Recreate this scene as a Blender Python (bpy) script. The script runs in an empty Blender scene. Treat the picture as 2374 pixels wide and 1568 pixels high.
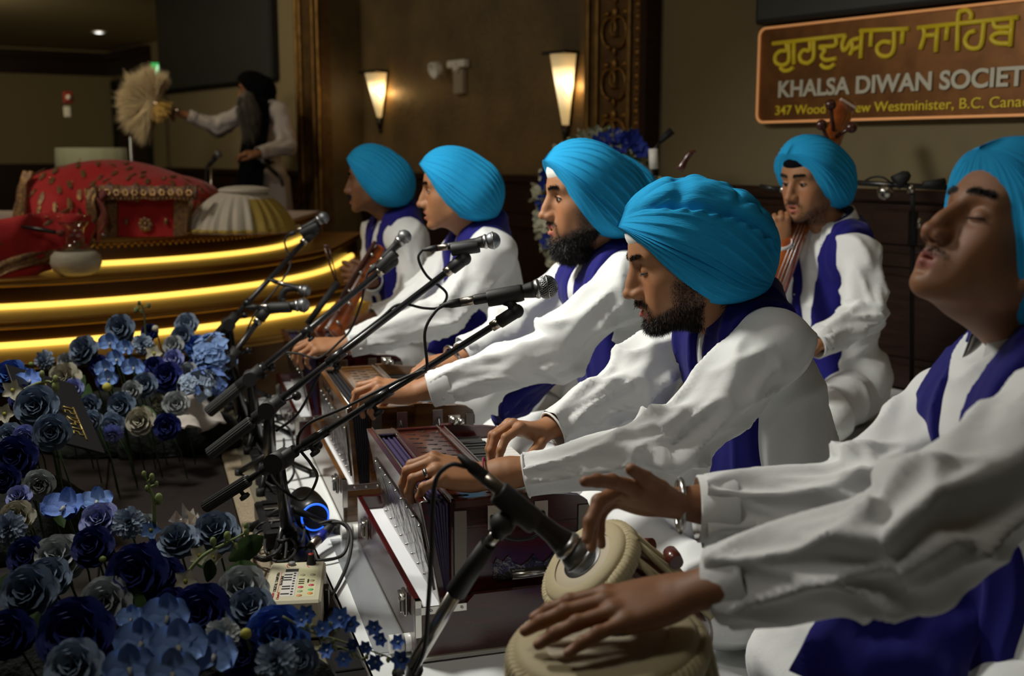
import bpy, math, random
import numpy as np
from mathutils import Vector, Matrix
rng = random.Random(7)
C = bpy.context.scene.collection
PI = math.pi
# ---------------------------------------------------------------- camera
FPX = 2638.0; CX = 1187.0; CY = 784.0; CAMZ = 0.96
TH = math.atan((CY-356.0)/FPX)
cam_d = bpy.data.cameras.new('camera'); cam = bpy.data.objects.new('camera', cam_d); C.objects.link(cam)
bpy.context.scene.camera = cam
cam_d.sensor_width = 36.0; cam_d.lens = 36.0*FPX/2374.0
cam.location = (0, 0, CAMZ); cam.rotation_euler = (PI/2-TH, 0, 0)
cam_d.clip_start = 0.05; cam_d.clip_end = 60
cam_d.dof.use_dof = True; cam_d.dof.focus_distance = 2.36; cam_d.dof.aperture_fstop = 3.4
cam_d.dof.aperture_blades = 9
def ray(px, py):
    u = (px-CX)/FPX; v = -(py-CY)/FPX
    return np.array([u, math.cos(TH)+v*math.sin(TH), -math.sin(TH)+v*math.cos(TH)])
def P(px, py, d):                       # point seen at pixel, d metres in front (world Y)
    r = ray(px, py); r = r*(d/r[1]); return np.array([r[0], r[1], r[2]+CAMZ])
def PZ(px, py, z):                      # point seen at pixel on the level z
    r = ray(px, py); r = r*((z-CAMZ)/r[2]); return np.array([r[0], r[1], r[2]+CAMZ])
def S(px, d): return px*d/FPX           # pixel length at depth d -> metres
# ---------------------------------------------------------------- world, exposure, lights
sc = bpy.context.scene
sc.view_settings.view_transform = 'Standard'; sc.view_settings.look = 'None'
sc.view_settings.gamma = 1.0; sc.view_settings.use_curve_mapping = False
sc.view_settings.exposure = 0.0
w = bpy.data.worlds.new('world'); sc.world = w; w.use_nodes = True
w.node_tree.nodes['Background'].inputs[0].default_value = (1.0, .86, .62, 1)
w.node_tree.nodes['Background'].inputs[1].default_value = 0.012
def light(name, kind, loc, target, energy, col, size=.5, spot=None, blend=.6, shape='SQUARE', sy=None):
    l = bpy.data.lights.new(name, kind); o = bpy.data.objects.new(name, l); C.objects.link(o)
    l.energy = energy; l.color = col; o.location = loc
    if kind == 'AREA':
        l.size = size; l.shape = shape
        if sy: l.size_y = sy
    else: l.shadow_soft_size = size
    if spot: l.spot_size = math.radians(spot); l.spot_blend = blend
    d = Vector(target)-Vector(loc)
    o.rotation_euler = d.to_track_quat('-Z', 'Y').to_euler()
    return o
# ceiling lamps of the hall: a soft cluster in front of the singers, weaker ones elsewhere, the back and recess ones added as fill
light('ceiling_lamp_front', 'AREA', (-1.5, 2.9, 2.5), (.15, 3.0, .5), 31, (1, .98, .90), .5).data.spread = math.radians(95)
light('ceiling_lamp_near', 'AREA', (-.9, 1.3, 2.5), (.3, 2.8, .6), 10, (1, .96, .87), .5)
light('ceiling_lamp_dais', 'AREA', (-2.9, 3.9, 2.5), (-2.4, 6.0, .7), 22, (1, .88, .72), .5)
light('fill_light_back', 'AREA', (-3.2, 7.4, 2.5), (-2.6, 9.5, 1.0), 16, (1, .86, .58), .8)  # added unseen fill that brightens the standing man and his whisk
light('fill_light_recess', 'AREA', (-6.2, 11.4, 2.4), (-6.6, 14, 1.2), 34, (1, .84, .50), .8)  # added out of view to lift the dark walls and ceiling at far left
light('ceiling_lamp_right', 'AREA', (1.6, 3.2, 2.5), (2.0, 5.0, 1.2), 1.2, (1, .86, .62), .6)

# ---------------------------------------------------------------- materials
MATS = {}
def mat(name, col, rough=.6, metal=0., spec=.5, emit=None, estr=0., bump=None, noise=None, vcol=False, coat=0., sheen=0., alpha=1., trans=0., sss=0., sssr=(.01,.004,.002), aniso=None):
    """bump=(scale,strength,dist[,stretch xyz]); noise=(scale, colour2, amount[,stretch])"""
    if name in MATS: return MATS[name]
    m = bpy.data.materials.new(name); m.use_nodes = True; nt = m.node_tree; n = nt.nodes; L = nt.links
    b = n['Principled BSDF']
    b.inputs['Base Color'].default_value = (*col, 1); b.inputs['Roughness'].default_value = rough
    b.inputs['Metallic'].default_value = metal; b.inputs['Specular IOR Level'].default_value = spec
    b.inputs['Coat Weight'].default_value = coat; b.inputs['Coat Roughness'].default_value = .12
    b.inputs['Sheen Weight'].default_value = sheen
    b.inputs['Transmission Weight'].default_value = trans
    b.inputs['Alpha'].default_value = alpha
    if sss:
        b.inputs['Subsurface Weight'].default_value = sss; b.inputs['Subsurface Radius'].default_value = sssr; b.inputs['Subsurface Scale'].default_value = 1.0
    if emit: b.inputs['Emission Color'].default_value = (*emit, 1); b.inputs['Emission Strength'].default_value = estr
    src = None
    if vcol:
        a = n.new('ShaderNodeVertexColor'); a.layer_name = 'Col'; src = a.outputs[0]
    tc = n.new('ShaderNodeTexCoord')
    def mapped(stretch, which='Object'):
        mp = n.new('ShaderNodeMapping'); mp.inputs['Scale'].default_value = stretch
        L.new(tc.outputs[which], mp.inputs[0]); return mp.outputs[0]
    if noise:
        nz = n.new('ShaderNodeTexNoise'); nz.inputs['Scale'].default_value = noise[0]; nz.inputs['Detail'].default_value = 4
        st = noise[3] if len(noise) > 3 else (1, 1, 1); wh = noise[4] if len(noise) > 4 else 'Object'
        L.new(mapped(st, wh), nz.inputs['Vector'])
        rp = n.new('ShaderNodeMapRange'); rp.inputs[1].default_value = .35; rp.inputs[2].default_value = .65
        rp.inputs[3].default_value = 0; rp.inputs[4].default_value = noise[2]
        L.new(nz.outputs[0], rp.inputs[0])
        mx = n.new('ShaderNodeMix'); mx.data_type = 'RGBA'
        L.new(rp.outputs[0], mx.inputs[0]); mx.inputs[7].default_value = (*noise[1], 1)
        if src: L.new(src, mx.inputs[6])
        else: mx.inputs[6].default_value = (*col, 1)
        src = mx.outputs[2]
    if src: L.new(src, b.inputs['Base Color'])
    if bump:
        nz = n.new('ShaderNodeTexNoise'); nz.inputs['Scale'].default_value = bump[0]; nz.inputs['Detail'].default_value = 5
        st = bump[3] if len(bump) > 3 else (1, 1, 1); wh = bump[4] if len(bump) > 4 else 'Object'
        L.new(mapped(st, wh), nz.inputs['Vector'])
        bp = n.new('ShaderNodeBump'); bp.inputs['Strength'].default_value = bump[1]; bp.inputs['Distance'].default_value = bump[2]
        L.new(nz.outputs[0], bp.inputs['Height']); L.new(bp.outputs[0], b.inputs['Normal'])
    MATS[name] = m
    return m
# ---------------------------------------------------------------- object helpers
def tag(o, label=None, cat=None, group=None, kind=None):
    if label: o['label'] = label
    if cat: o['category'] = cat
    if group: o['group'] = group
    if kind: o['kind'] = kind
    return o
def thing(name, label, cat, loc=(0, 0, 0), rotz=0, group=None):
    o = bpy.data.objects.new(name, None); C.objects.link(o); o.empty_display_size = .05
    o.location = loc; o.rotation_euler = (0, 0, rotz); tag(o, label, cat, group); return o
def link(name, me, m=None, parent=None, world=True, label=None):
    if m is not None and len(me.materials) == 0: me.materials.append(m)
    o = bpy.data.objects.new(name, me); C.objects.link(o)
    if parent is not None:
        o.parent = parent
        if world:                       # mesh data given in world space
            pm = parent_world(parent); o.matrix_parent_inverse = pm.inverted()
    if label: o['label'] = label
    return o
def parent_world(o):
    m = Matrix.LocRotScale(o.location, o.rotation_euler, o.scale)
    if o.parent is not None: m = parent_world(o.parent) @ o.matrix_parent_inverse @ m
    return m
def np_mesh(name, V, F, smooth=True, cols=None, uvs=None):
    """V (n,3); F: (m,4) or (m,3) array, or a list of tuples"""
    me = bpy.data.meshes.new(name); V = np.asarray(V, dtype=np.float32)
    if isinstance(F, np.ndarray):
        k = F.shape[1]
        me.vertices.add(len(V)); me.vertices.foreach_set('co', V.ravel())
        me.loops.add(F.size); me.loops.foreach_set('vertex_index', F.ravel().astype(np.int32))
        me.polygons.add(len(F)); me.polygons.foreach_set('loop_start', np.arange(0, F.size, k, dtype=np.int32))
        try: me.polygons.foreach_set('loop_total', np.full(len(F), k, dtype=np.int32))
        except Exception: pass
        me.update(calc_edges=True)
    else:
        me.from_pydata([tuple(map(float, v)) for v in V], [], [tuple(map(int, f)) for f in F]); me.update()
    me.validate()
    me.polygons.foreach_set('use_smooth', np.full(len(me.polygons), bool(smooth)))
    if cols is not None:
        a = me.color_attributes.new('Col', 'FLOAT_COLOR', 'POINT')
        c = np.ones((len(V), 4), np.float32); c[:, :3] = cols; a.data.foreach_set('color', c.ravel())
    if uvs is not None:
        ul = me.uv_layers.new(name='UVMap'); li = np.empty(len(me.loops), np.int32); me.loops.foreach_get('vertex_index', li)
        ul.data.foreach_set('uv', np.asarray(uvs, np.float32)[li].ravel())
    return me
class MB:
    """collects shapes into one mesh"""
    def __init__(s): s.V = []; s.F = []; s.n = 0; s.sm = []
    def add(s, V, F, smooth=True):
        V = np.asarray(V, float).reshape(-1, 3)
        s.V.append(V); s.F += [tuple(int(i)+s.n for i in f) for f in F]; s.sm += [smooth]*len(F); s.n += len(V); return s
    def box(s, c, size, R=None, bev=0.):
        hx, hy, hz = [q/2 for q in size]
        if bev <= 0:
            V = [(x, y, z) for x in (-hx, hx) for y in (-hy, hy) for z in (-hz, hz)]
            F = [(0, 1, 3, 2), (4, 6, 7, 5), (0, 4, 5, 1), (2, 3, 7, 6), (0, 2, 6, 4), (1, 5, 7, 3)]
        else:
            b = min(bev, hx*.9, hy*.9, hz*.9); V = []; F = []
            for sx in (-1, 1):
                for sy in (-1, 1):
                    for sz in (-1, 1):
                        V += [(sx*hx, sy*(hy-b), sz*(hz-b)), (sx*(hx-b), sy*hy, sz*(hz-b)), (sx*(hx-b), sy*(hy-b), sz*hz)]
            def q(i, j, k, a): return ((i*2+j)*2+k)*3+a
            for a in range(3):
                o1, o2 = [t for t in range(3) if t != a]
                for sa in (0, 1):
                    ring = []
                    for u, v_ in ((0, 0), (1, 0), (1, 1), (0, 1)):
                        ix = [0, 0, 0]; ix[a] = sa; ix[o1] = u; ix[o2] = v_; ring.append(q(*ix, a))
                    F.append(tuple(ring) if (sa == 1) != (a == 1) else tuple(ring[::-1]))
            for a in range(3):                      # edges along axis a
                o1, o2 = [t for t in range(3) if t != a]
                for u in (0, 1):
                    for v_ in (0, 1):
                        i0 = [0, 0, 0]; i0[o1] = u; i0[o2] = v_; i1 = list(i0); i1[a] = 1
                        f = (q(*i0, o1), q(*i1, o1), q(*i1, o2), q(*i0, o2))
                        F.append(f if ((u+v_+(a == 1)) % 2 == 0) else f[::-1])
            for i in (0, 1):
                for j in (0, 1):
                    for k in (0, 1):
                        f = (q(i, j, k, 0), q(i, j, k, 1), q(i, j, k, 2)); F.append(f if (i+j+k) % 2 else f[::-1])
        V = np.array(V, float)
        if R is not None: V = V@np.array(R).T
        return s.add(V+np.array(c, float), F, False)
    def tube(s, pts, r, n=10, caps=True, flat=None):
        pts = [np.array(p, float) for p in pts]; m = len(pts)
        r = [r]*m if np.isscalar(r) else list(r)
        T = [(pts[min(i+1, m-1)]-pts[max(i-1, 0)]) for i in range(m)]
        T = [t/(np.linalg.norm(t)+1e-12) for t in T]
        a = np.array([0, 0, 1.]) if abs(T[0][2]) < .9 else np.array([1., 0, 0])
        N = a-T[0]*a.dot(T[0]); N /= np.linalg.norm(N); V = []; 
        for i in range(m):
            N = N-T[i]*N.dot(T[i]); N /= np.linalg.norm(N)+1e-12; B = np.cross(T[i], N)
            for k in range(n):
                an = 2*PI*k/n; V.append(pts[i]+(N*math.cos(an)+B*math.sin(an)*(flat or 1))*r[i])
        F = [(i*n+k, i*n+(k+1) % n, (i+1)*n+(k+1) % n, (i+1)*n+k) for i in range(m-1) for k in range(n)]
        s.add(V, F)
        if caps:
            b = s.n-len(V); s.F.append(tuple(range(b+n-1, b-1, -1))); s.F.append(tuple(b+(m-1)*n+k for k in range(n))); s.sm += [False]*2
        return s
    def lathe(s, prof, n=24, M=None, smooth=True, close=False):
        """prof [(r,z)..] about local z; M 4x4"""
        V = []; m = len(prof)
        for r, z in prof:
            for k in range(n): V.append((r*math.cos(2*PI*k/n), r*math.sin(2*PI*k/n), z))
        V = np.array(V)
        if M is not None: M = np.array(M); V = V@M[:3, :3].T+M[:3, 3]
        F = [(i*n+k, i*n+(k+1) % n, (i+1)*n+(k+1) % n, (i+1)*n+k) for i in range(m-1) for k in range(n)]
        s.add(V, F, smooth)
        if not close:
            b = s.n-len(V); s.F.append(tuple(range(b+n-1, b-1, -1))); s.F.append(tuple(b+(m-1)*n+k for k in range(n))); s.sm += [False]*2
        return s
    def prism(s, poly, M, t):
        """polygon [(x,y)] extruded 0..t along local z under frame M"""
        M = np.array(M); k = len(poly)
        V = np.array([(x, y, 0) for x, y in poly]+[(x, y, t) for x, y in poly], float)@M[:3, :3].T+M[:3, 3]
        F = [tuple(range(k-1, -1, -1)), tuple(range(k, 2*k))]+[(i, (i+1) % k, k+(i+1) % k, k+i) for i in range(k)]
        return s.add(V, F, False)
    def sphere(s, c, r, n=16, m=10):
        r = np.ones(3)*r; V = []
        for i in range(m+1):
            t = PI*i/m
            for k in range(n): V.append((math.sin(t)*math.cos(2*PI*k/n), math.sin(t)*math.sin(2*PI*k/n), -math.cos(t)))
        V = np.array(V)*r+np.array(c, float)
        F = [(i*n+k, i*n+(k+1) % n, (i+1)*n+(k+1) % n, (i+1)*n+k) for i in range(m) for k in range(n)]
        return s.add(V, F)
    def me(s, name='m'):
        V = np.concatenate(s.V) if s.V else np.zeros((0, 3)); m = np_mesh(name, V, s.F)
        if len(m.polygons) == len(s.sm): m.polygons.foreach_set('use_smooth', s.sm)
        return m
    def obj(s, name, m, parent=None, world=True, label=None): return link(name, s.me(name), m, parent, world, label)
def frame(o, x, z=(0, 0, 1)):
    x = np.array(x, float); x /= np.linalg.norm(x); z = np.array(z, float); y = np.cross(z, x); y /= np.linalg.norm(y); z = np.cross(x, y)
    M = np.eye(4); M[:3, 0] = x; M[:3, 1] = y; M[:3, 2] = z; M[:3, 3] = o; return M
def framez(o, z, x=(1, 0, 0)):
    z = np.array(z, float); z /= np.linalg.norm(z); x = np.array(x, float)
    if abs(x.dot(z))/np.linalg.norm(x) > .95: x = np.array([0, 1., 0])
    y = np.cross(z, x); y /= np.linalg.norm(y); x = np.cross(y, z)
    M = np.eye(4); M[:3, 0] = x; M[:3, 1] = y; M[:3, 2] = z; M[:3, 3] = o; return M
def nrm(v): v = np.array(v, float); return v/(np.linalg.norm(v)+1e-12)
def xf(M, V): V = np.atleast_2d(np.asarray(V, float)); return V@M[:3, :3].T+M[:3, 3]
def spline(pts, n=8):
    """Catmull-Rom through pts"""
    p = [np.array(q, float) for q in pts]; p = [2*p[0]-p[1]]+p+[2*p[-1]-p[-2]]; out = []
    for i in range(1, len(p)-2):
        for k in range(n):
            t = k/n; a, b, c, d = p[i-1:i+3]
            out.append(.5*((2*b)+(c-a)*t+(2*a-5*b+4*c-d)*t*t+(3*b-a-3*c+d)*t**3))
    out.append(p[-2]); return out
# ---------------------------------------------------------------- numpy noise
_pn = np.random.RandomState(3).rand(32, 32, 32).astype(np.float32)
def vnoise(p):
    p = np.asarray(p, float); i = np.floor(p).astype(int); f = p-i; f = f*f*(3-2*f); r = 0
    for a in (0, 1):
        for b in (0, 1):
            for c in (0, 1):
                w_ = (f[..., 0] if a else 1-f[..., 0])*(f[..., 1] if b else 1-f[..., 1])*(f[..., 2] if c else 1-f[..., 2])
                r = r+w_*_pn[(i[..., 0]+a) % 32, (i[..., 1]+b) % 32, (i[..., 2]+c) % 32]
    return r*2-1
# ---------------------------------------------------------------- signed distance modelling
def rotm(ax, an):
    return np.array(Matrix.Rotation(math.radians(an), 3, ax))
class Field:
    def __init__(s, lo, hi, h):
        s.lo = np.array(lo, float); s.h = h; s.n = np.maximum(4, np.ceil((np.array(hi)-s.lo)/h).astype(int)+1)
        s.F = np.full(s.n, 1.0, np.float32)
    def _sub(s, lo, hi):
        a = np.clip(np.floor((lo-s.lo)/s.h).astype(int), 0, s.n); b = np.clip(np.ceil((hi-s.lo)/s.h).astype(int)+1, 0, s.n)
        if np.any(b <= a): return None
        ax = [s.lo[i]+s.h*np.arange(a[i], b[i]) for i in range(3)]
        X, Y, Z = np.meshgrid(*ax, indexing='ij'); return (slice(a[0], b[0]), slice(a[1], b[1]), slice(a[2], b[2])), X, Y, Z
    def op(s, lo, hi, fn, k=.01, sub=False, hard=False):
        m = k+3*s.h; r = s._sub(np.array(lo)-m, np.array(hi)+m)
        if r is None: return s
        sl, X, Y, Z = r; d = fn(X, Y, Z); A = s.F[sl]
        if sub: d = -d
        if k <= 0:
            s.F[sl] = np.maximum(A, d) if sub else np.minimum(A, d); return s
        if sub:
            hh = np.clip(.5-.5*(A-d)/k, 0, 1); s.F[sl] = A+(d-A)*hh+k*hh*(1-hh)
        else:
            hh = np.clip(.5+.5*(A-d)/k, 0, 1); s.F[sl] = A+(d-A)*hh-k*hh*(1-hh)
        return s
    def ell(s, c, r, k=.01, R=None, sub=False):
        c = np.array(c, float); r = np.array(r, float)*np.ones(3); Rm = np.eye(3) if R is None else np.array(R); b = np.abs(Rm)@r if R is not None else r
        def fn(X, Y, Z):
            x, y, z = X-c[0], Y-c[1], Z-c[2]
            u = [(Rm[0, i]*x+Rm[1, i]*y+Rm[2, i]*z) for i in range(3)]
            k0 = np.sqrt((u[0]/r[0])**2+(u[1]/r[1])**2+(u[2]/r[2])**2); k1 = np.sqrt((u[0]/r[0]**2)**2+(u[1]/r[1]**2)**2+(u[2]/r[2]**2)**2)
            return k0*(k0-1)/np.maximum(k1, 1e-6)
        return s.op(c-b, c+b, fn, k, sub)
    def cap(s, a, b, ra, rb=None, k=.01, sub=False, flat=None):
        """tapered capsule; flat=(dir, f): squeeze along dir by f"""
        a = np.array(a, float); b = np.array(b, float); rb = ra if rb is None else rb; ab = b-a; L2 = max(ab.dot(ab), 1e-9)
        def fn(X, Y, Z):
            x, y, z = X-a[0], Y-a[1], Z-a[2]; t = np.clip((x*ab[0]+y*ab[1]+z*ab[2])/L2, 0, 1)
            x, y, z = x-t*ab[0], y-t*ab[1], z-t*ab[2]
            if flat is not None:
                dd = nrm(flat[0]); q = x*dd[0]+y*dd[1]+z*dd[2]; e = (1/flat[1]-1)*q; x, y, z = x+dd[0]*e, y+dd[1]*e, z+dd[2]*e
            return np.sqrt(x*x+y*y+z*z)-(ra+(rb-ra)*t)
        m = max(ra, rb); return s.op(np.minimum(a, b)-m, np.maximum(a, b)+m, fn, k, sub)
    def mesh(s):
        F = s.F; h = s.h; I = F < 0
        c = I[:-1, :-1, :-1].astype(np.int8)
        for a, b, d in ((1, 0, 0), (0, 1, 0), (0, 0, 1), (1, 1, 0), (1, 0, 1), (0, 1, 1), (1, 1, 1)):
            c = c+I[a:I.shape[0]-1+a, b:I.shape[1]-1+b, d:I.shape[2]-1+d]
        act = np.argwhere((c > 0) & (c < 8)); idx = np.full(c.shape, -1, np.int64); idx[act[:, 0], act[:, 1], act[:, 2]] = np.arange(len(act))
        acc = np.zeros((len(act), 3)); cnt = np.zeros(len(act)); cor = [(i, j, k) for i in (0, 1) for j in (0, 1) for k in (0, 1)]
        val = {q: F[act[:, 0]+q[0], act[:, 1]+q[1], act[:, 2]+q[2]] for q in cor}
        for q in cor:
            for a in range(3):
                if q[a] == 0:
                    q2 = list(q); q2[a] = 1; q2 = tuple(q2); u, v = val[q], val[q2]; m = (u < 0) != (v < 0)
                    t = np.where(m, u/np.where(m, u-v, 1), 0); p = np.tile(np.array(q, float), (len(act), 1)); p[:, a] += t
                    acc[m] += p[m]; cnt[m] += 1
        V = s.lo+h*(act+acc/np.maximum(cnt, 1)[:, None]); Q = []
        for a in range(3):
            o1, o2 = (a+1) % 3, (a+2) % 3; sh = list(I.shape); sl0 = [slice(None)]*3; sl1 = [slice(None)]*3
            sl0[a] = slice(0, -1); sl1[a] = slice(1, None); A = I[tuple(sl0)]; B = I[tuple(sl1)]; e = np.argwhere(A != B)
            ok = (e[:, o1] > 0) & (e[:, o2] > 0) & (e[:, o1] < sh[o1]-1) & (e[:, o2] < sh[o2]-1); e = e[ok]
            fl = A[e[:, 0], e[:, 1], e[:, 2]]; ids = []
            for d1, d2 in ((-1, -1), (0, -1), (0, 0), (-1, 0)):
                g = e.copy(); g[:, o1] += d1; g[:, o2] += d2; ids.append(idx[g[:, 0], g[:, 1], g[:, 2]])
            q = np.stack(ids, 1); q[~fl] = q[~fl][:, ::-1]; Q.append(q)
        Q = np.concatenate(Q); Q = Q[(Q >= 0).all(1)]
        return V, Q
def relax(V, Q, it=1, w_=.5):
    for _ in range(it):
        S_ = np.zeros_like(V); n = np.zeros(len(V))
        for a in range(Q.shape[1]):
            b = (a+1) % Q.shape[1]
            np.add.at(S_, Q[:, a], V[Q[:, b]]); np.add.at(S_, Q[:, b], V[Q[:, a]]); np.add.at(n, Q[:, a], 1); np.add.at(n, Q[:, b], 1)
        V = V*(1-w_)+w_*S_/np.maximum(n, 1)[:, None]
    return V
def vnormals(V, Q):
    nn = np.cross(V[Q[:, 2]]-V[Q[:, 0]], V[Q[:, 3 if Q.shape[1] > 3 else 1]]-V[Q[:, 1 if Q.shape[1] > 3 else 0]])
    N = np.zeros_like(V)
    for a in range(Q.shape[1]): np.add.at(N, Q[:, a], nn)
    return N/(np.linalg.norm(N, axis=1)[:, None]+1e-12)

# ---------------------------------------------------------------- people: head, hand, turban, clothes
SK = (.36, .165, .076)
m_skin = mat('skin', SK, rough=.56, vcol=True, spec=.42, sss=.12, sssr=(.012, .005, .003), bump=(260, .25, .0006))
m_turban = mat('turban_cloth', (.022, .36, .70), rough=.9, spec=.12, bump=(9, .55, .0035, (26, 2.2, 1), 'UV'), noise=(5, (.014, .28, .58), .35, (20, 2, 1), 'UV'))
m_blackcloth = mat('black_cloth', (.004, .004, .006), rough=1., spec=.08, bump=(40, .3, .002))
m_shirt = mat('white_shirt_cloth', (.80, .81, .80), rough=.82, spec=.25, bump=(9, .45, .014))
m_scarf = mat('royal_blue_cloth', (.009, .007, .15), rough=.8, spec=.2, sheen=.1, bump=(14, .5, .006, (1, 1, .35)))
m_hair = mat('black_hair', (.012, .009, .008), rough=.55, spec=.4)
m_greyhair = mat('grey_beard', (.11, .10, .085), rough=.7)
m_eyew = mat('eye_white', (.55, .5, .45), rough=.25)
m_iris = mat('eye_iris', (.02, .01, .006), rough=.12)
m_patka = mat('white_underturban', (.8, .78, .72), rough=.8)
m_steel = mat('steel', (.55, .55, .55), rough=.25, metal=1)
m_pearl = mat('pearl_button', (.75, .72, .66), rough=.25)

def head_field(h=.003, o=None):
    """o: options: mouth (open amount), nose, jaw, neck dir"""
    o = o or {}; f = Field((-.13, -.105, -.24), (.145, .105, .135), h)
    jw = o.get('jaw', 1.); op = o.get('mouth', 0.)
    f.ell((-.008, 0, .032), (.100, .078, .088), .01)
    f.ell((.030, 0, -.015), (.060, .062*jw, .075), .03)
    f.ell((.062, 0, .035), (.032, .058, .045), .02)                        # forehead
    for s_ in (-1, 1):
        f.cap((-.005, s_*.056*jw, -.060), (.066, s_*.020, -.104-op*.5), .017, .016, .028)
        f.ell((.052, s_*.042*jw, -.030), (.026, .024, .026), .022)          # cheekbone
        f.ell((.058, s_*.030*jw, -.066), (.024, .024, .030), .025)          # cheek
        f.ell((.012, s_*.052*jw, -.045), (.036, .016, .040), .02)
    f.ell((.045, 0, -.080), (.045, .038, .034), .02)
    f.ell((.079, 0, -.106-op*.6), (.016, .021, .016), .016)                 # chin
    f.ell((.078, 0, -.070), (.020, .028, .026), .016)                      # muzzle
    for s_ in (-1, 1):                                                     # brow ridge
        f.cap((.088, s_*.010, .022), (.072, s_*.046, .024), .0085, .0075, .014)
    for s_ in (-1, 1):                                                     # eye sockets
        f.ell((.095, s_*.033, -.002), (.014, .018, .013), .014, sub=True)
        f.ell((.0735, s_*.033, -.002), (.0150, .0165, .0145) if o.get('lid', 5) < 0 else (.0112, .0135, .0108), .004)
    n = o.get('nose', 1.)
    f.ell((.090, 0, -.028), (.020, .0135, .032), .010); f.ell((.094, 0, -.044), (.018, .020, .014), .008)
    f.cap((.090, 0, .012), (.108*1.0+.004*(n-1), 0, -.026), .0075, .0085, .010)
    f.cap((.104, 0, -.022), (.111+.006*(n-1), 0, -.041), .0085, .0115, .007)
    f.ell((.1145+.006*(n-1), 0, -.044), (.0115, .012, .0105), .005)
    for s_ in (-1, 1):
        f.ell((.101, s_*.0135, -.047), (.0125, .0085, .0095), .006)
        f.ell((.106, s_*.0085, -.0575), (.006, .0042, .005), .003, sub=True)
    f.cap((.094, 0, -.056), (.098, 0, -.064), .006, .005, .008)
    # lips
    for s_ in (-1, 1):
        f.cap((.0975, 0, -.0705), (.084, s_*.023, -.0765-op*.1), .0056, .0030, .004)
        f.cap((.0955, 0, -.0825-op), (.083, s_*.021, -.0785-op*.3), .0068, .0034, .004)
    f.ell((.101, 0, -.0765-op*.5), (.016, .018, max(.0013, op*.42)), .003, sub=True)
    f.ell((.100, 0, -.0945-op), (.008, .016, .0045), .008, sub=True)
    for s_ in (-1, 1):                                                     # ears
        f.ell((-.008, s_*.079, -.022), (.017, .008, .031), .006, R=rotm('Y', 10))
        f.ell((-.004, s_*.086, -.018), (.009, .006, .018), .005, sub=True)
        f.ell((-.002, s_*.078, -.050), (.008, .006, .010), .005)
    nd = np.array(o.get('neck', (-.055, 0, -.21)))
    f.cap((-.022, 0, -.055), nd, .052, .055, .03)
    f.cap((.012, 0, -.085), nd+np.array([.03, 0, .0]), .036, .040, .03)
    V, Q = f.mesh(); V = relax(V, Q, 1, .3)
    return V, Q
def head_colors(V, o):
    c = np.tile(np.array(o.get('skin', SK)), (len(V), 1)).astype(float); x, y, z = V.T; op = o.get('mouth', 0)
    def blob(cx, cy, cz, rx, ry, rz): return np.clip(1.35-np.sqrt(((x-cx)/rx)**2+((np.abs(y)-cy)/ry)**2+((z-cz)/rz)**2), 0, 1)
    lip = np.clip(blob(.098, 0, -.0715, .012, .021, .0048)*2.4, 0, 1)+np.clip(blob(.096, 0, -.083-op, .012, .020, .0068)*2.4, 0, 1)
    lip = np.clip(lip, 0, 1)[:, None]*.8
    c = c*(1-lip)+np.array(o.get('lip', (.42, .12, .10)))*lip
    ck = blob(.075, .042, -.035, .03, .024, .024)[:, None]*.35
    c = c*(1-ck)+c*np.array([1.12, .86, .82])*ck
    ns = blob(.115, 0, -.045, .016, .018, .014)[:, None]*.3; c = c*(1-ns)+c*np.array([1.15, .9, .85])*ns
    und = blob(.08, .033, -.014, .02, .018, .009)[:, None]*.35; c = c*(1-und*.45)
    st = beard_mask(V, o.get('beard', 'none'))*o.get('stub', .0)
    c = c*(1-st[:, None])+np.array([.03, .02, .015])*st[:, None]
    c *= (1+.06*vnoise(V*70))[:, None]
    return c
def beard_mask(V, kind):
    x, y, z = V.T; ay = np.abs(y)
    if kind == 'none': return np.zeros(len(V))
    jawline = -.058-.046*np.clip((x-.0)/.09, 0, 1)                    # lower face border rises to the ear
    low = np.clip((-(z-(jawline+.012)))/.014, 0, 1)                    # below the cheek line
    side = np.clip((.052-x)/.02, 0, 1)*np.clip((-.018-z)/.02, 0, 1)*np.clip((x+.012)/.01, 0, 1)
    m = np.maximum(low, side)*np.clip((x+.018)/.012, 0, 1)
    mus = np.exp(-((z+.0625+.25*np.clip(ay-.014, 0, 1))/.0045)**2)*np.clip((.034-ay)/.008, 0, 1)*(x > .07)
    gob = np.exp(-((ay-.029)/.004)**2)*(z < -.066)*(z > -.1)*(x > .06)
    under = np.clip((-.125-z)/.012, 0, 1)*(0 if kind != 'full' else 0)
    m = m*np.clip((z+.150)/.012, 0, 1)
    if kind == 'moustache': return mus*.9
    if kind == 'light': return np.clip(m*.55+mus*.8+gob*.2, 0, 1)
    return np.clip(m+mus+gob*.5, 0, 1)
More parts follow.
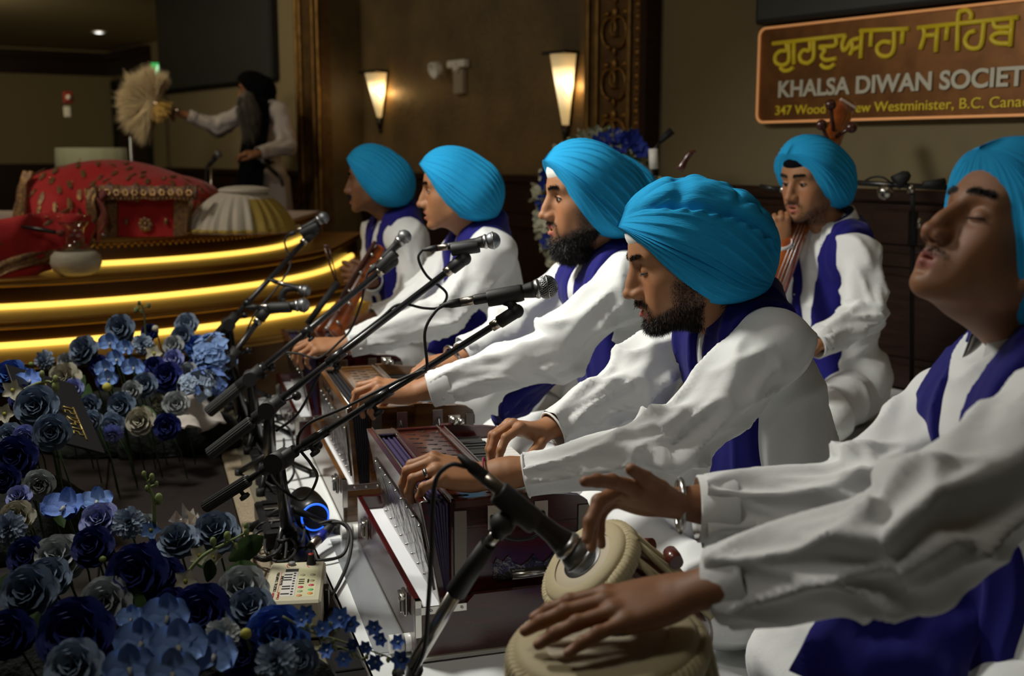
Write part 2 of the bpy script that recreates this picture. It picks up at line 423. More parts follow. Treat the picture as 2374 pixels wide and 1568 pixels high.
def strands(V, N, mask, n, L, w_, seed, dirf, curl=.3):
    """thin tapered hair blades from a skin mesh"""
    r = np.random.RandomState(abs(seed)+1); p = mask/max(mask.sum(), 1e-9); ids = r.choice(len(V), n, p=p)
    b = V[ids]+r.randn(n, 3)*.0012; nn = N[ids]; d = dirf(b, nn)+r.randn(n, 3)*curl; d /= np.linalg.norm(d, axis=1)[:, None]
    side = np.cross(d, r.randn(n, 3)); side /= np.linalg.norm(side, axis=1)[:, None]; l = (L(b) if callable(L) else L)*(0.6+.7*r.rand(n)); l = l[:, None]
    bend = r.randn(n, 3)*.25+np.array([0, 0, -.35]); m = b+d*l*.5; e = b+d*l+bend*l*.4
    Vs = np.stack([b-side*w_, b+side*w_, m+side*w_*.8, m-side*w_*.8, e], 1).reshape(-1, 3); F = []
    q = np.arange(n)*5; Q1 = np.stack([q, q+1, q+2, q+3], 1); T = np.stack([q+3, q+2, q+4, q+4], 1)
    F = [tuple(t) for t in Q1]+[tuple(t[:3]) for t in T]
    return Vs, F
def eye_part(M, person, s_, lid_up, lid_low, gaze=(0, 0), h=1, skin=SK):
    c = np.array([.0735, s_*.033, -.002]); r = .0128
    mb = MB(); mb.sphere(c, r, 16, 10); V = mb.V[0]; o = link('eye', np_mesh('eye', xf(M, V), mb.F), m_eyew, person)
    g = nrm([math.cos(math.radians(gaze[0]))*math.cos(math.radians(gaze[1])), math.sin(math.radians(gaze[0])), math.sin(math.radians(gaze[1]))])
    mb = MB(); Mi = framez(c+g*(r-.0012), g); mb.lathe([(.0062, 0), (.0058, .0014), (.003, .0021), (.0003, .0023)], 14, Mi)
    V = np.concatenate(mb.V); link('iris', np_mesh('iris', xf(M, V), mb.F), m_iris, o)
    # lids
    mb = MB()
    for up in (True, False):
        e0, e1 = (lid_up, 85) if up else (-85, lid_low)
        G = []; nu, nv = 15, 7
        for j in range(nv):
            for i in range(nu):
                az = math.radians(-78+156*i/(nu-1)); edge = (e0 if up else e1); far = (e1 if up else e0)
                bow = 1-abs(-78+156*i/(nu-1))/78.; em = -6+(edge+6)*(bow**.6)
                el = math.radians(em+(far-em)*(j/(nv-1))); rr = r+(.0011 if up else .0008)-(.0002*j)
                az2 = az+0*s_; G.append(c+rr*np.array([math.cos(el)*math.cos(az2), math.cos(el)*math.sin(az2), math.sin(el)])*np.array([1, 1.12, 1]))
        F = [(j*nu+i, j*nu+i+1, (j+1)*nu+i+1, (j+1)*nu+i) for j in range(nv-1) for i in range(nu-1)]
        mb.add(G, F)
    V = np.concatenate(mb.V); cc = np.tile(np.array(skin)*.84, (len(V), 1)); link('eyelid', np_mesh('eyelid', xf(M, V), mb.F, cols=cc), m_skin, person)
    mb = MB(); pts = []
    for i in range(11):
        a = -66+132*i/10; bow = 1-abs(a)/78.; el = math.radians(-6+(lid_up+6)*(bow**.6)); az = math.radians(a)
        p = c+(r+.0020)*np.array([math.cos(el)*math.cos(az), math.cos(el)*math.sin(az), math.sin(el)])*np.array([1, 1.12, 1]); pts.append(p)
        q = p+np.array([.0055, np.sign(s_)*.001+math.sin(az)*.003, -.0035 if lid_up < 5 else .001]); mb.tube([xf(M, p)[0], xf(M, q)[0]], [.0006, .0001], 4)
        q = p+np.array([.004, math.sin(az)*.004, -.005 if lid_up < 5 else .0]); mb.tube([xf(M, p)[0], xf(M, q)[0]], [.0006, .0001], 4)
    mb.tube([xf(M, p)[0] for p in pts], .0010, 6); mb.obj('eyelashes', m_hair, person)
def brow_part(M, person, s_, V, N, seed, tilt=0., thick=1.):
    x, y, z = V.T; yy = y*s_
    zc = .0225+.004*np.sin(np.clip((yy-.008)/.045, 0, 1)*PI*.8)-tilt*(.03-yy)
    m = np.exp(-((z-zc)/(.0034*thick))**2*1.5)*(yy > .009)*(yy < .047)*(x > .05)
    def df(b, nn): return nn*.35+np.stack([b[:, 0]*0-.2, np.full(len(b), s_*1.), np.full(len(b), .25)], 1)
    Vs, F = strands(V, N, m+1e-12, 900, .0065, .00032, seed, df, .18)
    link('eyebrow', np_mesh('eyebrow', xf(M, Vs), F), m_hair, person)
def turban_mesh(seed=0, o=None):
    o = o or {}; r = np.random.RandomState(seed)
    A = np.array(o.get('A', (.090, .078))); B = np.array(o.get('B', (-.108, -.066))); ax = B-A; Ln = np.linalg.norm(ax); a = ax/Ln; n = np.array([-a[1], a[0]]); n = -n if n[1] < 0 else n
    T0 = .125*o.get('top', 1.); Wd = .112*o.get('wide', 1.); Lo = .066
    ns, nf = 110, 400; s = np.linspace(0, 1, ns); ph = np.linspace(-PI, PI, nf, endpoint=False)
    sm = -.024/Ln+(1+.040/Ln-(-.024/Ln))*s                     # along param
    e = np.clip(1-np.abs(2*s-1)**2.5, 0, 1)**.5
    skew = 1+.10*(s-.4)
    Tp = T0*e*skew; Wp = Wd*np.clip(1-np.abs(2*s-1.02)**2.7, 0, 1)**.55; Lp = Lo*np.clip(np.sin(PI*np.clip(s, 0, 1)**1.55), 0, 1)**.75+.004
    S_, PH = np.meshgrid(np.arange(ns), ph, indexing='ij')
    cz = np.cos(PH); sy = np.sin(PH); up = cz > 0
    pe = 2.25; q = (np.abs(cz)**pe+np.abs(sy)**pe)**(-1/pe)
    zz = np.where(up, cz*Tp[S_]*q, cz*Lp[S_]*(np.abs(cz)**3.2+np.abs(sy)**3.2)**(-1/3.2)); yy = sy*Wp[S_]*np.where(up, q, (np.abs(cz)**3.2+np.abs(sy)**3.2)**(-1/3.2))
    # layered wraps fanning from the forehead: sawtooth in angle
    sv = s[S_]; side = np.where(PH > 0, 1., -1.); ang = np.abs(PH)+.18*np.sin(sv*3+side*.6)+.05*r.randn()
    N = o.get('layers', 9)+2; u = ang/(PI*.62)*N+.25*side+.30*vnoise(np.stack([sv*2.2, PH*1.3, np.full_like(sv, seed+.5)], -1))
    saw = (u-np.floor(u)); step = np.minimum(saw**1.5, (1-saw)/.10)*.0056*np.sin(PI*np.clip(sv, .0, 1))**.35
    wr = vnoise(np.stack([PH*9+3*sv, sv*1.8, np.full_like(sv, seed*1.7)], -1))*.0018+vnoise(np.stack([PH*19-4*sv, sv*2.4, np.full_like(sv, seed*1.1+3)], -1))*.0007
    big = vnoise(np.stack([PH*1.1+seed, sv*2.3, np.full_like(sv, seed*.7)], -1))*.005
    d = step+wr+big
    if o.get('puff'):
        g = np.abs(PH)-(.98-.15*sv); gr = -np.exp(-(g/.07)**2)*.016*np.clip(sv*5, 0, 1)
        topm = 1/(1+np.exp((np.abs(PH)-.92)/.05)); cr = vnoise(np.stack([PH*5+3*sv, sv*9, np.full_like(sv, 4.)], -1)); cr2 = 1-np.abs(vnoise(np.stack([PH*3.1+6*sv, sv*6, np.full_like(sv, 9.)], -1)))
        d = d*(1-topm*.8)+gr+topm*(.013+.0035*cr-.006*cr2**4)
        tw = np.exp(-((np.abs(PH)-(1.03-.15*sv))/.05)**2)*.007*(1+.5*np.sin(sv*70+PH*20)); d = d+tw*np.clip(sv*4, 0, 1)
        fr = np.exp(-((sv-.24)/.05)**2)*topm; d = d-fr*.010
    if o.get('bun'): d = d+.012*np.exp(-((sv-.9)/.1)**2)*np.clip(cz+.3, 0, 1)
    rad = np.sqrt(zz**2+yy**2)+1e-6; k = 1+d/rad*np.clip(rad/.03, 0, 1); zz, yy = zz*k, yy*k
    if o.get('rim', True):                                     # rolled lower rim
        lower = np.exp(-((np.abs(PH)-2.02)/.22)**2)*.004*np.sin(PI*sv); yy = yy+np.sign(yy)*lower
    al = sm[S_]*Ln
    x = A[0]+a[0]*al+n[0]*zz; z = A[1]+a[1]*al+n[1]*zz
    V = np.stack([x, yy, z], -1).reshape(-1, 3)
    i, j = np.meshgrid(np.arange(ns-1), np.arange(nf), indexing='ij'); j2 = (j+1) % nf
    Q = np.stack([i*nf+j, (i+1)*nf+j, (i+1)*nf+j2, i*nf+j2], -1).reshape(-1, 4)
    uv = np.stack([(PH/PI).ravel(), sv.ravel()], 1)
    return V, Q, uv
def head_frame(pos, face_dir, pitch=0, roll=0, scale=1.06):
    """pos = world place of the eye-level centre of the head; face_dir world xy; pitch>0 looks down"""
    fx = nrm([face_dir[0], face_dir[1], 0]); M = np.eye(4); M[:3, :3] = np.stack([fx, np.cross([0, 0, 1], fx), [0, 0, 1]], 1)
    R = rotm('Y', pitch)@rotm('X', roll); M[:3, :3] = (M[:3, :3]@R)*scale; M[:3, 3] = pos; return M
def build_head(person, M, o, seed, res=.003):
    """returns skin verts/faces/colours in world space, and adds turban, brows, eyes, beard"""
    V, Q = head_field(res, o); N = vnormals(V, Q); c = head_colors(V, o)
    for s_ in (-1, 1):
        brow_part(M, person, s_, V, N, seed+s_, o.get('browtilt', 0.), o.get('browthick', 1.))
        eye_part(M, person, s_, o.get('lid', 5), o.get('lid2', -28), o.get('gaze', (0, -15)), 1, o.get('skin', SK))
    if o.get('beard', 'none') != 'none':
        mk = beard_mask(V, o['beard']); mk = mk*(mk > .15)
        L = o.get('beardlen', .006)
        def df(b, nn): return nn*.55+np.array([.15, 0, -.8])
        Lf = (lambda b: np.where((b[:, 2] > -.072) & (b[:, 0] > .07), .008, L*(.5+np.clip((-.06-b[:, 2])/.06, 0, 1))*np.clip(.45+(b[:, 0]+.01)/.06, .4, 1.0)))
        nst = o.get('nstr', 5000)
        if o.get('core'):
            f = Field((-.04, -.1, -.24), (.13, .1, -.03), .004)
            f.cap((.005, .047, -.078), (.062, .014, -.122), .020, .022, .02); f.cap((.005, -.047, -.078), (.062, -.014, -.122), .020, .022, .02)
            f.ell((.054, 0, -.130), (.034, .038, .026), .02); f.ell((.03, 0, -.140), (.036, .038, .024), .02)
            bV, bQ = f.mesh(); bN = vnormals(bV, bQ); bV = bV+bN*(vnoise(bV*90)*.0035+vnoise(bV*200)*.002)[:, None]
            link('beard_core', np_mesh('beard_core', xf(M, bV), bQ), m_hair, person)
            Vs, F = strands(bV, bN, np.ones(len(bV)), 9000, .015, .0006, seed+9, lambda b, nn: nn*.5+np.array([.1, 0, -.8]), .45)
            link('beard', np_mesh('beard', xf(M, Vs), F), m_hair, person)
        Vs, F = strands(V, N, mk+1e-12, nst, Lf, .00045, seed+5, df, .35)
        link('facial_hair', np_mesh('facial_hair', xf(M, Vs), F), o.get('hairmat', m_hair), person)
    # hair at the nape and sideburns below the turban
    x, y, z = V.T; mk = ((x < -.01) & (z < -.03) & (z > -.115) & (x < -.045)).astype(float)
    hp = np.clip((np.abs(y)-.04)/.02, 0, 1)*(x > -.02)*(x < .03)*(z < .01)*(z > -.03); mk = mk+hp
    if o.get('nape', True):
        Vs, F = strands(V, N, mk+1e-12, 2500, .012, .0006, seed+6, lambda b, nn: nn*.25+np.array([-.5, 0, .5]), .2)
        link('nape_hair', np_mesh('nape_hair', xf(M, Vs), F), m_hair, person)
    tV, tQ, uv = turban_mesh(seed, o.get('turban'))
    tb = link('turban', np_mesh('turban', xf(M, tV), tQ, uvs=uv), o.get('turbanmat', m_turban), person)
    if o.get('patka'):
        mb = MB(); mb.sphere((0.010, 0, .068), (.0860, .074, .050), 32, 20); V2 = mb.V[0]@rotm('Y', 4).T
        link('turban_underband', np_mesh('turban_underband', xf(M, V2), mb.F), o['patka'], person)
    return xf(M, V), Q, c

FING = [((.090, .029, 0), (.044, .026, .021), .0093), ((.094, .008, .003), (.048, .030, .022), .0095), ((.088, -.013, .001), (.044, .028, .022), .0090), ((.078, -.031, -.004), (.034, .021, .019), .0080)]
def hand_mesh(W, xdir, zdir, side, curls, splay=(8, 2, -4, -12), thumb=(35, 10, 20, 15), elbow=None, h=.0028, scale=1.0, skin=SK, wr=.027):
    """W wrist; xdir towards the fingers; zdir back of hand; side +1 when the thumb lies on local +y.
    curls: 4 tuples of (mcp,pip,dip) degrees; thumb=(out angle, down angle, bend1, bend2); elbow world point (forearm)"""
    M = frame(np.array(W, float), xdir, zdir); M[:3, :3] *= scale
    P3 = []
    def fing(i):
        (bx, by, bz), ls, r = FING[i]; p = np.array([bx, by, bz]); a = 0; pts = [p]; sp = math.radians(splay[i])
        for l, cu in zip(ls, curls[i]):
            a += math.radians(cu); p = p+l*np.array([math.cos(a)*math.cos(sp), math.cos(a)*math.sin(sp), -math.sin(a)]); pts.append(p)
        return pts, r
    fs = [fing(i) for i in range(4)]
    ta = math.radians(thumb[0]); td = math.radians(thumb[1]); p = np.array([.018, .022, -.006]); tp = [p]; a = ta
    dirs = []
    for l, b in ((.044, 0), (.034, thumb[2]), (.028, thumb[3])):
        a -= math.radians(b); dn = td+math.radians(b)*.4; p = p+l*np.array([math.cos(a)*math.cos(dn), math.sin(a)*math.cos(dn), -math.sin(dn)]); tp.append(p)
    allp = np.array([q for f_ in fs for q in f_[0]]+tp+[np.zeros(3)]); 
    sg = np.array([1, side, 1])
    el = None
    if elbow is not None:
        Mi = np.linalg.inv(M); el = (Mi@np.array([*elbow, 1]))[:3]*sg; allp = np.vstack([allp, el])
    lo = allp.min(0)-.055; hi = allp.max(0)+.055
    f = Field(lo, hi, h)
    for i, (mc, ls, r) in enumerate(FING): f.cap((.004, mc[1]*.55, 0), (mc[0]-.004, mc[1], mc[2]-.003), .0150, .0118, .012, flat=((0, 0, 1), .9))
    f.ell((.050, .004, -.004), (.045, .036, .0145), .012)
    f.ell((.035, .024, -.010), (.030, .015, .014), .012)                    # thenar
    f.ell((.040, -.026, -.009), (.036, .012, .012), .012)
    if el is not None:
        d = nrm(el); f.cap((.006, 0, 0), d*.05, wr*.90, wr, .016, flat=((0, 0, 1), .78)); f.cap(d*.04, el, wr*1.0, wr*1.12, .03, flat=((0, 0, 1), .86))
    base = f.F.copy(); tot = None
    for (pts, r) in fs:
        f.F = np.full(f.n, 1.0, np.float32)
        rr = [r*1.12, r*1.0, r*.90, r*.76]
        for j in range(3):
            f.cap(pts[j], pts[j+1], rr[j], rr[j+1], .003)
            f.ell(pts[j]+np.array([0, 0, .0012]), rr[j]*1.04, .003)
        tot = f.F.copy() if tot is None else np.minimum(tot, f.F)
    f.F = np.full(f.n, 1.0, np.float32)
    for j, rr in enumerate([(.0150, .0118), (.0115, .0100), (.0100, .0078)]): f.cap(tp[j], tp[j+1], rr[0], rr[1], .004)
    tot = np.minimum(tot, f.F)
    k = .008; hh = np.clip(.5+.5*(base-tot)/k, 0, 1); f.F = base+(tot-base)*hh-k*hh*(1-hh)
    V, Q = f.mesh(); V = relax(V, Q, 1, .3)
    c = np.tile(np.array(skin, float), (len(V), 1))
    def tint(p, r, col, amt):
        nonlocal c
        w_ = (np.clip(1.25-np.linalg.norm((V-p)/r, axis=1), 0, 1)*amt)[:, None]; c = c*(1-w_)+np.array(col)*w_
    for (pts, r) in fs:
        u = nrm(pts[3]-pts[2]); upv = nrm(np.cross(u, [0, 1, 0])); upv = upv if upv[2]*1 > 0 or abs(u[2]) > .9 else -upv
        tint(pts[3]+upv*r*.55-u*.002, np.array([.0075, .006, .0075]), (.55, .32, .24), .8)
        tint(pts[1]+upv*r*.8, np.array([.007]*3), np.array(skin)*.7, .5)
        tint(pts[0]+np.array([0, 0, r]), np.array([.008]*3), np.array(skin)*.8, .4)
    tint(tp[3]+np.array([0, .0, .006]), np.array([.008]*3), (.55, .32, .24), .8)
    c *= (1+.08*vnoise(V*90))[:, None]
    V = V*sg
    if side < 0: Q = Q[:, ::-1]
    return xf(M, V), Q, c, M
def merge(parts):
    Vs, Qs, Cs, n = [], [], [], 0
    for V, Q, c in parts: Vs.append(V); Qs.append(Q+n); Cs.append(c); n += len(V)
    return np.concatenate(Vs), np.concatenate(Qs), np.concatenate(Cs)
def arm_coords(V, a, b, c):
    """distance, arclength and angle of V round the bent limb a-b-c"""
    best = np.full(len(V), 9.); sarc = np.zeros(len(V)); ang = np.zeros(len(V)); off = 0
    for p, q in ((a, b), (b, c)):
        d = q-p; L = np.linalg.norm(d); u = d/L; r = V-p; t = np.clip(r@u, 0, L); perp = r-t[:, None]*u; dist = np.linalg.norm(perp, axis=1)
        e1 = nrm(np.cross(u, [0, .3, 1])); e2 = np.cross(u, e1); an = np.arctan2(perp@e2, perp@e1); m = dist < best
        best[m] = dist[m]; sarc[m] = off+t[m]; ang[m] = an[m]; off += L
    return best, sarc, ang
def ridge(q, p): return (1-np.abs(vnoise(q)))**p
def build_person(sp):
    """sp: dictionary with world joints (numpy), options; builds one person and all that he wears"""
    J = sp['J']; seed = sp['seed']; hs = sp.get('h', .008); k = sp.get('k', 1.0)
    per = thing('person', sp['label'], 'person', (float(J['pel'][0]), float(J['pel'][1]), 0.0), 0, sp.get('group'))
    # torso frame
    up = nrm(J['neck']-J['pel']); lat = nrm(J['shN']-J['shF']); fwd = nrm(np.cross(lat, up)); 
    if fwd.dot(np.array([sp['face'][0], sp['face'][1], 0])) < 0: fwd = -fwd
    lat = nrm(np.cross(up, fwd)) if np.cross(up, fwd).dot(lat) > 0 else -nrm(np.cross(up, fwd))
    R = np.stack([fwd, lat, up], 1); H = np.linalg.norm(J['neck']-J['pel']); mid = (J['shN']+J['shF'])/2; SW = np.linalg.norm(J['shN']-J['shF'])/2
    def loc(f, l, u): return J['neck']+fwd*f*k+lat*l*k+up*u*k
    pts = np.array([J[q] for q in ('neck', 'pel', 'shN', 'shF', 'elN', 'elF', 'wrN', 'wrF')])
    lo = pts.min(0)-.2; hi = pts.max(0)+.2
    F = Field(lo, hi, hs)
    bl = sp.get('belly', 1.)
    F.ell(J['neck']*.70+J['pel']*.30+fwd*.0, np.array([.112, .165, .17])*k, .05, R)
    F.ell(J['neck']*.40+J['pel']*.60+fwd*.01, np.array([.122*bl, .158*bl, .19])*k, .06, R)
    F.ell(J['pel']+up*.02, np.array([.150*bl, .185*bl, .13])*k, .05, R)
    F.cap(J['shN']+(mid-J['shN'])*.10, J['shF']+(mid-J['shF'])*.10, .064*k, k=.05)
    F.cap(loc(-.02, 0, .0), J['shN'], .052*k, .06*k, .04); F.cap(loc(-.02, 0, .0), J['shF'], .052*k, .06*k, .04)
    F.ell(loc(-.015, 0, -.01), np.array([.075, .085, .055])*k, .03, R)
    torso = F.F.copy()
    # scarf
    X, Y, Z = np.meshgrid(*[F.lo[i]+F.h*np.arange(F.n[i]) for i in range(3)], indexing='ij')
    dx, dy, dz = X-J['neck'][0], Y-J['neck'][1], Z-J['neck'][2]
    f_ = (dx*fwd[0]+dy*fwd[1]+dz*fwd[2])/k; l_ = (dx*lat[0]+dy*lat[1]+dz*lat[2])/k; u_ = (dx*up[0]+dy*up[1]+dz*up[2])/k
    del X, Y, Z, dx, dy, dz
    if sp.get('scarf', True):
        c0, c1, w0, w1, ulow = sp.get('scarfp', (.080, .056, .054, .070, -.62))
        t = np.clip(-u_/.38, 0, 1); cen = c0+(c1-c0)*t; wid = w0+(w1-w0)*t
        band = np.abs(np.abs(l_)-cen)-wid
        band = np.where(f_ < -.03, np.maximum(np.abs(l_)-(c0+w0), -.07-u_), band)
        band = np.maximum(band, ulow-u_)
        pl = .0012*np.sin(np.abs(l_)*150+3*np.sin(u_*9))
        sc_f = np.maximum((torso-(sp.get('scth', .016)+pl)), band*.9*k)
        G = Field(lo, hi, hs); G.F = sc_f.astype(np.float32)
        nr = .062*k
        ring = []
        for a in np.linspace(-2.35, 2.35, 15):              # roll round the back of the neck
            q = abs(a)/2.35; rr_ = sp.get('ringr', 1.); ring.append(loc(-.012-math.cos(a)*.068*rr_, math.sin(a)*.086*rr_, .040-.075*q*q-(rr_-1)*.10))
        for i in range(14): G.cap(ring[i], ring[i+1], .026*k, k=.02, flat=(nrm(ring[i]-loc(0, 0, ring[i] @ up*0)), .7) if False else None)
        if sp.get('scarfextra'):
            for a, b, ra, rb in sp['scarfextra']: G.cap(a, b, ra, rb, .02, flat=((0, 1, 0), .3) if True else None)
        V, Q = G.mesh(); V = relax(V, Q, 5, .5); N = vnormals(V, Q); rel = (V-J['neck'])@R
        V = V+N*(ridge(np.stack([rel[:, 0]*9, rel[:, 1]*16, rel[:, 2]*3+seed], 1), 4)*.010-.003)[:, None]
        link('scarf', np_mesh('scarf', V, Q), sp.get('scarfmat', m_scarf), per)
    # shirt
    sr = sp.get('sleeve', 1.)
    for s_, (sh, el, wr) in (('N', ('shN', 'elN', 'wrN')), ('F', ('shF', 'elF', 'wrF'))):
        F.cap(J[sh], J[el], .072*k*sr, .058*k*sr, .035); F.cap(J[el], J[wr]+nrm(J[wr]-J[el])*.03, .057*k*sr, .040*k*sr, .02)
    for e in sp.get('shirtextra', []): F.ell(e[0], e[1], .04)
    V, Q = F.mesh(); V = relax(V, Q, 1, .5); N = vnormals(V, Q); rel = (V-J['neck'])@R
    amp = sp.get('wr', 1.3); disp = ridge(np.stack([rel[:, 0]*6+seed, rel[:, 1]*6, rel[:, 2]*3.2], 1), 5)*.014+ridge(np.stack([rel[:, 0]*9, rel[:, 1]*5+seed, rel[:, 2]*9+rel[:, 0]*6], 1), 7)*.008
    for s_, (sh, el, wr) in (('N', ('shN', 'elN', 'wrN')), ('F', ('shF', 'elF', 'wrF'))):
        L1 = np.linalg.norm(J[el]-J[sh]); di, sa, an = arm_coords(V, J[sh], J[el], J[wr]); wgt = np.clip((.125*k-di)/.03, 0, 1)*np.clip((sa-.03)/.06, 0, 1)
        eb = np.exp(-((sa-L1)/.085)**2)
        d2 = ridge(np.stack([sa*11+np.sin(an)*1.6+seed, np.cos(an)*1.0, np.sin(an)*1.0], 1), 3)*(.005+.020*eb)+ridge(np.stack([sa*3.5+seed, np.cos(an)*1.5+sa*5, np.sin(an)*1.5], 1), 4)*.015
        disp = disp*(1-wgt)+d2*wgt
    V = V+N*((disp-.005)*amp)[:, None]; V = relax(V, Q, sp.get('smooth', 1), .5)
    # open cuffs
    keep = np.ones(len(V), bool)
    for el, wr in (('elN', 'wrN'), ('elF', 'wrF')):
        d = nrm(J[wr]-J[el]); s_ = (V-J[wr])@d+.004; near = np.linalg.norm(V-J[wr], axis=1) < .13; fl = near & (s_ > 0); out = fl & (s_ > hs*1.6); V = V-d*(s_*fl)[:, None]; keep &= ~out
    Qk = Q[keep[Q].all(1)]
    link('shirt', np_mesh('shirt', V, Qk), sp.get('shirtmat', m_shirt), per)
    for el, wr, on in (('elN', 'wrN', True), ('elF', 'wrF', True)):
        d = nrm(J[wr]-J[el]); cr = .043*k*sr; Mx = framez(J[wr]-d*.052, d); mb = MB()
        if sp.get('cuff', True):
            prof = [(cr*1.10, 0), (cr*1.16, .006), (cr*1.10, .03), (cr*1.06, .055), (cr*.99, .057), (cr*.96, .050), (cr*.95, .02)]
            mb.lathe([(r*(1), z) for r, z in prof], 28, Mx, close=True); cf = mb.obj('cuff', sp.get('shirtmat', m_shirt), per)
            mb = MB(); side = nrm(np.cross(d, [0, 1, 0])); 
            bp = J[wr]-d*.028+nrm(np.array([0, -1, -.55])-d*(np.array([0, -1, -.55])@d))*cr*1.10
            mb.lathe([(.0005, .0035), (.004, .004), (.0058, .003), (.006, 0)], 12, framez(bp, nrm(bp-(J[wr]-d*.028)))); mb.obj('button', m_pearl, cf)
        else:
            mb.tube([J[wr]-d*.004+(Mx[:3, 0]*math.cos(a)+Mx[:3, 1]*math.sin(a))*cr*.97 for a in np.linspace(0, 2*PI, 25)], .0028, 6); mb.obj('cuff', sp.get('shirtmat', m_shirt), per)
    if sp.get('collar'):
        mb = MB(); G = []; nu, nv = 26, 5; hgt = sp.get('collarh', .036)
        for lay in (0, 1):
            for j in range(nv):
                for i in range(nu):
                    a = math.radians(22+316*i/(nu-1)); t = j/(nv-1); e = math.cos(a)
                    r = (.074+.020*t+.004*lay)*sp.get('collr', 1.); pt = .018*max(0, math.cos(a))**6*t
                    drop = .030*(e+1)/2
                    G.append(loc(-.008+math.cos(a)*(r+pt), math.sin(a)*(r*1.02), -.004-drop+hgt*(1-t)*1.0+.020*(1-e)/2))
        F_ = []
        for lay in (0, 1):
            o = lay*nu*nv; F_ += [(o+j*nu+i, o+j*nu+i+1, o+(j+1)*nu+i+1, o+(j+1)*nu+i) for j in range(nv-1) for i in range(nu-1)]
        o = nu*nv
        F_ += [(i, i+1, o+i+1, o+i) for i in range(nu-1)]+[((nv-1)*nu+i, (nv-1)*nu+i+1, o+(nv-1)*nu+i+1, o+(nv-1)*nu+i) for i in range(nu-1)]
        mb.add(G, F_); mb.obj('collar', sp.get('shirtmat', m_shirt), per)
    # trousers
    if sp.get('legs', True):
        kn = sp.get('knees') or [J['pel']*[1, 1, 0]+(fwd*[1, 1, 0]*.34+lat*[1, 1, 0]*s_*.27)*k+np.array([0, 0, .10]) for s_ in (1, -1)]
        an = sp.get('ankles') or [J['pel']*[1, 1, 0]+(fwd*[1, 1, 0]*.26-lat*[1, 1, 0]*s_*.10)*k+np.array([0, 0, .06]) for s_ in (1, -1)]
        q = np.array([J['pel'], *kn, *an]); T = Field(np.minimum(q.min(0)-.17, 9), q.max(0)+.17, .012)
        T.ell(J['pel']*[1, 1, .8], np.array([.16, .19, .12])*k, .04, R)
        for s_ in (0, 1):
            T.cap(J['pel']*[1, 1, .9]+lat*(.08 if s_ == 0 else -.08), kn[s_], .105*k, .075*k, .03); T.cap(kn[s_], an[s_], .075*k, .055*k, .03)
        V, Q = T.mesh(); V = relax(V, Q, 2); N = vnormals(V, Q); V = V+N*(ridge(V*[7, 7, 9]+seed, 4)*.016-.004)[:, None]; 
        if not sp.get('stand'): V[:, 2] = np.maximum(V[:, 2], .004)
        link('trousers', np_mesh('trousers', V, Q), sp.get('shirtmat', m_shirt), per)
    # body: head, neck, torso core, arms and hands in one mesh
    M = head_frame(J['head'], sp['face'], sp.get('pitch', 0), sp.get('roll', 0), sp.get('hscale', 1.06))
    ho = dict(sp.get('head', {})); nk = loc(-.012, 0, .0); ho['neck'] = tuple((np.linalg.inv(M)@np.array([*nk, 1]))[:3])
    if 'skin' not in ho: ho['skin'] = SK
    hp = build_head(per, M, ho, seed, sp.get('hres', .003))
    parts = [hp]
    cf = Field(lo, hi, .016)
    cf.ell(J['neck']*.6+J['pel']*.4, np.array([.085, .13, .22])*k, .04, R); cf.cap(J['shN']+(mid-J['shN'])*.2, J['shF']+(mid-J['shF'])*.2, .045*k, k=.04)
    cf.cap(J['neck'], J['neck']-up*.1, .045*k, k=.03)
    for sh, el in (('shN', 'elN'), ('shF', 'elF')): cf.cap(J[sh], J[el], .045*k, .038*k, .03)
    V, Q = cf.mesh(); parts.append((V, Q, np.tile(np.array(ho['skin']), (len(V), 1))))
    for key, el, dflt in (('handN', 'elN', 1), ('handF', 'elF', -1)):
        h = sp.get(key)
        if h is None: continue
        wj = h.get('W', J['wrN' if key == 'handN' else 'wrF'])
        V, Q, c, HM = hand_mesh(wj, h['x'], h['z'], h['side'], h['curls'], h.get('splay', (8, 2, -4, -12)), h.get('thumb', (35, 10, 20, 15)), J[el], h.get('h', .003), h.get('s', 1.0)*k, ho['skin'], h.get('wr', .026))
        parts.append((V, Q, c)); h['M'] = HM
    V, Q, c = merge(parts); link('body', np_mesh('body', V, Q, cols=c), m_skin, per)
    per['_'] = 0; del per['_']
    return per, dict(loc=loc, M=M, R=R)

# ---------------------------------------------------------------- the setting
W0 = np.array([1.5, 4.8]); WD = np.array([-.605, .796]); WN = np.array([-.796, -.605])     # wall behind the singers
def WP(t, z, off=0.): q = W0+WD*t+WN*off; return np.array([q[0], q[1], z])
def wall_hit(px, py, off=0.):
    r = ray(px, py); o = W0+WN*off; s = (o@WN)/(r[:2]@WN); p = np.array([r[0]*s, r[1]*s, CAMZ+r[2]*s]); return (p[:2]-o)@WD, p[2]
def wt(px, off=0.): return wall_hit(px, 356, off)[0]
WR = np.array([[WD[0], WN[0], 0], [WD[1], WN[1], 0], [0, 0, 1]])    # columns: along wall, outwards, up
def wbox(mb, t0, t1, z0, z1, o0, o1, bev=0): return mb.box(WP((t0+t1)/2, (z0+z1)/2, (o0+o1)/2), (abs(t1-t0), abs(o1-o0), z1-z0), WR, bev)
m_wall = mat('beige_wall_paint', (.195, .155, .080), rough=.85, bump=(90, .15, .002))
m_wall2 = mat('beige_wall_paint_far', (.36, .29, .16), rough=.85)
m_ceil = mat('cream_ceiling', (.55, .45, .27), rough=.9)
m_dkwood = mat('dark_wood_panel', (.035, .014, .008), rough=.35, spec=.4, noise=(6, (.015, .006, .004), .8, (1, 1, 12)))
m_dkwood2 = mat('brown_wood_bench', (.010, .005, .004), rough=.5, noise=(5, (.005, .003, .002), .8, (12, 1, 1)))
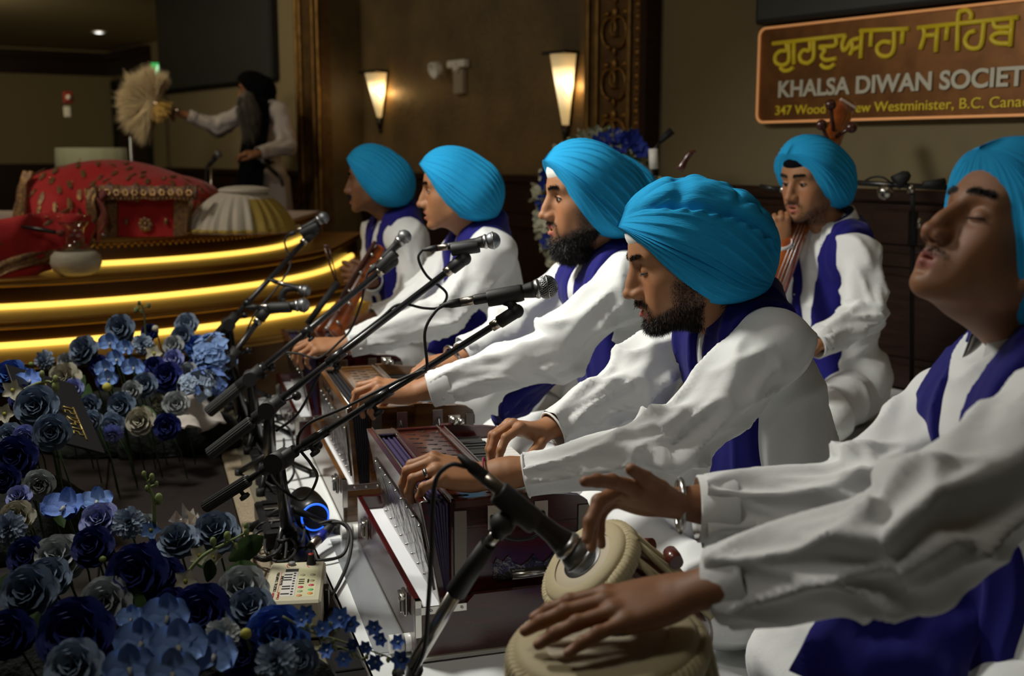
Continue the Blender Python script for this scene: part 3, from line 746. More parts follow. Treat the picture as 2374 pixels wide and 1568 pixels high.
m_gplaster = mat('mottled_gold_plaster', (.20, .135, .052), rough=.5, spec=.5, noise=(2.6, (.09, .062, .028), .8), bump=(30, .5, .01))
m_carve = mat('carved_gold', (.34, .19, .05), rough=.42, metal=.75, noise=(14, (.10, .05, .015), .6))
m_carved = mat('carved_gold_dark', (.17, .095, .03), rough=.6, metal=.3, noise=(16, (.09, .045, .015), .7))
m_sheet = mat('white_floor_sheet', (.74, .76, .76), rough=.9, bump=(5, .4, .012, (1, 2.2, 1)))
m_carpet = mat('hall_carpet', (.02, .014, .012), rough=.95)
m_strip = mat('beige_edge_stone', (.30, .24, .16), rough=.9, bump=(220, .6, .003), noise=(160, (.16, .125, .08), .7))
m_blk = mat('black_metal', (.012, .012, .013), rough=.35, spec=.5)
m_blkm = mat('black_matt', (.012, .012, .012), rough=.7)
def struct(name, mb, m, parent=None):
    o = mb.obj(name, m, parent)
    if parent is None: o['kind'] = 'structure'
    return o
mb = MB(); mb.box((0, 9, -.43), (26, 24, .02)); struct('floor', mb, m_carpet)
mb = MB(); mb.box((-2, 9, 2.62), (26, 22, .04)); struct('ceiling', mb, m_ceil)
tR = wt(2374)-3.2; t_al1 = wt(1515); t_al0 = wt(765); t_l = wt(712); t_end = wt(385)
mb = MB(); wbox(mb, tR, t_al1+.05, -.42, 2.60, -.15, 0); struct('wall_right', mb, m_wall)
mb = MB(); wbox(mb, t_al1-.02, t_al0+.1, -.42, 2.60, -.60, -.28)
wbox(mb, t_al1-.02, t_al1+.03, -.42, 2.60, -.3, -.02); wbox(mb, t_al0, t_al0+.05, -.42, 2.60, -.3, -.02); struct('wall_alcove', mb, m_gplaster)
mb = MB(); wbox(mb, t_l-.02, t_end, -.42, 2.60, -.15, 0); struct('wall_back', mb, m_wall2)
# wall beyond, with its door, and the left wall
tc = wt(268, -2.2)
mb = MB(); wbox(mb, t_end-1.2, tc+.1, -.42, 2.60, -2.35, -2.2); wbox(mb, t_end-.12, t_end, -.42, 2.60, -2.3, 0); struct('wall_recess', mb, m_wall2)
cl = WP(tc, 0, -2.2)[:2]; ld = nrm([-1, -.62, 0])[:2]; ln = np.array([ld[1], -ld[0]]); ln = ln if ln@(-cl) > 0 else -ln
LR = np.array([[ld[0], ln[0], 0], [ld[1], ln[1], 0], [0, 0, 1]])
def LP(t, z, off=0.): q = cl+ld*t+ln*off; return np.array([q[0], q[1], z])
def lbox(mb, t0, t1, z0, z1, o0, o1, bev=0): return mb.box(LP((t0+t1)/2, (z0+z1)/2, (o0+o1)/2), (abs(t1-t0), abs(o1-o0), z1-z0), LR, bev)
mb = MB(); lbox(mb, -.2, 12, -.42, 2.60, -.15, 0); struct('wall_left', mb, m_wall2)
mb = MB(); lbox(mb, 0, 12, 2.20, 2.50, 0, .06, .01); lbox(mb, 0, 12, 2.44, 2.56, 0, .12, .01); struct('trim_1', mb, m_dkwood)
mb = MB(); wbox(mb, wt(362, -2.2), tc, 2.20, 2.50, -2.2, -2.14, .01); wbox(mb, wt(362, -2.2), tc, 2.44, 2.56, -2.2, -2.08, .01); struct('trim_2', mb, m_dkwood)
mb = MB(); lbox(mb, 0, 12, -.42, .80, 0, .03); o = struct('baseboard_left', mb, m_dkwood)
mb = MB(); t0, t1 = wt(352, -2.2), wt(278, -2.2); wbox(mb, t0, t1, -.42, 2.02, -2.2, -2.16); dr = struct('door_1', mb, m_dkwood)
mb = MB(); wbox(mb, t0-.08, t0, -.42, 2.12, -2.2, -2.13); wbox(mb, t1, t1+.08, -.42, 2.12, -2.2, -2.13); wbox(mb, t0-.08, t1+.08, 2.02, 2.12, -2.2, -2.13); mb.obj('door_frame', m_blkm, dr)
for i in range(2):
    mb = MB(); wbox(mb, t0+.08, t1-.08, .0+i*1.0, .85+i*1.0, -2.17, -2.145, .01); mb.obj('door_panel', m_dkwood, dr)
# wainscots: rails and panels
def wainscot(name, t0, t1, off, ztop, step):
    mb = MB(); wbox(mb, t0, t1, -.42, ztop-.05, off, off+.02); o = struct(name, mb, m_dkwood)
    mb = MB(); wbox(mb, t0, t1, ztop-.05, ztop, off, off+.05, .008); mb.obj('top_rail', m_dkwood, o)
    mb = MB(); wbox(mb, t0, t1, .50, .56, off, off+.035, .006); mb.obj('middle_rail', m_dkwood, o)
    mb = MB(); wbox(mb, t0, t1, .0, .10, off, off+.035, .006); mb.obj('bottom_rail', m_dkwood, o)
    n = max(1, int(abs(t1-t0)/step)); d = (t1-t0)/n
    for i in range(n):
        mb = MB(); wbox(mb, t0+d*(i+.07), t0+d*(i+.93), .59, ztop-.08, off+.018, off+.034, .01); mb.obj('panel', m_dkwood, o)
        mb = MB(); wbox(mb, t0+d*(i+.07), t0+d*(i+.93), .13, .47, off+.018, off+.034, .01); mb.obj('panel', m_dkwood, o)
    return o
wainscot('wainscot_right', tR, t_al1, 0, .815, .62)
wainscot('wainscot_alcove', t_al1+.03, t_al0, -.28, .83, .8)
wainscot('wainscot_back', t_l, t_end-.02, 0, .83, .9)
# carved gilt pilasters
def pilaster(name, t0, t1, cols):
    mb = MB(); wbox(mb, t0, t1, -.42, 2.60, -.02, .06); o = struct(name, mb, m_carved)
    wd = abs(t1-t0); s = 1 if t1 > t0 else -1
    for f in (0, .22, .80, .97):
        mb = MB(); a = t0+s*wd*f; wbox(mb, a, a+s*.03, -.42, 2.60, .06, .085, .008); mb.obj('moulding', m_carve, o)
    if cols:
        R_ = min(wd*.22, .12); z = .30; me1 = None
        while z < 2.6:
            if me1 is None:
                b = MB()
                for sg in (-1, 1):
                    pts = []
                    for i in range(16):
                        a = i/15*2.1*PI; r = R_*(1-.72*i/15); pts.append((sg*(R_*.25+r*math.sin(a)*.9), .012+.014*(i/15), -r*math.cos(a)))
                    b.tube(pts, [.012-.006*i/15 for i in range(16)], 6)
                b.sphere((0, .012, R_*.9), (.022, .014, .034), 10, 6); b.sphere((0, .012, -R_*1.15), (.016, .012, .026), 10, 6)
                for sg in (-1, 1): b.sphere((sg*R_*.75, .008, R_*.9), (.028, .010, .014), 8, 5)
                me1 = b.me('scroll_ornament'); me1.materials.append(m_carve)
            oo = bpy.data.objects.new('scroll_ornament', me1); C.objects.link(oo); oo.parent = o
            M = np.eye(4); M[:3, :3] = WR; M[:3, 3] = WP(t0+s*wd*.51, z, .06); oo.matrix_world = Matrix(M.tolist()); z += R_*2.75
        z = .3; me2 = None
        while z < 2.6:
            if me2 is None:
                b = MB(); b.sphere((0, .004, 0), (.022, .014, .017), 8, 5); b.sphere((0, .002, .024), (.010, .008, .010), 6, 4); me2 = b.me('bead'); me2.materials.append(m_carve)
            oo = bpy.data.objects.new('bead', me2); C.objects.link(oo); oo.parent = o
            M = np.eye(4); M[:3, :3] = WR; M[:3, 3] = WP(t0+s*wd*.12, z, .062); oo.matrix_world = Matrix(M.tolist()); z += .058
    return o
pilaster('trim_3', t_al1+.01, wt(1383), True)
pilaster('trim_4', wt(765), wt(714), False)
mb = MB(); wbox(mb, wt(1527), t_al1+.01, -.42, 2.60, 0, .10); struct('trim_5', mb, m_dkwood)
# ---- stage for the singers: white sheet over a low platform, stone edge, black rail
E0 = np.array([-.582, 2.47]); ED = nrm([-.325, 1, 0])[:2]; EN = np.array([ED[1], -ED[0]])
def EP(t, z, off): q = E0+ED*t+EN*off; return np.array([q[0], q[1], z])
ER = np.array([[ED[0], EN[0], 0], [ED[1], EN[1], 0], [0, 0, 1]])
def ebox(mb, t0, t1, z0, z1, o0, o1, bev=0): return mb.box(EP((t0+t1)/2, (z0+z1)/2, (o0+o1)/2), (t1-t0, o1-o0, z1-z0), ER, bev)
mb = MB(); G = []; nt_, no_ = 120, 90
T_, O_ = np.meshgrid(np.linspace(-3.2, 5.4, nt_), np.linspace(.16, 5.2, no_), indexing='ij')
pq = E0[None, None]+T_[..., None]*ED+O_[..., None]*EN
over = (pq-W0-WN*.05)@WN < 0
pq = np.where(over[..., None], pq-(((pq-W0-WN*.05)@WN)[..., None])*WN, pq)
zz = -.002+.004*ridge(np.stack([pq[..., 0]*3, pq[..., 1]*1.5, pq[..., 0]*0], -1), 5)*(O_ > .2)-.35*(O_ < .17)*0
V = np.concatenate([pq.reshape(-1, 2), zz.reshape(-1, 1)], 1)
F_ = [(i*no_+j, (i+1)*no_+j, (i+1)*no_+j+1, i*no_+j+1) for i in range(nt_-1) for j in range(no_-1)]
mb.add(V, [f[::-1] for f in F_]); o = link('floor_sheet', mb.me(), m_sheet); tag(o, 'white cotton sheet spread over the whole platform under the musicians', 'sheet')
mb = MB(); ebox(mb, -3.2, 1.9, -.42, -.008, .0, 4.0); ebox(mb, -3.2, 4.6, -.42, -.008, .0, 1.0); struct('stage', mb, m_dkwood2)
mb = MB(); ebox(mb, -3.2, 1.95, -.03, .004, 0.0, .055, .004); struct('stage_edge', mb, m_strip)
mb = MB(); ebox(mb, -3.2, 1.95, -.02, .000, .055, .155, 0); struct('stage_step', mb, mat('grey_green_felt', (.13, .115, .075), rough=.9))
mb = MB(); ebox(mb, -1.2, 1.9, .0, .012, .085, .150, .003)
for i in range(30): ebox(mb, -1.15+i*.1, -1.08+i*.1, .012, .016, .09, .145, .002)
o = mb.obj('cable_channel', m_blk); tag(o, 'black metal cable channel lying along the stage edge under the mic stands', 'rail')
# dark wooden bench in front of the stage that carries the flowers
mb = MB(); ebox(mb, -3.2, 1.35, -.42, -.012, -2.4, -.004); o = mb.obj('flower_bench', m_dkwood2); tag(o, 'near-black brown wooden bench in front of the stage, flowers stand on it', 'bench')
for i in range(6):
    mb = MB(); ebox(mb, -3.2, 1.35, -.012, .0, -.004-(i+1)*.34+.006, -.004-i*.34, .003); mb.obj('plank', m_dkwood2, o)

# ---------------------------------------------------------------- golden stepped dais with its cloth-covered stand
m_gold = mat('polished_gold', (.46, .26, .06), rough=.34, metal=.85, noise=(3, (.30, .15, .035), .6), bump=(50, .15, .002))
m_goldr = mat('gold_riser', (.085, .042, .012), rough=.30, metal=.7, noise=(3, (.07, .03, .01), .6))
m_led = mat('led_strip', (1, .8, .3), emit=(1, .64, .10), estr=1.7)
m_red = mat('red_brocade', (.46, .010, .012), rough=.75, sheen=.2, bump=(60, .4, .003))
m_gth = mat('gold_thread', (.42, .25, .09), rough=.4, metal=.6, noise=(60, (.12, .07, .08), .8), bump=(120, .8, .004))
m_gsp = mat('gold_sequin', (.95, .70, .38), rough=.18, metal=1)
m_bth = mat('blue_gold_band', (.16, .10, .12), rough=.5, metal=.3, noise=(70, (.30, .17, .05), .9), bump=(120, .8, .004))
m_silk = mat('cream_pleated_silk', (.70, .66, .56), rough=.55, sheen=.2)
m_goldsilk = mat('gold_hem_silk', (.55, .42, .10), rough=.5, metal=.3)
DC = np.array([(60-CX)/FPX*6.2, 6.2])
TI = [(.593, 1.457, 1.45), (.470, 1.70, 1.88), (.351, 2.0, 2.243), (.250, 2.3, 2.60)]
def dpath(a, b, n=120, back=1.0):
    P_ = [(DC[0]+a, DC[1]+back)]
    P_ += [(DC[0]+a*math.cos(t), DC[1]-b*math.sin(t)) for t in np.linspace(0, PI, n)]
    P_ += [(DC[0]-a, DC[1]+back)]; return P_
da = thing('stepped_dais', 'golden curved dais with lit steps, left background, carrying the red covered stand', 'dais', (DC[0], DC[1], -.42))
for i, (z, a, b) in enumerate(TI):
    zb = TI[i+1][0] if i+1 < len(TI) else -.42
    mb = MB(); Mz = np.eye(4); Mz[2, 3] = zb; mb.prism(dpath(a-.03, b-.03)[::-1], Mz, z-zb-.03); rs = mb.obj('riser', m_goldr, da)
    mb = MB(); Mz = np.eye(4); Mz[2, 3] = z-.034; mb.prism(dpath(a, b)[::-1], Mz, .034)
    for zz_, rr in ((z-.006, .007), (z-.026, .006)): mb.tube([(x, y, zz_) for x, y in dpath(a, b, 90)], rr, 8)
    mb.obj('tread', m_gold, da)
    if i < 3:
        mb = MB(); mb.tube([(x, y, zb+.004) for x, y in dpath(a-.012, b-.012, 100, .6)], .017, 8); mb.obj('light_strip', m_led, da)
# beaded edge under the top
mb = MB()
for x, y in dpath(TI[0][1]+.004, TI[0][2]+.004, 150, .2): mb.sphere((x, y, .560), (.008, .008, .013), 6, 4)
o = mb.obj('beaded_edge', m_carve, da); o['kind'] = 'stuff'
# white cloth on the top
mb = MB(); Mz = np.eye(4); Mz[2, 3] = .594; mb.prism(dpath(1.44, 1.43)[::-1], Mz, .010)
o = mb.obj('dais_cloth', mat('dais_white_cloth', (.62, .52, .50), rough=.9)); tag(o, 'thin white cloth covering the top of the golden dais', 'cloth')
# covered stand (manji) under red brocade
def seg(V, k=1): return V
st = thing('covered_stand', 'low stand under red brocade with gold embroidery on top of the golden dais', 'shrine', tuple(P(300, 545, 5.3)))
st.location[2] = .604
f = Field((-3.0, 4.75, .58), (-1.15, 6.3, 1.02), .014)
f.ell(P(255, 452, 5.75)*[1, 1, 0]+[0, 0, .74], (.40, .34, .19), .08); f.ell(P(350, 470, 5.55)*[1, 1, 0]+[0, 0, .74], (.34, .32, .13), .08)
f.cap(P(110, 430, 5.45)*[1, 1, 0]+[0, 0, .80], P(225, 430, 5.55)*[1, 1, 0]+[0, 0, .83], .075, .08, .06)
f.ell(P(150, 480, 5.45)*[1, 1, 0]+[0, 0, .66], (.20, .25, .19), .08)
f.cap(P(230, 440, 5.10)*[1, 1, 0]+[0, 0, .78], P(425, 446, 5.12)*[1, 1, 0]+[0, 0, .775], .035, .03, .05)
f.cap(P(400, 440, 5.5)*[1, 1, 0]+[0, 0, .76], P(440, 452, 5.3)*[1, 1, 0]+[0, 0, .74], .05, .04, .05)
f.cap(P(235, 480, 5.2)*[1, 1, 0]+[0, 0, .66], P(400, 480, 5.2)*[1, 1, 0]+[0, 0, .66], .07, .07, .05)
V, Q = f.mesh(); V = relax(V, Q, 2); N = vnormals(V, Q); low = np.clip((.80-V[:, 2])/.15, 0, 1)
V = V+N*((ridge(np.stack([V[:, 0]*13, V[:, 1]*13, V[:, 2]*2.5], 1), 4)*.030-.008)*low)[:, None]; V[:, 2] = np.maximum(V[:, 2], .606)
link('red_cover', np_mesh('red_cover', V, Q), m_red, st)
r = np.random.RandomState(5); N = vnormals(V, Q); mb = MB(); mb2 = MB(); cand = np.where((N[:, 1] < -.15) & (V[:, 2] > .66))[0]; used_ = []
for i in r.permutation(cand)[:900]:
    p = V[i]
    if used_ and np.min(np.linalg.norm(np.array(used_)-p, axis=1)) < .062: continue
    used_.append(p); n_ = N[i]; Mf = framez(p+n_*.003, n_, (0, 0, 1)); s_ = .012+.005*r.rand()
    Vv = xf(Mf, [(2.2*s_*math.cos(a), .8*s_*math.sin(a), .002) for a in np.linspace(0, 2*PI, 9)[:-1]]+[(0, 0, .006)]); mb.add(Vv, [(k, (k+1) % 8, 8) for k in range(8)])
    if r.rand() < .55: mb2.sphere(p+n_*.008+r.randn(3)*.01, .0045, 6, 4)
mb.obj('leaf_motif', m_gth, st)['kind'] = 'stuff'; mb2.obj('sequin', m_gsp, st)['kind'] = 'stuff'
# front: valance, side borders, red panel
def quadbox(mb, pts, d0, th):                  # thin slab with its own thickness between four pixel corners at depth d0
    V = [P(x, y, d0) for x, y in pts]+[P(x, y, d0)+np.array([0, th, 0]) for x, y in pts]
    mb.add(V, [(3, 2, 1, 0), (4, 5, 6, 7)]+[(i, (i+1) % 4, 4+(i+1) % 4, 4+i) for i in range(4)], False)
mb = MB(); quadbox(mb, [(268, 458), (404, 462), (402, 549), (268, 549)], 5.08, .06); pn = mb.obj('front_panel', m_red, st)
mb = MB(); c_ = P(337, 521, 5.07)
for k in range(8): a = k*PI/4; mb.sphere(c_+np.array([math.cos(a)*.022, 0, math.sin(a)*.022]), (.012, .005, .012), 8, 5)
mb.sphere(c_, (.012, .008, .012), 8, 5)
for x in (292, 385): mb.sphere(P(x, 514, 5.07), (.010, .005, .016), 8, 5)
mb.obj('flower_motif', m_gth, pn)
mb = MB(); quadbox(mb, [(242, 462), (270, 462), (270, 551), (240, 551)], 5.05, .08); mb.obj('side_border', m_gth, st); mb = MB(); quadbox(mb, [(403, 462), (437, 465), (432, 545), (402, 549)], 5.05, .08); mb.obj('side_border', m_gth, st)
mb = MB(); n = 26; V = []
for i in range(n):
    x = 215+(455-215)*i/(n-1); dd = 5.03+.012*math.sin(i*1.1); V += [P(x, 429+3*i/n+1.5*math.sin(i), dd), P(x, 464+2*math.sin(i*.9), dd-.015)]
V2 = [v+np.array([0, .02, 0]) for v in V]
mb.add(V+V2, [(2*i, 2*i+1, 2*i+3, 2*i+2) for i in range(n-1)]+[(2*n+2*i, 2*n+2*i+2, 2*n+2*i+3, 2*n+2*i+1) for i in range(n-1)]+[(2*i+1, 2*n+2*i+1, 2*n+2*i+3, 2*i+3) for i in range(n-1)]+[(2*i, 2*i+2, 2*n+2*i+2, 2*n+2*i) for i in range(n-1)])
vl = mb.obj('valance', m_bth, st); mb = MB()
for i in range(11):
    c_ = P(228+i*21, 447, 5.005)
    for k in range(6): a = k*PI/3; mb.sphere(c_+np.array([math.cos(a)*.011, 0, math.sin(a)*.011]), (.006, .004, .006), 6, 4)
for i in range(24): mb.sphere(P(222+i*9.7, 434+rng.random()*3, 5.01), .004, 6, 4); mb.sphere(P(222+i*9.7, 459+rng.random()*3, 5.0), .0035, 6, 4)
mb.obj('valance_flowers', m_gsp, vl)['kind'] = 'stuff'
# loose edges that curl over at the left, and the tail running down the steps
def ribbon(name, pts, wid, th, m, parent, ruf=0., label=None, n=8, axis=None, waves=9):
    """cloth strip along world pts; wid metres across 'axis'"""
    C_ = spline(pts, n); L = len(C_); V = []; nw = 9
    wl = wid if isinstance(wid, (list, tuple)) else [wid]*len(pts); ws = np.interp(np.linspace(0, 1, L), np.linspace(0, 1, len(wl)), wl)
    for i, c_ in enumerate(C_):
        t = nrm(C_[min(i+1, L-1)]-C_[max(i-1, 0)]); a = np.array(axis, float) if axis is not None else np.array([0, 0, 1.]); a = a-t*a.dot(t); a = nrm(a); nn = np.cross(t, a)
        for lay in (0, 1):
            for j in range(nw):
                u = j/(nw-1)-.5; V.append(np.array(c_)+a*u*ws[i]+nn*(th*(lay-.5)+ruf*math.sin(u*waves+i*.35)+ruf*.5*math.sin(i*.8+j)))
    F = []
    for i in range(L-1):
        for j in range(nw-1):
            q = i*2*nw+j; F += [(q, q+1, q+2*nw+1, q+2*nw), (q+nw, q+3*nw, q+3*nw+1, q+nw+1)]
        q = i*2*nw; F += [(q, q+2*nw, q+3*nw, q+nw), (q+nw-1, q+2*nw-1, q+4*nw-1, q+3*nw-1)]
    F += [tuple(list(range(nw))+list(range(2*nw-1, nw-1, -1)))]
    q = (L-1)*2*nw; F += [tuple([q+nw+j for j in range(nw)]+[q+j for j in range(nw-1, -1, -1)])]
    o = link(name, np_mesh(name, V, F), m, parent)
    if label: o['label'] = label
    return o
m_redd = mat('red_lining', (.16, .02, .02), rough=.7, noise=(40, (.2, .1, .04), .4))
ribbon('curled_edge', [P(238, 440, 5.02), P(215, 465, 5.0), P(232, 495, 4.98), P(222, 528, 4.98), P(215, 548, 5.0)], .09, .01, m_redd, st, .006, axis=(1, -.6, 0))
ribbon('hem', [P(212, 436, 5.0), P(210, 470, 4.97), P(214, 505, 4.97), P(205, 545, 4.98)], .05, .012, m_gth, st, .006, axis=(1, -.3, 0))
ribbon('hem', [P(68, 398, 5.35), P(52, 430, 5.3), P(48, 475, 5.2), P(36, 512, 5.1), P(0, 532, 5.0)], .05, .012, m_gth, st, .005, axis=(1, -.3, 0))
tl = ribbon('cloth_tail', [P(215, 520, 4.90), P(165, 545, 4.78), P(100, 560, 4.7), P(40, 575, 4.6), P(-40, 590, 4.5), P(-120, 600, 4.45)], [.07, .20, .24, .25, .26, .26], .012, m_red, st, .012, axis=(0, .35, 1))
ribbon('hem', [P(215, 556, 4.89), P(165, 585, 4.76), P(110, 598, 4.68), P(50, 606, 4.58), P(-40, 640, 4.48)], .055, .014, m_gth, st, .008, axis=(0, .3, 1))
ribbon('hem', [P(160, 500, 4.95), P(120, 520, 4.76), P(70, 535, 4.7), P(20, 545, 4.6), P(-40, 552, 4.5)], .07, .014, m_gth, st, .008, axis=(0, .5, 1))
mb = MB()
for i in range(150):
    x = rng.uniform(0, 200); y = 540+rng.uniform(-38, 60)-(x-100)*.12; mb.sphere(P(x, y, 4.62+x*.0011), .0042, 6, 4)
mb.obj('tail_sequins', m_gsp, st)['kind'] = 'stuff'
# sheathed blade lying on the cloth
mb = MB(); mb.tube([P(48, 525, 4.62), P(90, 532, 4.62), P(135, 540, 4.60)], [.006, .010, .008], 8); t = thing('sheathed_dagger', 'thin black sheathed dagger lying on the red cloth tail beside the vase', 'dagger', tuple(P(90, 532, 4.62)))
mb.obj('sheath', m_blk, t); mb = MB(); mb.sphere(P(141, 541, 4.595), .015, 12, 8); mb.tube([P(133, 540, 4.60), P(141, 541, 4.595)], .010, 8); mb.obj('pommel', m_redd, t)
# glass vase
bz = .470; vb = P(178, 632, 4.62); vb[2] = bz+.002; t = thing('glass_vase', 'round-bellied glass vase with frosted lower half on the lit golden step', 'vase', tuple(vb))
m_glass = mat('clear_glass', (.9, .92, .88), rough=.03, trans=1.0, spec=.5); m_frost = mat('frosted_glass', (.75, .72, .60), rough=.55, trans=.45, bump=(90, .8, .004))
Mv = np.eye(4); Mv[:3, 3] = vb
mb = MB(); prof = [(.062, .0), (.088, .018), (.100, .048), (.096, .078), (.078, .098)]; inner = [(r_-.004, z_) for r_, z_ in prof[::-1]][:-1]+[(.055, .006)]
mb.lathe(prof+inner, 40, Mv, close=False); mb.obj('frosted_belly', m_frost, t)
mb = MB(); prof = [(.078, .098), (.050, .116), (.038, .132), (.036, .165), (.040, .190), (.060, .212), (.063, .214)]; mb.lathe(prof+[(r_-.003, z_) for r_, z_ in prof[::-1]], 40, Mv, close=True); mb.obj('neck', m_glass, t)
# pleated cushion cover
cb = P(560, 540, 5.25); cb[2] = .604; t = thing('pleated_cushion', 'round cream silk cushion with pleated gold-hemmed skirt, right on the dais', 'cushion', tuple(cb))
G = []; nr, na = 18, 180
for j in range(nr):
    q = j/(nr-1)
    for i in range(na):
        a = 2*PI*i/na; pl = (math.sin(a*26)+.4*math.sin(a*43+1))*.010*max(0, q-.35)*1.6
        an = q*PI/2; r_ = .19*math.sin(an)**.85+.048*max(0, q-.45)**1.6/.385; z = .195*math.cos(an)**.75
        G.append(cb+np.array([math.cos(a)*(r_+pl), math.sin(a)*(r_+pl), max(.003, z)]))
F_ = [(j*na+i, (j+1)*na+i, (j+1)*na+(i+1) % na, j*na+(i+1) % na) for j in range(nr-1) for i in range(na)]
link('pleated_skirt', np_mesh('pleated_skirt', G, F_), m_silk, t)
mb = MB(); mb.tube([cb+np.array([math.cos(a)*(.236+(math.sin(a*26)+.4*math.sin(a*43+1))*.011), math.sin(a)*(.236+(math.sin(a*26)+.4*math.sin(a*43+1))*.011), .014]) for a in np.linspace(0, 2*PI, 181)], .0085, 6, False); mb.obj('gold_hem', m_goldsilk, t)
G = []
for j in range(8):
    for i in range(40): a = -1.1+1.5*i/39; q = j/7; q2 = .5+.48*q; an2 = q2*PI/2; r_ = .19*math.sin(an2)**.85+.048*max(0, q2-.45)**1.6/.385+.003; pl = (math.sin(a*26)+.4*math.sin(a*43+1))*.010*max(0, q2-.35)*1.6; G.append(cb+np.array([math.cos(a)*(r_+pl), math.sin(a)*(r_+pl), .195*math.cos(an2)**.75+.003]))
link('gold_drape', np_mesh('gold_drape', G, [(j*40+i, (j+1)*40+i, (j+1)*40+i+1, j*40+i+1) for j in range(7) for i in range(39)]), m_goldsilk, t)
mb = MB(); mb.sphere(cb+np.array([.02, 0, .19]), (.12, .12, .022), 20, 8); mb.obj('folded_cloth', m_silk, t)
# small carpet roll at the right end of the dais
mb = MB(); mb.box(P(650, 528, 5.4)*[1, 1, 0]+[0, 0, .613], (.16, .20, .018), None, .006); o = mb.obj('folded_napkin', m_silk); tag(o, 'flat folded pale cloth lying right of the pleated cushion on the dais', 'cloth')

# ---------------------------------------------------------------- things on and before the walls
m_lamp = mat('lit_alabaster', (.9, .8, .6), rough=.4, emit=(1, .66, .30), estr=.55)
m_lampc = mat('lit_alabaster_core', (1, .85, .6), emit=(1, .74, .36), estr=3.2)
m_white = mat('white_plastic', (.9, .88, .82), rough=.4)
def sconce(px, pytop, pybot, wpx, label):
    off = -.28; t, zt = wall_hit(px, pytop, off+.06); _, zb = wall_hit(px, pybot, off+.06); base = WP(t, zb, off); th = thing('wall_sconce', label, 'lamp', tuple(base), 0, 'lit tapered wall lamps in the alcove')
    hw = (wt(px-wpx/2, off)-wt(px+wpx/2, off))/2*.72; H = zt-zb
    mb = MB(); wbox(mb, t-hw-.012, t+hw+.012, zt, zt+.018, off, off+.12, .004)
    for s_ in (-1, 1): mb.tube([WP(t+s_*(hw+.006), zt, off+.01), WP(t+s_*.032, zb, off+.01)], .008, 6)
    mb.obj('black_frame', m_blk, th)
    mb = MB(); G = []; nz = 14; na = 14
    for j in range(nz):
        q = j/(nz-1); w_ = .030+(hw-.030)*q; dpt = .02+.085*q
        for i in range(na): a = PI*i/(na-1); G.append(WP(t+w_*math.cos(a), zb+H*q, off+.012+dpt*math.sin(a)))
    mb.add(G, [(j*na+i, (j+1)*na+i, (j+1)*na+i+1, j*na+i+1) for j in range(nz-1) for i in range(na-1)]); 
    zc = zb+H*.60
    m = bpy.data.materials.get('lit_shade') or None
    if m is None:
        m = mat('lit_shade', (.95, .85, .65), rough=.4, trans=0); nt = m.node_tree; b = nt.nodes['Principled BSDF']
        tc = nt.nodes.new('ShaderNodeTexCoord'); sx = nt.nodes.new('ShaderNodeSeparateXYZ'); rp = nt.nodes.new('ShaderNodeValToRGB'); nt.links.new(tc.outputs['Generated'], sx.inputs[0]); nt.links.new(sx.outputs[2], rp.inputs[0])
        el = rp.color_ramp.elements; el[0].position = 0; el[0].color = (.35, .22, .08, 1); el[1].position = 1; el[1].color = (.22, .15, .06, 1)
        for p_, c_ in ((.22, (.5, .36, .14, 1)), (.45, (1.3, .95, .5, 1)), (.62, (2.4, 1.9, 1.1, 1)), (.76, (1.6, 1.1, .5, 1)), (.84, (.45, .32, .14, 1))): e = el.new(p_); e.color = c_
        nt.links.new(rp.outputs[0], b.inputs['Emission Color']); b.inputs['Emission Strength'].default_value = .9
    mb.obj('glass_shade', m, th)
    mb = MB(); mb.tube([WP(t, zb, off+.02), WP(t, zb-.09, off+.015)], [.030, .012], 10); mb.sphere(WP(t, zb-.10, off+.015), .016, 8, 6); mb.obj('finial', m_blk, th)
    c_ = WP(t-hw*.2, zc, off+.10); l = light('sconce_bulb', 'POINT', tuple(WP(t-hw*.95, zc-.02, off+.045)), (0, 0, 0), 1.0, (1, .55, .18), .03); l.parent = th; l.matrix_parent_inverse = parent_world(th).inverted()
sconce(866, 170, 272, 48, 'smaller lit tapered sconce, left of the two, above the farthest turban')
sconce(1299, 126, 290, 62, 'larger lit tapered sconce, right of the two, above the bearded singer')
# twin emergency light
off = -.28; t, z = wall_hit(1068, 165, off); th = thing('emergency_light', 'white emergency light with one round lamp head between the two sconces', 'light', tuple(WP(t, z-.1, off)))
mb = MB(); wbox(mb, wt(1090, off), wt(1050, off), z+.02, z+.07, off, off+.05, .008); mb.tube([WP(t-.02, z+.05, off+.03), WP(t-.02, z-.01, off+.06)], .022, 12); mb.obj('housing', m_white, th)
mb = MB(); a0 = WP(wt(1040, off), z+.03, off+.05); mb.lathe([(.018, 0), (.050, .02), (.056, .075), (.050, .080), (.040, .070), (.012, .03)], 20, framez(a0, WD[0]*np.array([1, 0, 0])+np.array([0, -.4, -.25])), close=True); mb.obj('lamp_head', m_white, th)
mb = MB(); wbox(mb, wt(1083, off), wt(1062, off), z-.15, z+.01, off, off+.04, .006); mb.obj('conduit_box', mat('grey_plastic', (.4, .34, .26), rough=.5), th)
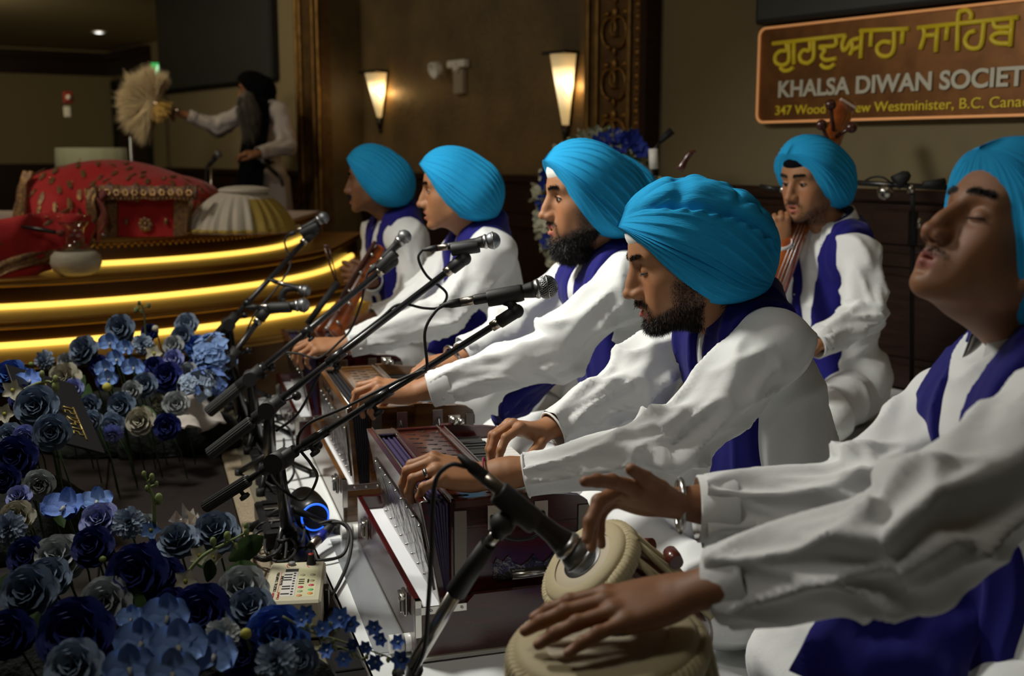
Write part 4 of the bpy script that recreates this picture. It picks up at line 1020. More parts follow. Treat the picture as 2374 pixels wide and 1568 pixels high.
# screens
def screen(name, px0, px1, z0, z1, label, px1_t=None):
    t0, t1 = wt(px0), (wt(px1) if px1_t is None else px1_t); c = WP((t0+t1)/2, z0, .02); th = thing(name, label, 'screen', tuple(c))
    mb = MB(); wbox(mb, t0, t1, z0, z1, .0, .07, .01); mb.obj('bezel', m_blkm, th)
    mb = MB(); wbox(mb, t0+.02*np.sign(t1-t0), t1-.02*np.sign(t1-t0), z0+.02, z1-.02, .066, .072); mb.obj('display', mat('dark_display', (.055, .060, .058), rough=.5, spec=.4), th)
_, zs = wall_hit(525, 199)
screen('wall_screen', 655, 393, zs, zs+1.15, 'large dark wall screen above the standing man')
_, za = wall_hit(1775, 60)
screen('dark_panel', 1762, 2374, za, za+.55, 'dark grey wall screen cut by the top edge above the lettered sign', px1_t=wt(2374)-.9)
# lettered sign
s_t0 = wt(1757, .04); zb0 = wall_hit(1757, 284, .05)[1]; zt0 = wall_hit(1757, 68, .05)[1]; s_t1 = wt(2374, .04)-.75
sg = thing('wall_sign', 'brown backlit sign with yellow Gurmukhi and white KHALSA DIWAN SOCIETY lettering', 'sign', tuple(WP((s_t0+s_t1)/2, zb0, .03)))
m_signb = mat('brown_sign_face', (.26, .11, .03), rough=.36, metal=.55, noise=(12, (.13, .05, .015), .6))
def rrect(x0, x1, y0, y1, r, n=6):
    P_ = []
    for cx, cy, a0 in ((x1-r, y1-r, 0), (x0+r, y1-r, 90), (x0+r, y0+r, 180), (x1-r, y0+r, 270)):
        for i in range(n+1): a = math.radians(a0+90*i/n); P_.append((cx+r*math.cos(a), cy+r*math.sin(a)))
    return P_
SM = np.eye(4); SM[:3, 0] = [-WD[0], -WD[1], 0]; SM[:3, 1] = [0, 0, 1]; SM[:3, 2] = [WN[0], WN[1], 0]; SM[:3, 3] = WP(s_t0, zb0, .02)
SWd = abs(s_t1-s_t0); SH = zt0-zb0; rr = rrect(0, SWd, 0, SH, .035)
mb = MB(); mb.prism(rr, SM, .03); mb.obj('face', m_signb, sg)
mb = MB(); mb.tube([xf(SM, (x, y, .036))[0] for x, y in rr+[rr[0]]], .006, 8, False); mb.obj('glowing_edge', mat('copper_glow_edge', (.8, .35, .15), emit=(1, .45, .15), estr=.24), sg)
m_yel = mat('yellow_letters', (.62, .47, .02), rough=.4, emit=(.62, .45, .02), estr=.10); m_wl = mat('silver_letters', (.62, .58, .46), rough=.4)
def spx(x, y):                                  # zoomed trace coordinates -> sign plane
    t_, z_ = wall_hit(1574+x/2.959, y/2.959, .05); return (s_t0-t_)*1.0, z_-zb0
STR = [[(650, 300), (1150, 243)], [(742, 295), (745, 345), (700, 352), (668, 385), (672, 430), (715, 448), (752, 430), (762, 390), (758, 293)], [(795, 290), (795, 442)], [(702, 465), (722, 484), (758, 484), (790, 464)],
 [(905, 282), (903, 345), (862, 345), (835, 380), (845, 420), (885, 434), (922, 410), (932, 370), (932, 276)], [(1082, 252), (1078, 312), (972, 322), (1008, 345), (985, 385), (1012, 412), (1085, 402)], [(980, 442), (1000, 462), (1040, 464), (1072, 440)],
 [(1150, 243), (1128, 300), (1135, 345), (1160, 330), (1190, 280), (1245, 262)], [(1190, 285), (1198, 330), (1180, 378)], [(1196, 345), (1246, 318)], [(1262, 215), (1252, 402)], [(1250, 212), (1580, 198)], [(1328, 208), (1320, 322)],
 [(1462, 292), (1405, 288), (1368, 320), (1375, 368), (1420, 388), (1462, 372), (1482, 325), (1484, 202)], [(1545, 200), (1536, 302)],
 [(1645, 192), (2335, 120)], [(1684, 188), (1690, 245), (1662, 340)], [(1690, 245), (1778, 240)], [(1782, 180), (1768, 358)], [(1850, 175), (1838, 278)], [(1915, 350), (1924, 110), (1945, 78), (1985, 72), (2012, 100), (2005, 135)],
 [(2040, 212), (1995, 228), (1970, 278), (1990, 322), (2042, 334), (2082, 300), (2100, 145)], [(2165, 142), (2182, 188), (2288, 184)], [(2285, 226), (2192, 228), (2150, 262), (2190, 296), (2280, 300)], [(2294, 126), (2278, 320)]]
mb = MB()
for s_ in STR:
    q = [np.array([*spx(x, y), .036]) for x, y in s_]; q = spline(q, 4) if len(q) > 2 else q; mb.tube([xf(SM, p)[0] for p in q], .0092, 8)
mb.obj('gurmukhi_lettering', m_yel, sg)
def text_obj(name, txt, M, width, height, m, parent, ext=.004, bold=0., scale_only=False):
    """flat lettering: width x height metres with lower-left corner at the frame's origin"""
    cu = bpy.data.curves.new(name, 'FONT'); cu.body = txt; cu.extrude = .02; cu.offset = bold; tmp = bpy.data.objects.new(name, cu); C.objects.link(tmp)
    bpy.context.view_layer.update(); dg = bpy.context.evaluated_depsgraph_get(); me = bpy.data.meshes.new_from_object(tmp.evaluated_get(dg)); n = len(me.vertices)
    V = np.empty(n*3, np.float32); me.vertices.foreach_get('co', V); V = V.reshape(-1, 3); lo, hi = V.min(0), V.max(0)
    V[:, 0] = (V[:, 0]-lo[0])/(hi[0]-lo[0])*width; V[:, 1] = (V[:, 1]-lo[1])/(hi[1]-lo[1])*height; V[:, 2] = (V[:, 2]-lo[2])/(hi[2]-lo[2])*ext
    V = xf(M, V); me.vertices.foreach_set('co', V.astype(np.float32).ravel()); me.materials.clear(); bpy.data.objects.remove(tmp); me.update()
    return link(name, me, m, parent)
def sub(M, x, y, z=.0): N_ = M.copy(); N_[:3, 3] = xf(M, (x, y, z))[0]; return N_
x0, y0 = spx(688, 672); x1, _ = spx(2367, 585); _, y1 = spx(688, 556)
wsoc = (x1-x0)
text_obj('name_lettering', 'KHALSA DIWAN SOCIETY', sub(SM, x0, y0, .031), wsoc*1.065, (y1-y0), m_wl, sg, .008, .028)
x0, y0 = spx(665, 800); x1, _ = spx(2367, 735); _, y1 = spx(665, 738)
text_obj('address_lettering', '347 Wood St. New Westminister, B.C. Canada', sub(SM, x0, y0, .031), (x1-x0)*1.045, (y1-y0)*1.18, m_yel, sg, .005, .002)
# exit sign, fire alarm, thermostat, downlight
p = P(367, 166, 12.6); th = thing('exit_sign', 'small glowing green running-man exit sign beside the dark door', 'sign', tuple(p))
mb = MB(); mb.box(p, (.155, .04, .20), None, .008); mb.obj('housing', m_blkm, th)
mb = MB(); mb.box(p-np.array([0, .024, 0]), (.135, .006, .18), None, .002); mb.obj('green_face', mat('exit_green', (0, .5, .15), emit=(.03, .55, .12), estr=.7), th)
mb = MB(); q = p-np.array([0, .030, 0])
for a, b in (((0, .03), (-.01, -.02)), ((-.01, -.02), (.02, -.06)), ((-.01, -.02), (-.035, -.055)), ((0, .02), (.035, .0)), ((0, .02), (-.03, .01))): mb.tube([q+np.array([a[0], 0, a[1]]), q+np.array([b[0], 0, b[1]])], .010, 6)
mb.sphere(q+np.array([.005, 0, .05]), .015, 8, 6); mb.obj('running_figure', mat('exit_white', (.8, 1, .85), emit=(.6, 1, .7), estr=.9), th)
d_ = 13.3
p = P(158, 226, d_); th = thing('fire_alarm', 'small dark red fire alarm box on the far left wall', 'alarm', tuple(p)); mb = MB(); mb.box(p, (.10, .05, .13), LR, .01); mb.obj('red_box', mat('alarm_red', (.35, .02, .02), rough=.5), th); mb = MB(); mb.sphere(p+np.append(ln*.03, 0), (.03, .03, .03), 10, 6); mb.obj('horn', m_white, th)
p = P(156, 259, d_); mb = MB(); mb.box(p, (.07, .03, .12), LR, .006); o = mb.obj('call_point', m_white); tag(o, 'small pale switch box directly below the red fire alarm', 'switch')
p = PZ(229, 74, 2.595); th = thing('ceiling_downlight', 'bright recessed downlight in the ceiling at the upper left', 'light', tuple(p)); mb = MB(); mb.lathe([(.08, 0), (.10, -.012), (.085, -.014), (.075, .0)], 20, np.array([[1, 0, 0, p[0]], [0, 1, 0, p[1]], [0, 0, 1, p[2]], [0, 0, 0, 1]]), close=True); mb.obj('trim_ring', m_white, th); mb = MB(); mb.sphere(p-np.array([0, 0, .004]), (.055, .055, .016), 16, 8); mb.obj('bulb', mat('downlight_bulb', (1, 1, 1), emit=(1, .98, .95), estr=3), th)
# draped round table and poles at the far left
p = P(212, 345, 8.3); th = thing('draped_table', 'pale grey-green draped round table behind the red cloth, far left', 'table', (p[0], p[1], -.42)); G = []; nr, na = 10, 120
for j in range(nr):
    for i in range(na):
        a = 2*PI*i/na
        if j < 3: r_ = .235*j/2; z = 1.0
        else: q = (j-2)/7; r_ = .235+.05*q+(math.sin(a*18)+.5*math.sin(a*31))*.012*q; z = 1.0-1.3*q
        G.append((p[0]+math.cos(a)*r_*1.05, p[1]+math.sin(a)*r_, z-(.01 if j == 3 else 0)))
link('tablecloth', np_mesh('tablecloth', G, [(j*na+i, (j+1)*na+i, (j+1)*na+(i+1) % na, j*na+(i+1) % na) for j in range(nr-1) for i in range(na)]), mat('pale_green_cloth', (.30, .31, .22), rough=.8), th)
p = P(306, 380, 7.6); t = thing('floor_pole', 'thin grey metal pole standing behind the red covered stand', 'pole', (p[0], p[1], -.42)); mb = MB(); mb.tube([(p[0], p[1], -.41), (p[0], p[1], P(303, 318, 7.6)[2])], .011, 8); mb.obj('shaft', mat('grey_tube', (.25, .27, .29), rough=.35, metal=.8), t); mb = MB(); mb.lathe([(.12, 0), (.12, .01), (.02, .03)], 20, framez((p[0], p[1], -.418), (0, 0, 1))); mb.obj('base', m_blk, t)

# ---------------------------------------------------------------- the people (camera pixel + depth of every joint gives real metres)
DR = (( 28, 42, 25), (32, 48, 25), (36, 50, 28), (38, 52, 30))     # relaxed, draped over an edge
KEYS = ((22, 38, 20), (30, 45, 20), (36, 48, 25), (40, 50, 28))
def J_(**kw): return {a: P(*b) for a, b in kw.items()}
def az(deg):   # heading: 0 = exactly to the left of the picture, + = turned towards the camera
    a = math.radians(deg); return (-math.cos(a), -math.sin(a))
# lead singer, turban with a puffed crown, head bowed (front harmonium)
J4 = J_(head=(1583, 600, 2.38), neck=(1706, 742, 2.44), pel=(1832, 1240, 2.46), shN=(1800, 800, 2.27), shF=(1600, 775, 2.60),
        elN=(1545, 1040, 2.16), elF=(1448, 905, 2.52), wrN=(1215, 1105, 2.17), wrF=(1280, 1000, 2.42))
g4, i4 = build_person(dict(J=J4, seed=4, face=az(4), pitch=12, hscale=1.10, h=.0075, hres=.0026, k=1.0,
    label='singer with bowed head and closed eyes at the front dark red harmonium, short black beard', group=None,
    head=dict(beard='full', stub=.62, beardlen=.0075, nstr=11000, mouth=.006, lid=-20, lid2=-23, turban=dict(puff=True, layers=8, top=1.04, B=(-.122, -.058)), patka=m_patka, jaw=1.06, browtilt=.10, browthick=1.1),
    handN=dict(W=P(1118, 1106, 2.17), x=P(1010, 1082, 2.15)-P(1118, 1106, 2.17), z=(-.1, -.35, 1), side=-1, curls=((42, 48, 20), (40, 52, 22), (38, 55, 25), (36, 52, 25)), thumb=(30, 55, 20, 20), h=.0025, s=1.1),
    handF=dict(W=P(1262, 1000, 2.42), x=P(1180, 985, 2.36)-P(1262, 1000, 2.42), z=(.1, .1, 1), side=1, curls=((35, 40, 15), (38, 45, 20), (42, 46, 22), (45, 48, 22)), thumb=(42, 25, 10, 10), h=.0025, s=1.05),
    scarfp=(.082, .062, .052, .074, -.60), cuff=False, sleeve=1.02, belly=1.12))
# bearded singer behind him
J3 = J_(head=(1358, 455, 3.14), neck=(1405, 590, 3.20), pel=(1490, 1010, 3.22), shN=(1450, 665, 3.02), shF=(1322, 660, 3.36),
        elN=(1280, 820, 2.92), elF=(1190, 770, 3.25), wrN=(1000, 905, 2.90), wrF=(1075, 828, 3.15))
g3, i3 = build_person(dict(J=J3, seed=3, face=az(14), pitch=2, hscale=1.08, h=.009, hres=.003,
    label='singer with a full black beard and half-closed eyes at the brown harmonium',
    head=dict(beard='full', stub=.8, core=True, mouth=.007, lid=24, gaze=(0, -6), turban=dict(layers=7, B=(-.100, -.072), A=(.088, .084)), patka=m_patka, jaw=1.05, browthick=1.25),
    handN=dict(W=P(965, 908, 2.90), x=P(880, 900, 2.88)-P(965, 908, 2.90), z=(-.1, -.4, 1), side=-1, curls=DR, thumb=(30, 45, 20, 20), s=1.1),
    handF=dict(W=P(1062, 832, 3.14), x=P(985, 845, 3.10)-P(1062, 832, 3.14), z=(.0, -.3, 1), side=1, curls=KEYS, thumb=(35, 25, 10, 10), s=1.0),
    scarfp=(.084, .062, .054, .072, -.62)))
J2 = J_(head=(1053, 440, 3.92), neck=(1105, 540, 3.96), pel=(1165, 880, 3.98), shN=(1140, 590, 3.80), shF=(1065, 588, 4.12),
        elN=(1040, 730, 3.72), elF=(980, 700, 4.0), wrN=(812, 797, 3.66), wrF=(860, 785, 3.95))
g2, i2 = build_person(dict(J=J2, seed=2, face=az(2), pitch=2, hscale=1.04, h=.010, hres=.0034,
    label='clean-shaven young singer in pure profile at the far harmonium, mouth open',
    head=dict(mouth=.008, lid=24, gaze=(0, -4), turban=dict(layers=9), beard='none', browthick=1.1),
    handN=dict(W=P(790, 800, 3.66), x=P(730, 800, 3.64)-P(790, 800, 3.66), z=(-.1, -.4, 1), side=-1, curls=DR, thumb=(30, 45, 20, 20), h=.0035, s=1.05),
    handF=dict(x=(-1, -.2, -.1), z=(0, -.2, 1), side=1, curls=KEYS, h=.0045), scarfp=(.084, .066, .054, .070, -.62)))
J1 = J_(head=(868, 418, 4.70), neck=(915, 505, 4.74), pel=(965, 800, 4.76), shN=(950, 555, 4.60), shF=(880, 548, 4.88),
        elN=(955, 705, 4.52), elF=(868, 660, 4.85), wrN=(868, 738, 4.42), wrF=(862, 650, 4.60))
g1, i1 = build_person(dict(J=J1, seed=1, face=az(-4), pitch=0, hscale=1.02, h=.011, hres=.0036,
    label='farthest seated musician in a blue turban holding the bowed string instrument',
    head=dict(mouth=.008, lid=20, turban=dict(layers=10), beard='moustache', stub=.4, skin=(.22, .10, .05)),
    handN=dict(x=(-1, -.1, -.2), z=(0, -.5, 1), side=-1, curls=KEYS, h=.004), handF=dict(x=(-.9, .1, .3), z=(0, -1, .3), side=-1, curls=KEYS, h=.0045), scarfp=(.085, .085, .045, .055, -.62), collar=True))
# musician half hidden behind the bearded singer
J6 = J_(head=(1425, 442, 4.30), neck=(1462, 540, 4.34), pel=(1500, 830, 4.36), shN=(1500, 585, 4.2), shF=(1440, 575, 4.5),
        elN=(1470, 700, 4.1), elF=(1380, 690, 4.4), wrN=(1390, 760, 4.1), wrF=(1330, 740, 4.3))
build_person(dict(J=J6, seed=16, face=az(4), hscale=.98, h=.012, hres=.0045, label='musician almost hidden behind the bearded singer, only turban top and scarf showing',
    head=dict(turban=dict(layers=9)), handN=dict(x=(-1, 0, -.3), z=(0, -.3, 1), side=-1, curls=KEYS, h=.005), handF=dict(x=(-1, 0, 0), z=(0, 0, 1), side=-1, curls=KEYS, h=.005)))
# player of the long-necked instrument, right
J7 = J_(head=(1880, 418, 3.98), neck=(1925, 535, 4.02), pel=(1945, 880, 4.05), shN=(1995, 595, 3.86), shF=(1838, 590, 4.14),
        elN=(2005, 735, 3.74), elF=(1790, 700, 4.05), wrN=(1890, 800, 3.60), wrF=(1806, 560, 3.92))
g7, i7 = build_person(dict(J=J7, seed=7, face=az(36), pitch=6, hscale=1.06, h=.010, hres=.0032,
    label='musician with a thin beard holding the long wooden neck upright, beneath the wall sign',
    head=dict(beard='light', stub=.55, mouth=.007, lid=12, gaze=(0, -16), turban=dict(layers=8, A=(.088, .088)), patka=m_blackcloth, browthick=1.1, beardlen=.004, nstr=3000),
    handN=dict(x=(-1, -.1, -.2), z=(0, -.4, 1), side=-1, curls=KEYS, h=.004), handF=dict(W=P(1806, 566, 3.94), x=(-.05, -.05, 1), z=(-.2, -1, 0), side=-1, curls=((75, 85, 45), (78, 88, 50), (80, 90, 50), (82, 90, 50)), thumb=(30, 40, 30, 30), h=.0035, s=.98),
    collar=True, collarh=.062, collr=1.05, ringr=1.32, scarfp=(.098, .070, .045, .052, -.55), belly=1.1))
# drummer, near right
J5 = J_(head=(2338, 566, 1.58), neck=(2400, 800, 1.60), pel=(2470, 1500, 1.56), shN=(2480, 990, 1.38), shF=(2225, 955, 1.78),
        elN=(2105, 1275, 1.28), elF=(1990, 1185, 1.66), wrN=(1668, 1357, 1.385), wrF=(1622, 1180, 1.66))
g5, i5 = build_person(dict(J=J5, seed=5, face=az(12), pitch=-31, hscale=1.03, h=.006, hres=.0026,
    label='drummer with raised face and closed eyes, nearest person at the right edge',
    head=dict(beard='moustache', stub=.35, beardlen=.002, nstr=110, lid=-24, lid2=-26, turban=dict(layers=12, A=(.090, .074), B=(-.118, -.06)), skin=(.27, .12, .055), mouth=.0, lip=(.33, .10, .09), nose=.55, browthick=.9),
    handN=dict(W=P(1590, 1372, 1.38), x=P(1440, 1402, 1.375)-P(1590, 1372, 1.38), z=(0, -.15, 1), side=-1, curls=((6, 10, 6), (5, 10, 6), (5, 10, 6), (6, 10, 5)), splay=(7, 2, -4, -11), thumb=(22, 12, 5, 5), h=.0024, s=1.1, wr=.0235),
    handF=dict(W=P(1568, 1168, 1.66), x=P(1450, 1138, 1.62)-P(1568, 1168, 1.66), z=(.05, .45, 1), side=1, curls=((2, 8, 5), (36, 34, 15), (46, 36, 15), (54, 38, 15)), thumb=(22, -14, 8, 5), h=.0024, s=1.12),
    collar=True, collarh=.070, collr=1.08, ringr=1.42, scarfp=(.112, .072, .045, .055, -.62), sleeve=1.12, belly=1.05))

# ---------------------------------------------------------------- harmoniums
m_bell = mat('purple_bellows', (.035, .022, .075), rough=.6)
m_bellk = mat('black_bellows', (.012, .010, .014), rough=.6)
m_chrome = mat('chrome', (.62, .60, .56), rough=.27, metal=1)
m_ivory = mat('white_key', (.78, .76, .72), rough=.25)
m_ebony = mat('black_key', (.008, .008, .008), rough=.12, spec=.6, coat=.5)
m_paper = mat('white_liner', (.78, .79, .82), rough=.7)
m_felt = mat('maroon_felt', (.20, .02, .04), rough=.9)
m_orange = mat('orange_strip', (.75, .22, .03), rough=.6)
m_mirror = mat('black_mirror_panel', (.025, .024, .024), rough=.16, metal=.75, bump=(26, .9, .006), noise=(22, (.16, .15, .14), .9))
def wood(name, c, c2, rough=.22): return mat(name, c, rough=rough, spec=.55, coat=.45, noise=(9, c2, .8, (1, 1, 9)))
def harmonium(corner, A, label, m_w, m_w2, m_bel, a_len=.70, felt=None, lettering=None, foot=.072):
    """corner: near-left foot; A: unit vector along the keyboard (away from the camera)"""
    a3 = np.array([A[0], A[1], 0]); b3 = np.array([A[1], -A[0], 0]); M = np.eye(4); M[:3, 0] = a3; M[:3, 1] = b3; M[:3, 2] = (0, 0, 1); M[:3, 3] = corner
    M[:3, 1] = b3; R = M[:3, :3]; th = thing('harmonium', label, 'harmonium', tuple(corner))
    def bx(mb, a0, a1, b0, b1, z0, z1, bev=.002): return mb.box(xf(M, ((a0+a1)/2, (b0+b1)/2, (z0+z1)/2))[0], (a1-a0, b1-b0, z1-z0), R, bev)
    L, W, tz, T = a_len, .385, .125, .012
    mb = MB(); bx(mb, 0, L, 0, T, 0, tz); bx(mb, 0, L, W-T, W, 0, tz); bx(mb, L-T, L, 0, W, 0, tz)
    # scooped near end board
    prof = [(0, .0), (W, .0), (W, tz)]+[(W-.03-(W-.12)*i/8, tz-.004+.0*i) for i in range(1, 1)]+[(.115, tz), (.098, tz-.018), (.070, tz-.030), (.035, tz-.030), (.016, tz-.018), (.010, tz), (0, tz)]
    Mp = np.eye(4); Mp[:3, 0] = b3; Mp[:3, 1] = (0, 0, 1); Mp[:3, 2] = np.cross(b3, (0, 0, 1)); Mp[:3, 3] = corner
    Mp[:3, 3] = corner + (0 if Mp[:3, 2]@a3 > 0 else T)*a3
    mb.prism(prof, Mp, T); tr = mb.obj('tray', m_w, th)
    mb = MB(); bx(mb, T, L-T, T, W-T, .004, .092, 0); mb.obj('paper_liner', m_paper, tr)
    mb = MB(); bx(mb, -.002, L+.002, -.002, W+.002, 0, .012); mb.obj('chrome_skirt', m_chrome, tr)
    mb = MB(); bx(mb, -.0015, .002, -.0015, .10, tz-.030, tz-.014, .0008); bx(mb, -.0015, .012, -.0015, .012, .05, tz, .001)
    for q in (.03, .06, .09): mb.sphere(xf(M, (-.003, q, tz-.022))[0], .003, 8, 5)
    mb.obj('corner_plate', m_chrome, tr)
    for aa in (.06, .52):
        mb = MB(); bx(mb, aa, aa+.035, -.010, -.0015, tz-.055, tz-.006, .003); bx(mb, aa+.006, aa+.029, -.017, -.010, tz-.05, tz-.022, .004); mb.tube([xf(M, (aa-.002, -.013, tz-.016))[0], xf(M, (aa+.037, -.013, tz-.016))[0]], .004, 8); mb.obj('latch', m_chrome, tr)
    # body
    H = .30; a0, a1 = .045, L-.045; b0 = .078; b1 = .362
    mb = MB(); bx(mb, a0, a1, b0, b1, .09, .245, .003); bx(mb, a0, a1, b0, .205, .24, H-.012, .003)
    bx(mb, a0, a1, b0, b0+.014, .245, H); bx(mb, a0, a1, .192, .206, .245, H); bx(mb, a0, a0+.014, b0, .206, .245, H); bx(mb, a1-.014, a1, b0, .206, .245, H)
    bd = mb.obj('body', m_w, th)
    for s0, s1 in ((a0, a0+.018), (a1-.018, a1)):
        mb = MB(); pr = [(.200, .24), (.366, .24), (.366, .262), (.360, .278), (.345, .288), (.315, .293), (.285, .2945), (.255, .300), (.235, .304), (.200, .304)]
        Mc = Mp.copy(); Mc[:3, 3] = corner+(s0 if Mp[:3, 2]@a3 > 0 else s1)*a3; mb.prism(pr, Mc, s1-s0); mb.obj('cheek', m_w, bd)
    # fret top with sound holes
    mb = MB(); bx(mb, a0+.014, a1-.014, b0+.014, .192, H-.013, H-.006, .001); fr = mb.obj('fret_board', m_w2, bd)
    me = None
    for i in range(13):
        for j in range(3):
            if me is None:
                b = MB(); b.sphere((.005, 0, 0), (.0062, .0046, .0006), 14, 4); b.sphere((-.006, -.001, 0), (.0075, .0022, .0005), 12, 4); me = b.me('sound_hole'); me.materials.append(mat('hole_dark', (.004, .002, .002), rough=.6))
            o = bpy.data.objects.new('sound_hole', me); C.objects.link(o); o.parent = fr; q = M.copy(); q[:3, 3] = xf(M, (a0+.05+(a1-a0-.10)*(i+(.5 if j % 2 else 0))/12, b0+.040+j*.030, H-.0055))[0]; q[:3, :3] = R@rotm('Z', 90+12); o.matrix_world = Matrix(q.tolist())
    for bb in (b0+.001, .190, .205):
        mb = MB(); bx(mb, a0, a1, bb, bb+.0035, H-.004, H+.0025, .001); mb.obj('chrome_rail', m_chrome, bd)
    mb = MB(); bx(mb, a0+.02, a1-.02, .207, .217, .262, .276, .001); mb.obj('felt_strip', felt or m_felt, bd)
    # keys
    n = 23; kw = (a1-a0-.044)/n; mw = mk = None
    for i in range(n):
        if mw is None: b = MB(); b.box((0, 0, 0), (kw-.0012, .128, .012), None, .0015); mw = b.me('white_key'); mw.materials.append(m_ivory)
        o = bpy.data.objects.new('white_key', mw); C.objects.link(o); o.parent = bd; q = M.copy(); q[:3, 3] = xf(M, (a0+.022+kw*(i+.5), .284, .259))[0]; o.matrix_world = Matrix(q.tolist())
        if i % 7 in (0, 1, 3, 4, 5) and i < n-1:
            if mk is None: b = MB(); b.prism([(-.045, 0), (.030, 0), (.024, .011), (-.045, .012)], np.array([[0, 0, 1, -kw*.28], [1, 0, 0, 0], [0, 1, 0, 0], [0, 0, 0, 1]], float), kw*.56); mk = b.me('black_key'); mk.materials.append(m_ebony)
            o = bpy.data.objects.new('black_key', mk); C.objects.link(o); o.parent = bd; q = M.copy(); q[:3, 3] = xf(M, (a0+.022+kw*(i+1), .266, .265))[0]; o.matrix_world = Matrix(q.tolist())
    # bellows and front board (the board leans out at the top, the folds open like a fan)
    def slab(poly, s0, s1):
        m_ = MB(); Mc = Mp.copy(); Mc[:3, 3] = corner+(s0 if Mp[:3, 2]@a3 > 0 else s1)*a3; m_.prism(poly, Mc, s1-s0); return m_
    zb_ = .092; tb, bb_ = .034, foot
    def lean(o, z): f_ = (z-zb_)/(H-zb_); return bb_+(tb-bb_)*f_+o
    nb = 7; V_ = MB()
    for i in range(nb):
        q = (i+.5)/nb; top = tb+(b0-tb)*q; bot = bb_+(b0-bb_)*q; zt_ = H-.006-(.004 if i % 2 else 0)
        V_.V += slab([(bot-.0006, zb_), (bot+.0006, zb_), (top+.0012, zt_), (top-.0032, zt_)], a0+.004, a1-.004).V; V_.F += [tuple(k_+V_.n for k_ in f_) for f_ in slab([(0, 0), (1, 0), (1, 1), (0, 1)], 0, 1).F]; V_.sm += [False]*6; V_.n += 8
    V_.obj('bellows', m_bel, th)
    slab([(bb_, zb_), (b0, zb_), (b0, H-.016), (tb, H-.016)], a0+.012, a1-.012).obj('bellows_core', m_bel, th)
    bl = slab([(lean(-.014, zb_), zb_), (lean(0, zb_), zb_), (lean(0, H+.004), H+.004), (lean(-.014, H+.004), H+.004)], a0, a1).obj('bellows_board', m_w, th)
    zt2 = H-.050
    mp = slab([(lean(-.0175, .112), .112), (lean(-.0135, .112), .112), (lean(-.0135, zt2), zt2), (lean(-.0175, zt2), zt2)], a0+.03, a1-.07).obj('mirror_plate', m_mirror, bl)
    mb = MB()
    for i in range(9):
        for z_ in (.120, zt2-.008): mb.sphere(xf(M, (a0+.04+(a1-a0-.12)*i/8, lean(-.018, z_), z_))[0], .0030, 8, 5)
    mb.obj('stud', m_chrome, mp)['kind'] = 'stuff'
    mb = MB(); mb.tube([xf(M, q)[0] for q in ((a0-.002, lean(-.014, zb_), zb_), (a0-.002, lean(-.014, H+.003), H+.003), (a0-.002, lean(.001, H+.005), H+.005))], .0026, 6); mb.obj('chrome_trim', m_chrome, bl)
    mb = MB(); mb.tube([xf(M, q)[0] for q in ((a0, lean(0, H+.004), H+.0045), (a1, lean(0, H+.004), H+.0045))], .0022, 6); mb.obj('chrome_trim', m_chrome, bl)
    mb = MB(); bx(mb, a1-.06, a1-.015, .036, .085, H-.001, H+.004, .001); bx(mb, a1-.012, a1-.006, .22, .25, .29, .325, .001); mb.sphere(xf(M, (a1-.022, .232, .314))[0], .011, 12, 8); mb.sphere(xf(M, (a1-.022, .250, .310))[0], .008, 10, 6); mb.obj('stop_knob', m_chrome, bd)
    # near end: strip, handle, scalloped bracket
    m_as = mat('aged_steel', (.20, .18, .15), rough=.38, metal=.9)
    for q_ in ((b0+.008, b0+.034, .13, H-.02), (.34, .362, .15, .27)): mb = MB(); bx(mb, a0-.004, a0, *q_, .001); mb.obj('end_strip', m_as, bd)
    mb = MB(); c_ = np.array([a0-.003, .215, .262])
    for s_ in (-1, 1): bx(mb, a0-.003, a0, .215+s_*.048-.014, .215+s_*.048+.014, .235, .285, .001)
    mb.obj('handle_plate', m_chrome, bd)
    mb = MB(); mb.tube(spline([xf(M, q)[0] for q in ((a0-.004, .163, .262), (a0-.026, .168, .240), (a0-.030, .195, .222), (a0-.030, .235, .222), (a0-.026, .262, .240), (a0-.004, .267, .262))], 5), .0042, 8); mb.obj('carrying_handle', m_blk, bd)
    mb = MB(); pr = [(.165, .132), (.300, .132), (.300, .165), (.292, .185), (.284, .170), (.268, .158), (.256, .166), (.248, .178), (.238, .166), (.222, .156), (.206, .164), (.196, .180), (.184, .168), (.172, .178), (.165, .165)]
    Mc = Mp.copy(); Mc[:3, 3] = corner+(a0-.004 if Mp[:3, 2]@a3 > 0 else a0)*a3; mb.prism(pr, Mc, .003); br = mb.obj('scalloped_bracket', m_mirror, bd)
    mb = MB(); mb.tube([xf(M, (a0-.010, .20, .140))[0], xf(M, (a0-.010, .275, .140))[0]], .008, 10); mb.obj('hinge_pin', m_chrome, br)
    if lettering:
        Mt = np.eye(4); Mt[:3, 0] = -a3; Mt[:3, 1] = (0, 0, 1); Mt[:3, 2] = -b3; Mt[:3, 3] = xf(M, (a1-.12, lean(-.015, H-.036), H-.036))[0]
        text_obj('lettering', lettering, Mt, .22, .026, m_blk, bl, .001, .02)
    return th, M
A_ = nrm([-.298, 1, 0])
m_rw = wood('dark_red_lacquer', (.065, .005, .006), (.018, .003, .003)); m_rw2 = wood('red_brown_fret', (.06, .013, .008), (.03, .006, .004))
m_bw = wood('brown_lacquer', (.16, .070, .018), (.07, .028, .008)); m_bw2 = wood('golden_fret', (.22, .105, .03), (.10, .045, .015))
c4 = PZ(965, 1540, 0); c3 = PZ(797, 1222, 0); c2_ = c3+(c3-c4)*.93+np.array([-.03, .02, 0])
for c_ in (c4, c3, c2_): c_[2] = .001
h4, HM4 = harmonium(c4, A_, 'dark red lacquered harmonium nearest the camera, played by the singer with bowed head', m_rw, m_rw2, m_bell)
